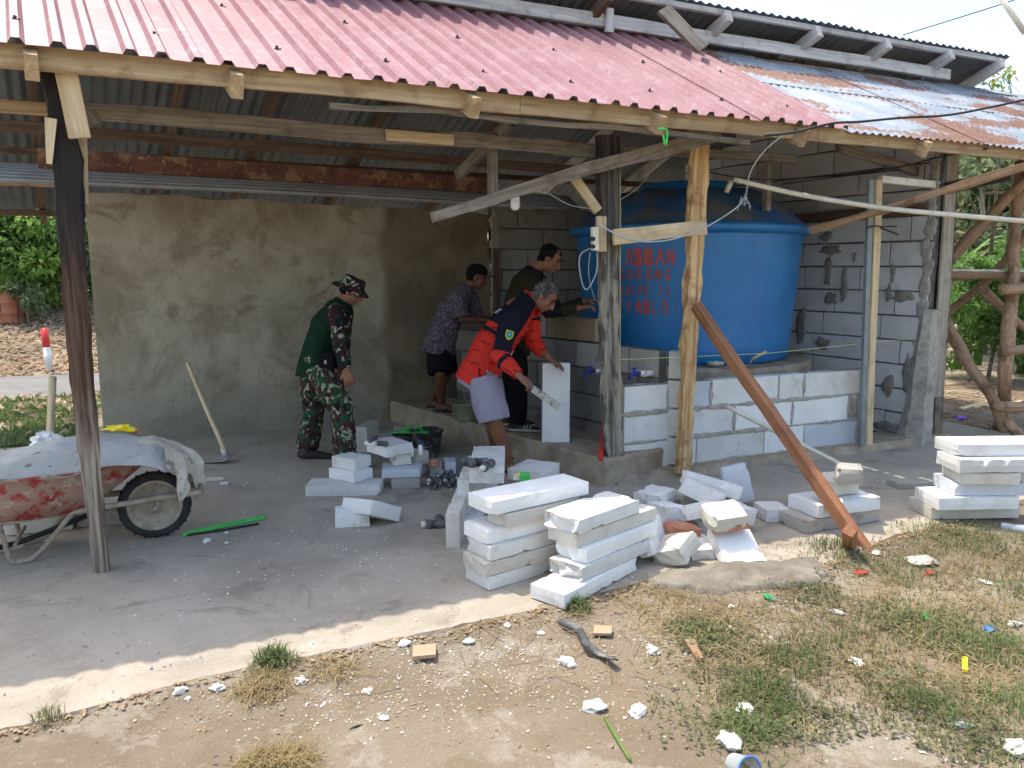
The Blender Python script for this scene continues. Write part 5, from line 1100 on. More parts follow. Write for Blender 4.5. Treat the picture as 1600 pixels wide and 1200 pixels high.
def jersey():
    m, nt, b = nodes('red_jersey_print'); k = NT(nt); v = k.coord('World', (1, 1, 1)); w = k.noise(k.coord('World', (1.2, 1.2, 5)), 5, 3, .5, 1.4)
    c = k.mix(k.step(w, .6, .63), (.62, .032, .02), (.22, .015, .015)); k.l.new(c, b.inputs['Base Color']); b.inputs['Roughness'].default_value = .75; b.inputs['Specular IOR Level'].default_value = .2; return m
MT['jersey'] = jersey()
def seg_dist(p, a, b):
    ab = b - a; t = max(0, min(1, (p - a).dot(ab) / ab.length_squared)); return (p - (a + ab * t)).length, t
def body_core(mb, J, lat, k=1.0):
    J = {a: Vector(b) for a, b in J.items()}
    mb.tube([J['pelvis'] - (J['waist'] - J['pelvis']) * .6, J['pelvis'], J['waist'], J['chest'], J['upper'], J['neck']], [(.1 * k, .08 * k), (.145 * k, .1 * k), (.125 * k, .09 * k), (.145 * k, .1 * k), (.14 * k, .08 * k), (.06 * k, .055 * k)], 20, lat=lat)
    mb.tube([J['neck'] - (J['head'] - J['neck']) * .3, J['neck'], J['head']], [.06 * k, .052 * k, .05 * k], 14)
def arm(mb, a, b, c, k=1.0): mb.tube([a, a.lerp(b, .3), b, b.lerp(c, .3), c], [.047 * k, .045 * k, .037 * k, .038 * k, .026 * k], 12)
def leg(mb, a, b, c, k=1.0): mb.tube([a, a.lerp(b, .5), b, b.lerp(c, .28), b.lerp(c, .65), c], [.085 * k, .07 * k, .053 * k, .057 * k, .042 * k, .034 * k], 14)
def person(label, J, lat, F, U, sk, builder, hs=1.0):
    J = {a: Vector(b) for a, b in J.items()}; root = thing('person', label, 'person', (J['an1'].x, J['an1'].y, J['an1'].z - .08))
    lat = Vector(lat).normalized(); L, Fh, Uh, m3 = mat3(F, U); mb = MB()
    body_core(mb, J, lat); head(mb, J['head'], L, Fh, Uh, m3, hs)
    for s in '12': arm(mb, J['sh' + s], J['el' + s], J['wr' + s]); leg(mb, J['hip' + s], J['kn' + s], J['an' + s])
    builder(root, mb, J, lat, L, Fh, Uh, m3)
    face_bits(root, J['head'], L, Fh, Uh, m3, hs)
    return root
def torso_pts(J, ext, r, k=1.0):
    d = (J['pelvis'] - J['waist']).normalized(); pts = [J['pelvis'] + d * ext, J['pelvis'], J['waist'], J['chest'], J['upper'], J['neck'] + (J['neck'] - J['upper']) * .05]; return pts, r
def hair_shell(root, c, L, F, U, m3, m, s=1.0, cut=-.01, front=.03, seed=1):
    t = MB(); t.ell(c + (U * .036 - F * .014) * s, (.083 * s, .095 * s, .09 * s), m3, 24, 16); t.ell(c + (-F * .045 - U * .01) * s, (.07 * s, .055 * s, .065 * s), m3, 16, 12)
    o = remesh('hair', t, .006, [MT[m]], root, 1, disp=lambda p, n: .012 * noise.noise(p * 28) + .008 * noise.noise(p * 60))
    bm = bmesh.new(); bm.from_mesh(o.data); dl = []
    for v in bm.verts:
        q = v.co - c; f, u = q.dot(F) / s, q.dot(U) / s
        if f > front + .25 * max(0, u - .06) and u < .062 + .02 * noise.noise(v.co * 40): dl.append(v)
        elif f > -.03 and u < cut + .3 * 0 and f > -.02: dl.append(v)
    bmesh.ops.delete(bm, geom=dl, context='VERTS'); bm.to_mesh(o.data); bm.free(); return o
# ---- the soldier in camouflage ----
def b_soldier(root, mb, J, lat, L, F, U, m3):
    hand(mb, J['wr1'], Vector((.25, .02, -1)), Vector((-.3, .9, .1)), -1, 22); hand(mb, J['wr2'], Vector((.12, 0, -1)), Vector((-.2, -.9, 0)), 1, 30)
    remesh('body', mb, .0062, [MT['skin_a']], root, 2)
    t = MB(); pts, r = torso_pts(J, .13, None); t.tube(pts, [(.175, .15), (.17, .142), (.155, .125), (.17, .13), (.165, .105), (.075, .068)], 24, lat=lat)
    for s in '12': t.tube([J['sh' + s] + (J['neck'] - J['sh' + s]) * .35, J['sh' + s], J['sh' + s].lerp(J['el' + s], .5), J['el' + s], J['el' + s].lerp(J['wr' + s], .5), J['wr' + s].lerp(J['el' + s], .06)], [.075, .072, .068, .064, .058, .05], 16)
    def asg(c, n):
        da = min(seg_dist(c, J['sh1'], J['el1'])[0], seg_dist(c, J['el1'], J['wr1'])[0], seg_dist(c, J['sh2'], J['el2'])[0], seg_dist(c, J['el2'], J['wr2'])[0])
        return 1 if da < .084 and (c - J['neck']).length > .06 else 0
    remesh('shirt', t, .008, [MT['green_shirt'], MT['camo_dark']], root, 3, folds(.011, 8, 2), asg)
    t = MB(); t.tube([J['pelvis'] + (J['waist'] - J['pelvis']) * .35, J['pelvis'], J['pelvis'] - (J['waist'] - J['pelvis']) * .8], [(.15, .12), (.165, .135), (.12, .11)], 20, lat=lat)
    for s in '12':
        a, b, c = J['hip' + s], J['kn' + s], J['an' + s]; t.tube([a, a.lerp(b, .5), b, b.lerp(c, .4), b.lerp(c, .8), c - UP * .01], [.112, .11, .095, .092, .09, .082], 18)
    remesh('trousers', t, .008, [MT['camo']], root, 3, folds(.016, 8, 5, st=.9))
    for s in '12': t = MB(); shoe(t, J['an' + s], (1, .05, 0)); remesh('shoe', t, .006, [MT['shoe_brown']], root, 2)
    # waist pouch
    c = Vector((-1.433,5.891,0.803)); t = MB(); t.box(c, Vector((.11, .02, 0)), Vector((-.01, .05, 0)), Vector((.01, 0, .15))); o = t.build('belt_pouch', MT['black_cloth'], root); bv = o.modifiers.new('b', 'BEVEL'); bv.width = .012; bv.segments = 3
    c2 = c + Vector((.0, -.03, .0)); t = MB(); t.tube([c2, c2 - Vector((0, .004, 0))], [(.018, .012), (.016, .01)], 16); t.build('badge', MT['steel'], root)
    # bucket hat
    t = MB(); H = J['head'] + U * .05 - F * .005
    prof = [(.155, -.035), (.15, -.03), (.1, .0), (.096, .01), (.09, .055), (.078, .07), (0, .076), (0, .07), (.072, .065), (.086, .05), (.09, .0), (.1, -.012), (.15, -.042), (.155, -.035)]
    m_ = Matrix((L, F, U)).transposed(); t.lathe([(r_, z) for r_, z in prof], H, 36, mat3=m_, wob=.006); o = t.build('bucket_hat', MT['camo_dark'], root, True)
    t = MB(); t.ell(J['head'] - F * .035 + U * .01, (.076, .065, .06), m3, 16, 12); t.build('hair', MT['hair'], root, True)
soldier = person('person in dark green shirt, camouflage trousers and bucket hat, stooping by the block stacks',
    dict(pelvis=(-1.555,6.060,0.778), waist=(-1.535,6.079,0.908), chest=(-1.464,6.103,1.069), upper=(-1.393,6.118,1.175), neck=(-1.342,6.131,1.260), head=(-1.281,6.141,1.331),
         sh1=(-1.354,5.965,1.163), el1=(-1.316,5.849,0.926), wr1=(-1.263,5.803,0.749), sh2=(-1.365,6.317,1.154), el2=(-1.391,6.278,0.889), wr2=(-1.385,6.151,0.710),
         hip1=(-1.515,5.971,0.728), kn1=(-1.308,5.808,0.442), an1=(-1.271,5.720,0.090), hip2=(-1.602,6.150,0.705), kn2=(-1.622,6.182,0.373), an2=(-1.643,6.019,0.090)),
    (.25, -.97, 0), (.9, .0, -.42), (.4, 0, .92), 'a', b_soldier, .93)
# ---- the man in the red and navy jersey ----
def b_red(root, mb, J, lat, L, F, U, m3):
    hand(mb, J['wr1'], Vector((.75, -.1, -.6)), Vector((-.5, .5, -.6)), 1, 48); hand(mb, J['wr2'], Vector((.75, -.25, -.45)), Vector((-.3, 0, -.9)), 1, 18)
    foot(mb, J['an1'], (.95, -.3, 0)); foot(mb, J['an2'], (.95, -.2, 0))
    remesh('body', mb, .0062, [MT['skin_b']], root, 2)
    t = MB(); pts, r = torso_pts(J, .14, None); t.tube(pts, [(.18, .15), (.172, .15), (.165, .145), (.175, .14), (.17, .108), (.078, .072)], 24, lat=lat)
    t.tube([J['sh1'] + (J['neck'] - J['sh1']) * .35, J['sh1'], J['sh1'].lerp(J['el1'], .5), J['el1'], J['el1'].lerp(J['wr1'], .45), J['wr1'].lerp(J['el1'], .1)], [.08, .08, .075, .07, .06, .045], 16)
    t.tube([J['sh2'] + (J['neck'] - J['sh2']) * .35, J['sh2'], J['sh2'].lerp(J['el2'], .5), J['el2'], J['el2'].lerp(J['wr2'], .45), J['wr2'].lerp(J['el2'], .3)], [.08, .078, .07, .066, .056, .046], 16)
    ax_ = (J['neck'] - J['pelvis']).normalized(); ln = (J['neck'] - J['pelvis']).length
    frt = (ax_.cross(lat)); frt = frt if frt.x > 0 and frt.z < 0.9 else frt; frt = frt if (frt.dot(F) > 0) else -frt
    def asg(c, n):
        d1, t1 = seg_dist(c, J['sh1'], J['el1']); d2, t2 = seg_dist(c, J['el1'], J['wr1']); d3, t3 = seg_dist(c, J['sh2'], J['el2'])
        h = (c - J['pelvis']).dot(ax_) / ln; f = (c - J['pelvis'] - ax_ * (c - J['pelvis']).dot(ax_)).dot(frt)
        if min(d1, d2) < .088 and h < 1.2:
            if d1 < d2: return 1 if t1 < .93 else 0
            return 2 if .22 < t2 < .36 else 0
        if d3 < .082 and f > -.02: return 1 if t3 < .25 else 0
        if f > .055: return 0 if h < .98 else 1
        if h > .52: return 1
        return 1 if .4 < h < .45 else 0
    remesh('jersey', t, .008, [MT['jersey'], MT['navy'], MT['navy']], root, 3, folds(.011, 9, 7, st=.6), asg)
    pole('collar', [J['neck'] + lat * -.062 + frt * .0 + ax_ * .01, J['neck'] + frt * .068 - ax_ * .02, J['neck'] + lat * .062 + ax_ * .01, J['neck'] - frt * .062 + ax_ * .03, J['neck'] + lat * -.062 + ax_ * .01], .007, MT['red_cloth'], root, res=5)
    t = MB(); t.tube([J['pelvis'] + (J['waist'] - J['pelvis']) * .3, J['pelvis'], J['pelvis'] - (J['waist'] - J['pelvis']) * .9], [(.15, .12), (.165, .14), (.13, .12)], 20, lat=lat)
    for s in '12':
        a, b = J['hip' + s], J['kn' + s]; d = (b - a); t.tube([a, a.lerp(b, .45), b.lerp(a, .12), b + d * .05], [.115, .128, .125, .118], 20)
    remesh('shorts', t, .008, [MT['lilac']], root, 3, folds(.014, 7, 3, st=.35))
    pole('drawcord', [J['pelvis'] + Vector((-.01, -.19, .03)), J['pelvis'] + Vector((.0, -.195, -.04)), J['pelvis'] + Vector((.015, -.19, -.07))], .005, MT['black_cloth'], root)
    # badge on the sleeve, stripes and small print, back lettering
    m = J['sh1'].lerp(J['el1'], .5); ad = (J['el1'] - J['sh1']).normalized(); out = Vector((.12, -.98, .1)); out = (out - ad * out.dot(ad)).normalized(); sd = ad.cross(out)
    if sd.x < 0: sd = -sd
    c = m + out * .079 + sd * .012
    def shield(r, off, mt, nm): q = [(-1, -1), (1, -1), (1, .35), (.5, .95), (0, 1.2), (-.5, .95), (-1, .35)]; mesh_obj(nm, [c + sd * x * r * .8 + ad * y * r + out * (off - .006 * abs(x) ** 2) for x, y in q] + [c + out * off], [(i, (i + 1) % 7, 7) for i in range(7)], MT[mt], root)
    shield(.034, .003, 'yellow_pl', 'sleeve_badge'); shield(.028, .006, 'badge_green', 'badge_field'); shield(.015, .009, 'badge_blue', 'badge_core'); shield(.007, .012, 'white_cloth', 'badge_star')
    # front print on chest, facing the camera side
    def decal(pts, mt, nm):   # thin shapes laid on the cloth, pixel-free: given along torso axis (a) and round it (b degrees)
        vs = []
        for a, b in pts:
            base_ = J['pelvis'] + ax_ * ln * a; dv = (lat * math.cos(R(b)) + frt * math.sin(R(b))); vs.append((base_, dv))
        out_ = []
        for bs, dv in vs:
            hit, loc, nn, _ = jersey_ob.ray_cast(bs + dv * .5, -dv)
            out_.append((loc + nn * .004) if hit else bs + dv * .16)
        mesh_obj(nm, out_, [tuple(range(len(out_)))], MT[mt], root)
    jersey_ob = [o for o in root.children if o.name.startswith('jersey')][0]
    bpy.context.view_layer.update()
    for a0 in (.33, .22): decal([(a0 + .02, 60), (a0 + .07, 66), (a0 + .02, 80), (a0 - .07, 94), (a0 - .06, 84)], 'white_cloth', 'jersey_stripe')
    for i in range(4): decal([(.66 + .0 * i, 62 + 5 * i), (.7, 63 + 5 * i), (.7, 66 + 5 * i), (.66, 65 + 5 * i)], 'white_cloth', 'chest_print')
    decal([(.6, 64), (.63, 64), (.635, 76), (.605, 76)], 'white_cloth', 'chest_print')
    for i in range(7):
        b0 = -62 - 7 * i; decal([(.78, b0), (.9, b0 - 1), (.9, b0 - 4), (.84, b0 - 2.5), (.78, b0 - 4)], 'pink_print', 'back_letter')
    for i in range(5):
        b0 = -64 - 8 * i; decal([(.62, b0), (.7, b0), (.7, b0 - 5), (.66, b0 - 2), (.62, b0 - 5)], 'white_cloth', 'back_letter')
    hair_shell(root, J['head'], L, F, U, m3, 'hair_grey', .96, -.005, .035)
    for s in '12':
        sandal('x', 'x', J['an' + s] + Vector((.045, -.01, -.088)), -12, 'black', root)
    # machete
    kn = thing('trowel_saw', 'mortar spattered flat blade held by the man in red', 'blade', J['wr1'])
    h0 = J['wr1'] + Vector((.07, -.02, -.05)); h1 = Vector((0.141,5.238,0.693)); beam('handle', h0 - (h1 - h0) * .5, h1, .022, .028, MT['wood_brown'], kn, jit=.001, up=DD)
    beam('blade', h1, (0.316,5.121,0.584), .006, .052, MT['blade'], kn, jit=.002, up=UP)
MT['badge_green'] = plain('badge_green', (.02, .3, .1)); MT['badge_blue'] = plain('badge_blue', (.05, .2, .6))
MT['blade'] = mat('spattered_steel', (.36, .34, .3), (.5, .48, .43), 12, rough=.6, bump=.4, stains=[(26, .5, .6, (.1, .085, .07), .8)])
redman = person('person in red and navy jersey and grey shorts bending over an upright block',
    dict(pelvis=(-0.229,5.675,0.776), waist=(-0.143,5.700,0.945), chest=(-0.024,5.724,1.106), upper=(0.057,5.738,1.200), neck=(0.133,5.752,1.294), head=(0.241,5.694,1.310),
         sh1=(-0.009,5.559,1.149), el1=(-0.086,5.419,0.891), wr1=(0.053,5.270,0.774), sh2=(0.143,5.912,1.147), el2=(0.166,5.833,0.952), wr2=(0.276,5.686,0.851),
         hip1=(-0.211,5.566,0.723), kn1=(-0.131,5.502,0.426), an1=(-0.024,5.601,0.080), hip2=(-0.185,5.793,0.682), kn2=(-0.156,5.751,0.402), an2=(-0.145,6.062,0.080)),
    (.18, -.98, 0), (.72, -.25, -.72), (.7, -.15, .7), 'b', b_red, .96)
# ---- the man in the patterned shirt and cap ----
def b_batik(root, mb, J, lat, L, F, U, m3):
    hand(mb, J['wr1'], Vector((1, .1, 0)), Vector((0, 0, -1)), 1, 30); hand(mb, J['wr2'], Vector((1, .1, 0)), Vector((0, 0, -1)), -1, 30)
    foot(mb, J['an1'], (.9, -.2, 0)); foot(mb, J['an2'], (.85, -.3, 0))
    remesh('body', mb, .0065, [MT['skin_c']], root, 2)
    t = MB(); pts, r = torso_pts(J, .13, None); t.tube(pts, [(.18, .155), (.17, .145), (.158, .13), (.168, .128), (.16, .1), (.07, .065)], 22, lat=lat)
    for s in '12': a, b = J['sh' + s], J['el' + s]; t.tube([a + (J['neck'] - a) * .35, a, a.lerp(b, .5), a.lerp(b, .95)], [.075, .078, .078, .076], 16)
    remesh('shirt', t, .0085, [MT['batik']], root, 3, folds(.013, 8, 11, st=.5))
    t = MB(); t.tube([J['pelvis'] + (J['waist'] - J['pelvis']) * .3, J['pelvis'], J['pelvis'] - (J['waist'] - J['pelvis']) * .9], [(.15, .12), (.16, .135), (.13, .12)], 20, lat=lat)
    for s in '12': a, b = J['hip' + s], J['kn' + s]; t.tube([a, a.lerp(b, .5), b], [.11, .12, .118], 18)
    remesh('shorts', t, .009, [MT['black_cloth']], root, 3, folds(.012, 7, 13))
    t = MB(); t.ell(J['head'] - F * .03 + U * .02, (.079, .075, .07), m3, 16, 12); t.build('hair', MT['hair'], root, True)
    t = MB(); H = J['head'] + U * .045; t.lathe([(.088, -.012), (.09, .0), (.087, .03), (.07, .06), (.035, .078), (0, .082)], H - F * .004, 28, mat3=Matrix((L, F * 1.08, U)).transposed())
    n = 14; vs = []
    for z in (0, -.006):
        for k in range(n + 1): a = -1.25 + 2.5 * k / n; vs.append(H + L * math.sin(a) * .078 + F * (.06 + .11 * math.cos(a) ** .7 * 1.0 if math.cos(a) > 0 else .06) + U * (z - .006 - .01 * math.sin(a) ** 2))
    t.add(vs, [(k, k + 1, n + 2 + k, n + 1 + k) for k in range(n)] + [tuple(range(n + 1)), tuple(reversed(range(n + 1, 2 * n + 2)))]); t.build('cap', MT['black_cloth'], root, True)
    for s in '12': sandal('x', 'x', J['an' + s] + Vector((.045, -.01, -.088)), -14, 'black', root)
batikman = person('person in patterned grey shirt, black shorts and black cap standing on the step',
    dict(pelvis=(-0.653,6.981,0.856), waist=(-0.612,7.001,0.994), chest=(-0.531,7.025,1.156), upper=(-0.473,7.041,1.260), neck=(-0.403,7.054,1.352), head=(-0.320,7.046,1.433),
         sh1=(-0.489,6.857,1.249), el1=(-0.441,6.790,1.072), wr1=(-0.257,6.860,1.062), sh2=(-0.390,7.239,1.235), el2=(-0.328,7.160,1.042), wr2=(-0.177,7.110,1.046),
         hip1=(-0.660,6.922,0.797), kn1=(-0.644,6.839,0.581), an1=(-0.653,7.025,0.280), hip2=(-0.641,7.091,0.780), kn2=(-0.609,7.037,0.554), an2=(-0.758,7.239,0.280)),
    (.25, -.97, 0), (.93, -.1, -.12), (.15, 0, 1), 'c', b_batik, .95)
# ---- the man in olive ----
def b_olive(root, mb, J, lat, L, F, U, m3):
    hand(mb, J['wr1'], Vector((1, .05, .15)), Vector((0, 0, -1)), 1, 42); hand(mb, J['wr2'], Vector((1, .05, .1)), Vector((0, 0, -1)), -1, 40)
    remesh('body', mb, .0065, [MT['skin_b']], root, 2)
    t = MB(); pts, r = torso_pts(J, .1, None); t.tube(pts, [(.175, .145), (.168, .14), (.158, .128), (.172, .13), (.168, .105), (.072, .066)], 22, lat=lat)
    for s in '12': a, b, c = J['sh' + s], J['el' + s], J['wr' + s]; t.tube([a + (J['neck'] - a) * .35, a, a.lerp(b, .5), b, b.lerp(c, .5), b.lerp(c, .93)], [.075, .074, .068, .062, .052, .042], 16)
    remesh('shirt', t, .0085, [MT['olive'], MT['navy']], root, 3, folds(.012, 8, 17, st=.5), lambda c, n: 1 if (c - J['neck']).length < .14 or seg_dist(c, J['el1'], J['wr1'])[0] < .07 and seg_dist(c, J['el1'], J['wr1'])[1] < .4 else 0)
    t = MB(); t.tube([J['pelvis'] + (J['waist'] - J['pelvis']) * .3, J['pelvis'], J['pelvis'] - (J['waist'] - J['pelvis']) * .9], [(.15, .12), (.16, .135), (.13, .12)], 20, lat=lat)
    for s in '12': a, b, c = J['hip' + s], J['kn' + s], J['an' + s]; t.tube([a, a.lerp(b, .5), b, b.lerp(c, .5), c], [.105, .1, .085, .08, .075], 18)
    remesh('trousers', t, .009, [MT['black_cloth']], root, 3, folds(.012, 7, 19))
    for s in '12':
        t = MB(); shoe(t, J['an' + s], (.97, -.2, 0)); sh = remesh('shoe', t, .006, [MT['black'], MT['white_cloth']], root, 2, None, lambda c, n, z=J['an' + s].z - .085: 1 if c.z < z + .026 else 0)
        f = Vector((.97, -.2, 0)).normalized(); l = f.cross(UP)
        for q in (.02, .045, .07): c = J['an' + s] + f * q - l * 0; b0 = J['an' + s] + f * (q + .03) + Vector((0, -.044, -.055)); beam('shoe_stripe', b0, b0 + f * .012 + UP * .03, .003, .007, MT['white_cloth'], sh, jit=0, up=DD)
    hair_shell(root, J['head'], L, F, U, m3, 'hair', .96, -.005, .035)
oliveman = person('person in dark olive shirt and black trousers leaning towards the tank',
    dict(pelvis=(0.010,6.202,0.923), waist=(0.026,6.223,1.061), chest=(0.073,6.255,1.276), upper=(0.114,6.274,1.410), neck=(0.181,6.290,1.512), head=(0.300,6.281,1.589),
         sh1=(0.111,6.103,1.412), el1=(0.290,6.019,1.185), wr1=(0.523,6.002,1.211), sh2=(0.203,6.459,1.428), el2=(0.384,6.420,1.164), wr2=(0.597,6.433,1.249),
         hip1=(0.015,6.125,0.878), kn1=(0.041,6.050,0.574), an1=(0.042,6.118,0.290), hip2=(0.032,6.324,0.858), kn2=(0.000,6.328,0.542), an2=(0.000,6.339,0.290)),
    (.25, -.97, 0), (.86, -.2, -.52), (.5, 0, .86), 'b', b_olive, .96)
# ================= VEGETATION =================
def leaf_mat(name, c1, c2, dry=None):
    m, nt, b = nodes(name); k = NT(nt); v = k.coord('World'); wn_ = k.new('ShaderNodeTexWhiteNoise'); g = k.new('ShaderNodeNewGeometry'); k.l.new(g.outputs['Random Per Island'], wn_.inputs['Vector'])
    c = k.mix(g.outputs['Random Per Island'], c1, c2); c = k.mix(k.step(k.noise(v, 1.2, 4), .42, .62), c, tuple((a + b_) / 2 * .75 for a, b_ in zip(c1, c2)))
    if dry: c = k.mix(k.step(k.noise(v, 2.6, 5), .58, .62), c, dry)
    k.l.new(c, b.inputs['Base Color']); b.inputs['Roughness'].default_value = .55; b.inputs['Specular IOR Level'].default_value = .3
    tr = k.new('ShaderNodeBsdfTranslucent'); k.l.new(c, tr.inputs['Color']); mx = k.new('ShaderNodeMixShader'); mx.inputs[0].default_value = .45; k.l.new(b.outputs[0], mx.inputs[1]); k.l.new(tr.outputs[0], mx.inputs[2]); k.l.new(mx.outputs[0], nt.nodes['Material Output'].inputs[0]); return m
MT['leaf_a'] = leaf_mat('leaves_mid', (.11, .23, .06), (.22, .39, .11)); MT['leaf_b'] = leaf_mat('leaves_dark', (.07, .16, .055), (.14, .26, .09)); MT['leaf_c'] = leaf_mat('leaves_light', (.2, .36, .07), (.34, .5, .13))
MT['leaf_d'] = leaf_mat('leaves_greyish', (.13, .2, .1), (.26, .32, .17), (.4, .33, .18)); MT['leaf_y'] = leaf_mat('leaves_yellow', (.4, .3, .05), (.5, .36, .08))
MT['bark'] = mat('bark_grey', (.16, .13, .1), (.27, .23, .19), 8, bump=.8, bscale=30)
def leaf(mb, p, d, nrm, ln, w, droop=.3):
    sd = d.cross(nrm).normalized() * w; m_ = p + d * ln * .5 + nrm * ln * .06; e = p + d * ln - UP * ln * droop
    mb.v += [p, m_ + sd, e, m_ - sd]; b = len(mb.v) - 4; mb.f.append((b, b + 1, b + 2, b + 3)); mb.m.append(0)
def rv(r): 
    z = r.uniform(-1, 1); a = r.uniform(0, 6.283); s = math.sqrt(1 - z * z); return Vector((s * math.cos(a), s * math.sin(a), z))
def tree(label, base, h, cr, m, n=3500, seed=0, name='tree', cat='tree', lf=(.14, .035), clumps=26, flat=.75, trunk_r=.09, z0=.35, group=None):
    r = random.Random(seed); base = Vector(base); base.z = gz(base.x, base.y) - .05; root = thing(name, label, cat, base, group)
    tops = []; tm = MB(); top = base + Vector((r.uniform(-.1, .1) * h, r.uniform(-.1, .1) * h, h * .75)); mid = base.lerp(top, .5) + Vector((r.uniform(-.1, .1) * h * .5, 0, 0))
    tm.tube([base, mid, top], [trunk_r, trunk_r * .7, trunk_r * .3], 9)
    cs = []
    for i in range(clumps):
        d = rv(r); q = r.random() ** .4; c = base + Vector((d.x * cr * q, d.y * cr * q, h * (z0 + 1) / 2 + d.z * h * (1 - z0) / 2 * q)); cs.append((c, cr * r.uniform(.2, .42)))
        if i % 3 == 0: s = mid.lerp(top, r.random()); tm.tube([s, s.lerp(c, .5) + Vector((0, 0, .1)), c], [trunk_r * .35, trunk_r * .2, trunk_r * .08], 6)
    tm.build('trunk', MT['bark'], root, True); mb = MB()
    for i in range(n):
        c, cr_ = cs[r.randrange(len(cs))]; d = rv(r); p = c + Vector((d.x, d.y, d.z * flat)) * cr_ * r.random() ** .35; dd = (d + rv(r) * .8).normalized(); nr = (UP + rv(r) * .7).normalized()
        leaf(mb, p, dd, nr, lf[0] * r.uniform(.6, 1.3), lf[1] * r.uniform(.7, 1.3))
    mb.build('crown', MT[m], root); return root
def bananaish(label, base, h, seed, m='leaf_c', n=9, ln=1.3, w=.16, name='banana_plant'):
    r = random.Random(seed); base = Vector(base); base.z = gz(base.x, base.y) - .05; root = thing(name, label, 'plant', base)
    top = base + UP * h * .6; pole('stem', [base, base.lerp(top, .5) + Vector((.03, 0, 0)), top], [.07, .06, .045], MT[m], root)
    for i in range(n):
        a = i * 2.4 + r.random(); up = r.uniform(.5, 1.4); d = Vector((math.cos(a), math.sin(a), 0)); vs = []; K = 14; L_ = ln * r.uniform(.7, 1.15)
        for k in range(K + 1):
            f = k / K; c = top + d * L_ * f + UP * (up * L_ * f - up * 1.15 * L_ * f * f); sd = d.cross(UP).normalized(); ww = w * math.sin(min(1, f * 1.05 + .06) * math.pi) ** .6 * (1 - .25 * (k % 2)) + .008
            vs += [c + sd * ww + UP * ww * .35, c, c - sd * ww + UP * ww * .35]
        mesh_obj('leaf', vs, [(3 * k + j, 3 * k + 3 + j, 3 * k + 4 + j, 3 * k + 1 + j) for k in range(K) for j in (0, 1)], MT[m], root)
# left gap, beyond the road
tree('dark green tree furthest to the side beyond the road', (-12.319,17.214,0.400), 5.5, 2.4, 'leaf_b', 5000, 1)
tree('bushy mid green tree behind the rusty drum', (-11.473,17.912,0.400), 4.2, 1.7, 'leaf_a', 5000, 2, z0=.1)
tree('pale leafy shrub beside the dark post across the road', (-9.636,16.162,0.400), 3.6, 1.4, 'leaf_d', 4200, 3, z0=.05)
tree('dark tree rising behind the shrubs across the road', (-12.950,21.184,1.195), 7, 3.2, 'leaf_b', 6000, 4, lf=(.2, .06), z0=.1)
tree('tall dark tree behind the plastered wall', (-10.833,20.175,1.209), 7.5, 3.2, 'leaf_a', 5000, 5, lf=(.2, .06), z0=.1)
bananaish('bright young banana plant with ragged leaves across the road', (-9.907,16.062,0.740), 2.8, 4, ln=.9, w=.07); bananaish('lower banana plant at the edge of the road bank', (-10.032,15.259,0.778), 1.4, 7, ln=.7, w=.06)
tree('small yellow green bush on the leaf covered bank', (-8.250,13.146,0.166), .9, .3, 'leaf_d', 500, 8, 'bush', 'bush', (.1, .02), 8, trunk_r=.015)
for i, (u, t_, h_, m_) in enumerate([(10, 17, 4.5, 'leaf_a'), (50, 18.5, 5, 'leaf_d'), (90, 17.5, 4.5, 'leaf_a'), (-40, 18, 5, 'leaf_b'), (120, 19, 5.5, 'leaf_b')]):
    q = [(-11.192,17.066,0.692), (-11.562,18.571,0.621), (-10.354,17.568,0.669), (-12.600,18.070,0.645), (-10.767,19.073,0.597)][i]
    tree(['dense green thicket tree right above the drum', 'greyish green thicket tree behind the banana plant', 'dense thicket tree beside the dark post', 'dark thicket tree at the frame edge', 'dark thicket tree hidden by the plastered wall'][i], q, h_, 2.0, m_, 5200, 80 + i, lf=(.2, .07), z0=0, clumps=34)
for i, (q, h_, c_, m_) in enumerate([((-9.800,14.875,0.587), 2.2, 1.0, 'leaf_a'), ((-8.684,14.065,0.601), 2.1, .9, 'leaf_c'), ((-8.511,14.364,0.582), 2.2, 1.1, 'leaf_a'), ((-9.963,13.922,0.610), 2.0, 1.1, 'leaf_a'), ((-9.643,15.167,0.657), 2.9, 1.3, 'leaf_c'), ((-9.455,15.692,0.627), 3.0, 1.3, 'leaf_a'), ((-8.355,14.875,0.549), 2.4, 1.2, 'leaf_d')]):
    tree(['low sunlit bush above the drum', 'light green bush by the banana plant', 'low bush beside the dark post', 'low bush at the frame edge across the road', 'taller light green bush behind the drum', 'taller bush behind the light green one', 'bush hidden behind the plastered wall'][i], q, h_, c_, m_, 4500, 120 + i, 'bush', 'bush', (.12, .035), 30, z0=0, trunk_r=.03)
# behind the building and to the sides
for i, (x, y, h, c, m) in enumerate([(-16, 18, 7, 3.2, 'leaf_a'), (-11, 24, 8, 3.6, 'leaf_b'), (-3, 23, 7, 3.4, 'leaf_b'), (4, 25, 7.5, 3.5, 'leaf_a'), (-22, 10, 6, 3, 'leaf_d'), (27, 22, 6.5, 3.5, 'leaf_b'), (-26, 24, 8, 4, 'leaf_b'), (33, 12, 6, 3.2, 'leaf_a')]):
    tree(['broad green tree far out to the side', 'tall dark tree behind the far road bank', 'dark tree hidden behind the plastered wall', 'green tree hidden behind the water tank', 'greyish tree far along the road', 'dark tree at the far side of the yard', 'darkest tree at the far end of the road', 'green tree far outside the yard'][i], (x, y, 0), h, c, m, 2600, 40 + i, lf=(.26, .09), z0=.1, group='trees around the shed')
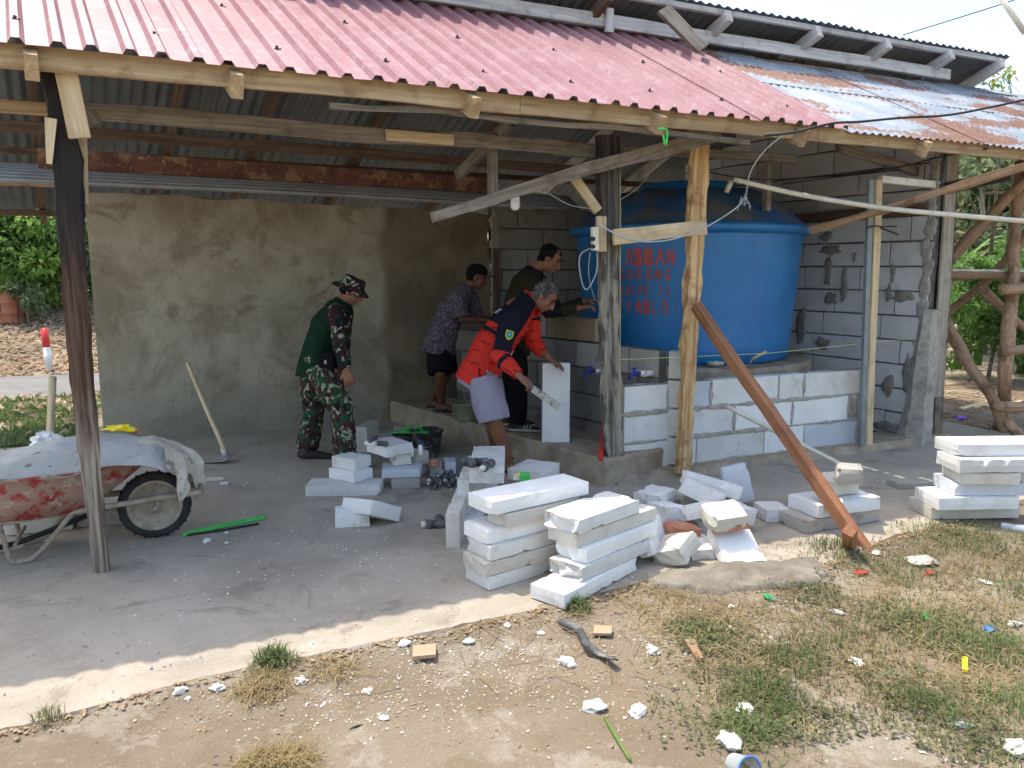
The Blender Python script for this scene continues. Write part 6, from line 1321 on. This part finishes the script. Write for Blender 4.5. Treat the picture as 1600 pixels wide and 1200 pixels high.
# right gap
tree('round bright green bush beyond the stick frame', (6.545,10.471,-0.050), 2.0, .85, 'leaf_a', 6500, 11, 'bush', 'bush', (.09, .03), 30, trunk_r=.03, z0=.15)
tree('second green bush at the frame edge', (7.852,11.110,-0.050), 1.8, .9, 'leaf_a', 4000, 12, 'bush', 'bush', (.09, .03), 24, trunk_r=.03, z0=.15)
tree('greyish broad leaved tree behind the round bush', (8.633,14.020,0.604), 4.3, 1.9, 'leaf_d', 4200, 13, lf=(.22, .05), z0=.2)
tree('darker tree beyond the rusty roof corner', (10.463,15.560,0.764), 5.2, 2.0, 'leaf_b', 4500, 14, lf=(.2, .06), z0=.25)
tree('green tree just beyond the shed side wall', (10.767,19.073,0.597), 4.2, 2.4, 'leaf_a', 4500, 15, lf=(.22, .07), z0=.1)
tree('distant green tree behind the yard', (16.900,26.132,0.479), 5.5, 3.4, 'leaf_b', 4500, 16, lf=(.3, .1), z0=.1)
for k, (u, v, t) in enumerate([(1500, 520, 12), (1530, 530, 11.5), (1575, 520, 12.5), (1600, 535, 11.5), (1515, 500, 13)]): bananaish(['upright strappy plant closest to the posts', 'strappy plant before the greyish tree', 'strappy plant right of the round bush', 'strappy plant at the frame edge', 'strappy plant deep behind the bush'][k], (7.000,11.988,0.534) if k == 0 else (7.604,12.472,0.391) if k == 1 else (8.396,12.987,0.454) if k == 2 else (7.667,11.467,0.432) if k == 3 else (8.044,13.519,0.636), 2.2 + .25 * k, 50 + k, 'leaf_a' if k % 2 else 'leaf_d', 12, 1.1, .05, name='strappy_plant')
# sprig with yellow leaves against the sky
for k, (lab, p0, p1) in enumerate([('thin sprig of leaves showing above the rusty roof', (6.375,10.368,3.251), (6.084,10.259,3.878)), ('bare twig with dry leaves against the sky', (6.583,10.356,3.168), (6.329,10.268,3.943))]):
    root = thing('sprig', lab, 'branch', p0); a, b = Vector(p0), Vector(p1); pole('twig', [a - UP * 1.5, a, a.lerp(b, .5) + Vector((.03, 0, 0)), b], [.025, .014, .009, .004], MT['bark'], root)
    mb = MB(); r = random.Random(k); tw = MB()
    for i in range(26):
        s = a.lerp(b, r.random() ** .6 * .9 + .1); d = (rv(r) + UP * .5).normalized(); e = s + d * r.uniform(.1, .35); tw.tube([s, e], [.004, .002], 4)
        for q in range(5 if k == 0 else 2): leaf(mb, e + rv(r) * .05, (rv(r) + UP * .3).normalized(), UP, .1, .028)
    mb.build('leaves', MT['leaf_y' if k else 'leaf_c'], root); tw.build('twigs', MT['bark'], root)
# ---- grass ----
MT['grass'] = leaf_mat('grass_green', (.15, .17, .075), (.25, .26, .13), (.4, .34, .2)); MT['straw'] = leaf_mat('grass_dry', (.36, .27, .12), (.5, .4, .22)); MT['grass2'] = leaf_mat('grass_fresh', (.11, .18, .06), (.2, .27, .1))
def blades(name, spots, m, seed, h=(.05, .12), w=.0025, lean=.8, ml=None, lab=None):
    """spots: (x, y, radius, count)"""
    r = random.Random(seed); mb = MB()
    for (x, y, rad, n) in spots:
        for i in range(n):
            a = r.uniform(0, 6.283); q = rad * r.random() ** .6; X, Y = x + math.cos(a) * q, y + math.sin(a) * q
            dd, nn = dn(X, Y)
            z = gz(X, Y); hh = r.uniform(*h) * (1.15 - q / rad * .5); b = r.uniform(0, 6.283); le = lean * r.random() * hh
            if nn > edge_n(dd) - .02 and nn < 7.6 and -4.4 < dd < 7.1: z = .0; 
            d = Vector((math.cos(b), math.sin(b), 0)); s = Vector((-d.y, d.x, 0)) * w * r.uniform(.7, 1.6); p = Vector((X, Y, z - .004)); m1 = p + d * le * .35 + UP * hh * .6; e = p + d * le + UP * hh * (1 - .35 * le / hh)
            k = len(mb.v); mb.v += [p - s, p + s, m1 + s * .8, m1 - s * .8, e]; mb.f += [(k, k + 1, k + 2, k + 3), (k + 3, k + 2, k + 4)]; mb.m += [0, 0]
    return tag(mb.build(name, MT[m]), lab, None, None, 'stuff')
def gp(p, rad, n): return (p[0], p[1], rad, n)
TUFT = [((1.426,3.515,-0.050), .17), ((0.922,2.639,-0.050), .3), ((0.797,2.383,-0.050), .24), ((1.104,2.848,-0.050), .28), ((0.948,2.476,-0.050), .16), ((1.458,2.535,-0.050), .22), ((1.993,2.951,-0.050), .3), ((1.800,2.535,-0.050), .3), ((1.750,4.017,-0.050), .2), ((2.748,4.215,-0.050), .35), ((2.492,4.215,-0.050), .3), ((1.968,3.750,-0.050), .3), ((1.438,3.061,-0.050), .3), ((1.845,3.061,-0.050), .25), ((0.814,3.061,-0.050), .12), ((2.438,3.515,-0.050), .35), ((1.758,3.210,-0.050), .3), ((1.530,2.313,-0.050), .2)]
blades('grass', [gp(p, r_, int(1100 * r_)) for p, r_ in TUFT] + [gp((-0.916,2.775,-0.050), .09, 260), gp((0.295,3.273,-0.050), .07, 220), gp((-1.561,2.419,-0.050), .06, 60), gp((0.780,3.149,-0.050), .1, 160)], 'grass', 1, (.02, .065), .0018, 2.2)
blades('fresh_grass', [gp(p, r_ * .5, int(700 * r_)) for p, r_ in TUFT[1:8]] + [gp((-0.936,2.799,-0.050), .06, 220), gp((0.290,3.293,-0.050), .05, 160)] + [gp(p, r_ * .7, int(350 * r_)) for p, r_ in TUFT[8:]], 'grass2', 2, (.03, .09), .002, 1.6)
blades('dry_grass', [gp((1.782,3.373,-0.050), .8, 1500), gp((1.787,2.661,-0.050), .6, 1000), gp((1.031,2.899,-0.050), .5, 900), gp((-0.915,2.618,-0.050), .1, 300), gp((-0.731,2.169,-0.050), .13, 800), gp((-0.688,2.752,-0.050), .1, 150), gp((0.729,3.306,-0.050), .3, 500), gp((2.592,3.750,-0.050), .7, 1600)], 'straw', 3, (.02, .07), .0018, 3.0)
# a carpet of small creeping plants in the yard
r = random.Random(5); mb = MB()
for i in range(9000):
    p, rd = TUFT[r.randrange(len(TUFT))]; a = r.uniform(0, 6.28); q = rd * 1.5 * r.random() ** .6; X, Y = p[0] + math.cos(a) * q, p[1] + math.sin(a) * q
    dd, nn = dn(X, Y)
    if nn > edge_n(dd) - .03: continue
    if noise.noise(Vector((X * 3, Y * 3, 0))) < -.12: continue
    leaf(mb, Vector((X, Y, gz(X, Y) + r.uniform(.0, .02))), (Vector((r.uniform(-1, 1), r.uniform(-1, 1), r.uniform(0, .7)))).normalized(), UP, r.uniform(.012, .032), r.uniform(.003, .008), .1)
tag(mb.build('creeping_weeds', MT['grass']), None, None, None, 'stuff')
# back yard grass and leaf litter at the left, beyond the floor
r = random.Random(6); mb = MB(); md_ = MB()
for i in range(26000):
    d = r.uniform(-7.5, -.7); n = r.uniform(7.62, 10.6); q = P(d, n); z = gz(q.x, q.y)
    if noise.noise(Vector((q.x * 1.7, q.y * 1.7, 0))) > -.2 or r.random() < .2:
        (mb if r.random() < .7 else md_)and leaf(mb, Vector((q.x, q.y, z)), Vector((r.uniform(-1, 1), r.uniform(-1, 1), r.uniform(.2, 1.6))).normalized(), UP, r.uniform(.05, .12), .014, .1)
tag(mb.build('roadside_grass', MT['grass2']), None, None, None, 'stuff')
MT['litter'] = leaf_mat('dry_leaves', (.42, .29, .19), (.68, .55, .4))
mb = MB()
for i in range(12500):
    if i < 10500: d = r.uniform(-9, 1.5); n = 12.95 + r.random() ** 1.2 * 4
    elif i < 11500: d = r.uniform(-7.5, -.7); n = 10.65 - r.random() ** 2 * 1.2
    else: d = r.uniform(-7.5, -.7); n = r.uniform(7.6, 10.4)
    q = P(d, n); z = gz(q.x, q.y) + r.uniform(0, .05); a = r.uniform(0, 6.283)
    leaf(mb, Vector((q.x, q.y, z)), Vector((math.cos(a), math.sin(a), r.uniform(-.3, .6))).normalized(), (UP + rv(r) * .8).normalized(), r.uniform(.07, .16), r.uniform(.02, .04), .1)
tag(mb.build('leaf_litter', MT['litter']), None, None, None, 'stuff')
# litter of sticks and leaves in the yard at the right rear
mb = MB()
for i in range(500):
    p = Vector((5.328,8.504,-0.050)) + Vector((r.uniform(-1, 2.5), r.uniform(-1.2, 2.5), 0)); a = r.uniform(0, 3.14); p.z = gz(p.x, p.y) + .006; d = Vector((math.cos(a), math.sin(a), 0)) * r.uniform(.03, .14); mb.tube([p - d, p + d + UP * .01], [.006, .004], 4)
tag(mb.build('twig_litter', MT['wood_stick']), None, None, None, 'stuff')
# ---- pebbles and crumbs ----
def pebble(mb, p, s, r):
    k = len(mb.v); pts = [Vector((1, 0, 0)), Vector((-.3, .9, 0)), Vector((-.4, -.8, .1)), Vector((.1, .1, .8)), Vector((.2, -.1, -.5)), Vector((-.9, .1, .3))]; a = r.uniform(0, 6.28); ca, sa = math.cos(a), math.sin(a)
    for q in pts: q = q * s + rv(r) * s * .25; mb.v.append(p + Vector((q.x * ca - q.y * sa, q.x * sa + q.y * ca, q.z * .75 + s * .2)))
    for f in ((0, 1, 3), (1, 5, 3), (5, 2, 3), (2, 0, 3), (1, 0, 4), (5, 1, 4), (2, 5, 4), (0, 2, 4)): mb.f.append(tuple(k + i for i in f)); mb.m.append(0)
def scatter(name, m, spots, smin, smax, seed, slab=False, frac=1.0):
    r = random.Random(seed); mb = MB()
    for (p, rx, ry, n) in spots:
        for i in range(int(n * frac)):
            X = p[0] + r.gauss(0, rx * .5); Y = p[1] + r.gauss(0, ry * .5); dd, nn = dn(X, Y); on = nn > edge_n(dd)
            if on != slab: continue
            pebble(mb, Vector((X, Y, .001 if on else gz(X, Y))), smin + (smax - smin) * r.random() ** 3, r)
    return tag(mb.build(name, MT[m]), None, None, None, 'stuff')
MT['gravel'] = mat('gravel_tan', (.36, .31, .24), (.56, .53, .47), 22, bump=.3, coord='World')
scatter('white_crumbs', 'aac_clean', [((-1.198,4.182,0.000), 1.4, .9, 500), ((-0.596,3.797,0.000), 1.2, .6, 450), ((-0.463,5.392,0.000), .8, .7, 350), ((-1.912,6.404,0.000), 1, .5, 250), ((0.159,3.629,0.000), .6, .3, 160), ((-2.021,5.226,0.000), .8, .5, 160), ((1.016,3.887,-0.000), .8, .3, 250), ((2.695,5.226,0.000), .8, .5, 160), ((-1.632,3.077,0.000), 1.2, .5, 140), ((-0.359,5.226,0.000), .3, .2, 200)], .0014, .008, 1, True, .45)
scatter('dark_crumbs', 'mortar', [((-1.773,4.079,-0.000), 1.6, 1, 350), ((-0.355,4.079,-0.000), 1.6, .8, 300), ((-1.706,2.962,0.000), 1.2, .5, 140), ((-2.153,6.651,0.000), 1.8, .25, 700), ((2.859,5.757,0.000), .7, .3, 260)], .0016, .009, 2, True, 1.3)
scatter('white_gravel', 'gravel', [((-0.258,2.899,-0.050), .5, .25, 1300), ((-0.469,2.618,-0.050), .4, .3, 500), ((0.841,3.061,-0.050), .4, .22, 1500), ((1.022,3.033,-0.050), .3, .15, 700), ((-0.539,2.495,-0.050), .6, .3, 260), ((0.254,2.848,-0.050), 1, .4, 500), ((1.156,2.576,-0.050), 1.2, .4, 300), ((1.572,2.279,-0.050), .4, .15, 500), ((0.000,2.576,-0.050), 1, .3, 400), ((-1.025,2.535,-0.050), .6, .2, 160)], .0016, .009, 3, False, .8)
MT['clod'] = mat('dirt_clod', (.3, .2, .12), (.42, .31, .2), 14, bump=.6)
scatter('dirt_clods', 'clod', [((0.246,2.752,-0.050), 1.2, .5, 1600), ((-0.715,2.661,-0.050), 1.0, .4, 900), ((1.485,3.373,-0.050), 1.2, .5, 1300), ((1.899,3.061,-0.050), 1, .6, 900), ((-0.281,3.179,-0.050), 1.2, .15, 900), ((-1.367,2.535,-0.050), .9, .2, 400)], .002, .009, 4)
# broken crust and clods along the front edge of the floor
r = random.Random(77); mb = MB()
for i in range(2600):
    d = r.uniform(-4.3, 6.0); n = edge_n(d) - abs(r.gauss(0, .035)) + .012; q = P(d, n); pebble(mb, Vector((q.x, q.y, gz(q.x, q.y) + .004)), .003 + .012 * r.random() ** 3, r)
tag(mb.build('edge_clods', MT['clod']), None, None, None, 'stuff')
# single stones one could pick up
for i, (p, s, m, lab) in enumerate([((-1.077,2.613,-0.040), .03, 'stone', 'white stone nearest the slab edge by the tuft'), ((-1.200,2.588,-0.040), .028, 'stone', 'white stone left of the grass tuft'), ((-1.159,2.551,-0.040), .015, 'stone', 'small white chip below the pair of stones'), ((0.217,2.831,-0.030), .042, 'stone', 'cream stone below the black rubber strip'),
    ((0.291,2.514,-0.030), .045, 'aac', 'angular grey and white lump on the bare dirt'), ((0.438,2.486,-0.030), .04, 'aac_clean', 'flat white fragment right of the grey lump'), ((0.714,2.307,-0.030), .055, 'stone', 'large double pale stone beside the clear cup'), ((-0.791,2.679,-0.040), .03, 'stone', 'pale lump just right of the dry tuft'),
    ((-0.533,2.631,-0.040), .02, 'aac_clean', 'white pebble below the gravel spread'), ((-0.440,2.948,-0.040), .03, 'aac_clean', 'white lump touching the tan tile'), ((0.568,2.918,-0.030), .035, 'stone', 'pale stone beside the torn plank'), ((0.122,3.064,-0.040), .018, 'aac_clean', 'white chip near the slab edge stack'), ((-0.178,2.986,-0.040), .028, 'stone', 'beige pebble right of the tan tile'),
    ((0.822,2.506,-0.020), .04, 'aac_clean', 'crumpled white lump in the middle of the grass'), ((-0.019,3.111,-0.040), .02, 'aac_clean', 'small white flake close to the slab'), ((-0.442,2.452,-0.040), .02, 'stone', 'tan pebble on bare ground'), ((1.623,2.266,-0.030), .05, 'stone', 'pale stone at the corner of the yard'),
    ((-1.700,4.103,0.010), .03, 'aac_clean', 'flat white fragment on the floor below the green strip'), ((-1.640,4.240,0.010), .014, 'aac_clean', 'tiny white fragment by the green strip'), ((-1.578,4.072,0.010), .013, 'aac_clean', 'tiny white chip left of the floor stain'), ((1.008,3.338,-0.040), .02, 'stone', 'pebble in the gravel by the mortar mound')]):
    s *= .7; p = (p[0], p[1], gz(p[0], p[1]) + s * .3 if p[2] < 0 else p[2]); crumple('stone', p, (s * 1.3, s, s * .6), m, 30 + i, lab, 'stone', amp=.6, sub=3, rot=i * 47, freq=1.7)
tag(beam('tan_tile', Vector((-0.396,2.879,-0.012)), Vector((-0.305,2.888,-0.006)), .095, .012, MT['tile']), 'square tan tile fragment lying on gravel', 'tile')
tag(beam('tan_tile', Vector((0.348,3.072,-0.012)), Vector((0.422,3.060,-0.006)), .075, .012, MT['tile']), 'tan tile fragment beside the rubber strip', 'tile')
tag(blk('flat triangular slab of concrete in the grass', (2.093,3.803,-0.030), 10, (.16, .12, .03), 'aac_old', chip=.02, name='flat_stone'), cat='stone')
rb = MB(); pts = [Vector((0.178,3.250,-0.030)), Vector((0.233,3.106,0.000)), Vector((0.285,3.068,-0.010)), Vector((0.303,2.899,0.010)), Vector((0.352,2.868,-0.020)), Vector((0.401,2.781,0.005))]
for i in range(41):
    f = i / 40 * 5; k = min(4, int(f)); t_ = f - k; c = pts[k].lerp(pts[k + 1], t_ * t_ * (3 - 2 * t_) * .5 + t_ * .5); tw = math.sin(i * .12); rb.v += [c + Vector((.012, .014, .008 * tw)), c + Vector((0, 0, .006)), c - Vector((.012, .012, .008 * tw))]
rb.f = [(3 * i + j, 3 * i + 3 + j, 3 * i + 4 + j, 3 * i + 1 + j) for i in range(40) for j in (0, 1)]; rb.m = [0] * 80
o = rb.build('rubber_strip', MT['rubber'], None, True); md = o.modifiers.new('t', 'SOLIDIFY'); md.thickness = .006; tag(o, 'twisted strip of black rubber lying on the dirt', 'strip')
tag(beam('torn_plank', (0.734,2.992,-0.015), (0.741,2.833,-0.015), .045, .012, MT['wood_stick'], w2=.02), 'small torn piece of plank in the gravel', 'plank')
tag(pole('green_stalk', [(0.320,2.455,-0.025), (0.340,2.324,-0.012), (0.371,2.210,-0.020)], .005, MT['leaf_c'], res=3), 'green stalk lying on bare dirt', 'stalk')
tag(beam('yellow_clip', (1.806,2.872,-0.030), (1.750,2.772,-0.030), .02, .012, MT['yellow_pl'], jit=0), 'small yellow plastic piece in the grass', 'plastic piece')
bt = thing('clear_bottle', 'crushed clear bottle lying by the stack in the grass', 'bottle', (3.052,4.457,-0.050)); t = MB(); a = Vector((2.910,4.401,-0.015)); b = Vector((3.084,4.311,-0.015)); d = b - a; t.tube([a, a + d * .04, a + d * .3, a + d * .6, a + d, a + d * 1.1], [.028, .033, .03, .033, .03, .012], 14); t.build('bottle_body', MT['clear'], bt, True)
cp = thing('clear_cup', 'clear plastic cup with a blue rim at the bottom of the yard', 'cup', (0.730,2.231,-0.050)); c = Vector((0.715,2.172,-0.020)); q = Matrix.Rotation(R(70), 3, 'X') @ Matrix.Rotation(R(20), 3, 'Y'); t = MB(); t.lathe([(.032, -.05), (.04, .03)], c, 24, mat3=q); t.build('cup_wall', MT['clear'], cp, True); t = MB(); n = 24; t.tube([c + q @ Vector((math.cos(a * math.pi / 12) * .041, math.sin(a * math.pi / 12) * .041, .03)) for a in range(25)], .003, 6); t.build('rim', MT['badge_blue'], cp, True)
t = MB(); c = Vector((-0.918,2.225,-0.035)); t.tube([c + Vector((math.cos(a * math.pi / 10) * .03, math.sin(a * math.pi / 10) * .026, .004 * math.sin(a))) for a in range(21)], .004, 6); tag(t.build('black_ring', MT['black'], smooth=True), 'black plastic ring on the concrete remnant', 'ring')
tag(pole('black_wire_piece', [(-0.535,2.350,-0.040), (-0.546,2.389,-0.035), (-0.529,2.403,-0.030), (-0.510,2.418,-0.035)], .005, MT['black'], res=3), 'bent bit of black wire in the dirt', 'wire')
for i, (p, m, lab) in enumerate([((1.769,3.710,-0.030), 'red_pl', 'pink plastic scrap in the weeds by the stake'), ((2.125,3.727,-0.030), 'red_pl', 'red plastic scrap further out in the weeds'), ((1.844,3.231,-0.030), 'green_pl', 'green plastic scrap in the yard'), ((1.200,3.412,-0.030), 'badge_green', 'teal plastic scrap at the mortar mound'), ((2.347,3.621,-0.030), 'white_pl', 'white paper scrap far out in the grass'), ((1.464,3.276,-0.030), 'white_pl', 'pale wrapper in the middle of the yard'), ((2.197,3.169,-0.030), 'white_pl', 'white wrapper with green at the frame side'), ((2.048,3.108,-0.030), 'badge_blue', 'tiny blue scrap in the grass'), ((1.971,3.984,-0.030), 'white_pl', 'white chip at the foot of the leaning timber'), ((4.684,7.890,-0.040), 'purple_pl', 'purple plastic in the yard behind the posts'), ((1.363,2.836,-0.030), 'white_pl', 'pale scrap near the straw'), ((1.519,2.406,-0.030), 'clear', 'clear film scrap low in the grass')]):
    s = .035 if 'purple' not in m else .09
    p = (p[0], p[1], gz(p[0], p[1]) + .008); crumple('plastic_scrap', p, (s, s * .6, s * .22), m, 60 + i, lab, 'litter', amp=.9, sub=2, rot=i * 31)
for i in range(4): tag(beam('wood_offcut', Vector((4.975,8.395,-0.030)) + Vector((.2 * i, .1 * i, 0)), Vector((5.567,8.840,-0.020)) + Vector((.2 * i, .12 * (i % 2), 0)), .06, .03, MT['wood_pale']), ['pale offcut nearest the posts in the rear yard', 'second pale offcut in the rear yard', 'third pale offcut of the rear yard row', 'pale offcut furthest out in the rear yard'][i], 'offcut')
# straw lying about
r = random.Random(9); mb = MB()
for i in range(420):
    c = [(1.603,3.306,-0.050), (1.748,2.799,-0.050), (0.729,3.306,-0.050), (0.980,2.899,-0.050), (-0.276,3.119,-0.050)][i % 5]; X, Y = c[0] + r.gauss(0, .45), c[1] + r.gauss(0, .22); dd, nn = dn(X, Y)
    if nn > edge_n(dd) - .03: continue
    a = r.uniform(0, 3.14); d = Vector((math.cos(a), math.sin(a), 0)) * r.uniform(.02, .09); p = Vector((X, Y, gz(X, Y) + .012)); mb.tube([p - d, p + Vector((0, 0, .01)), p + d + UP * r.uniform(-.01, .03)], [.0016, .002, .0012], 4)
tag(mb.build('loose_straw', MT['straw']), None, None, None, 'stuff')
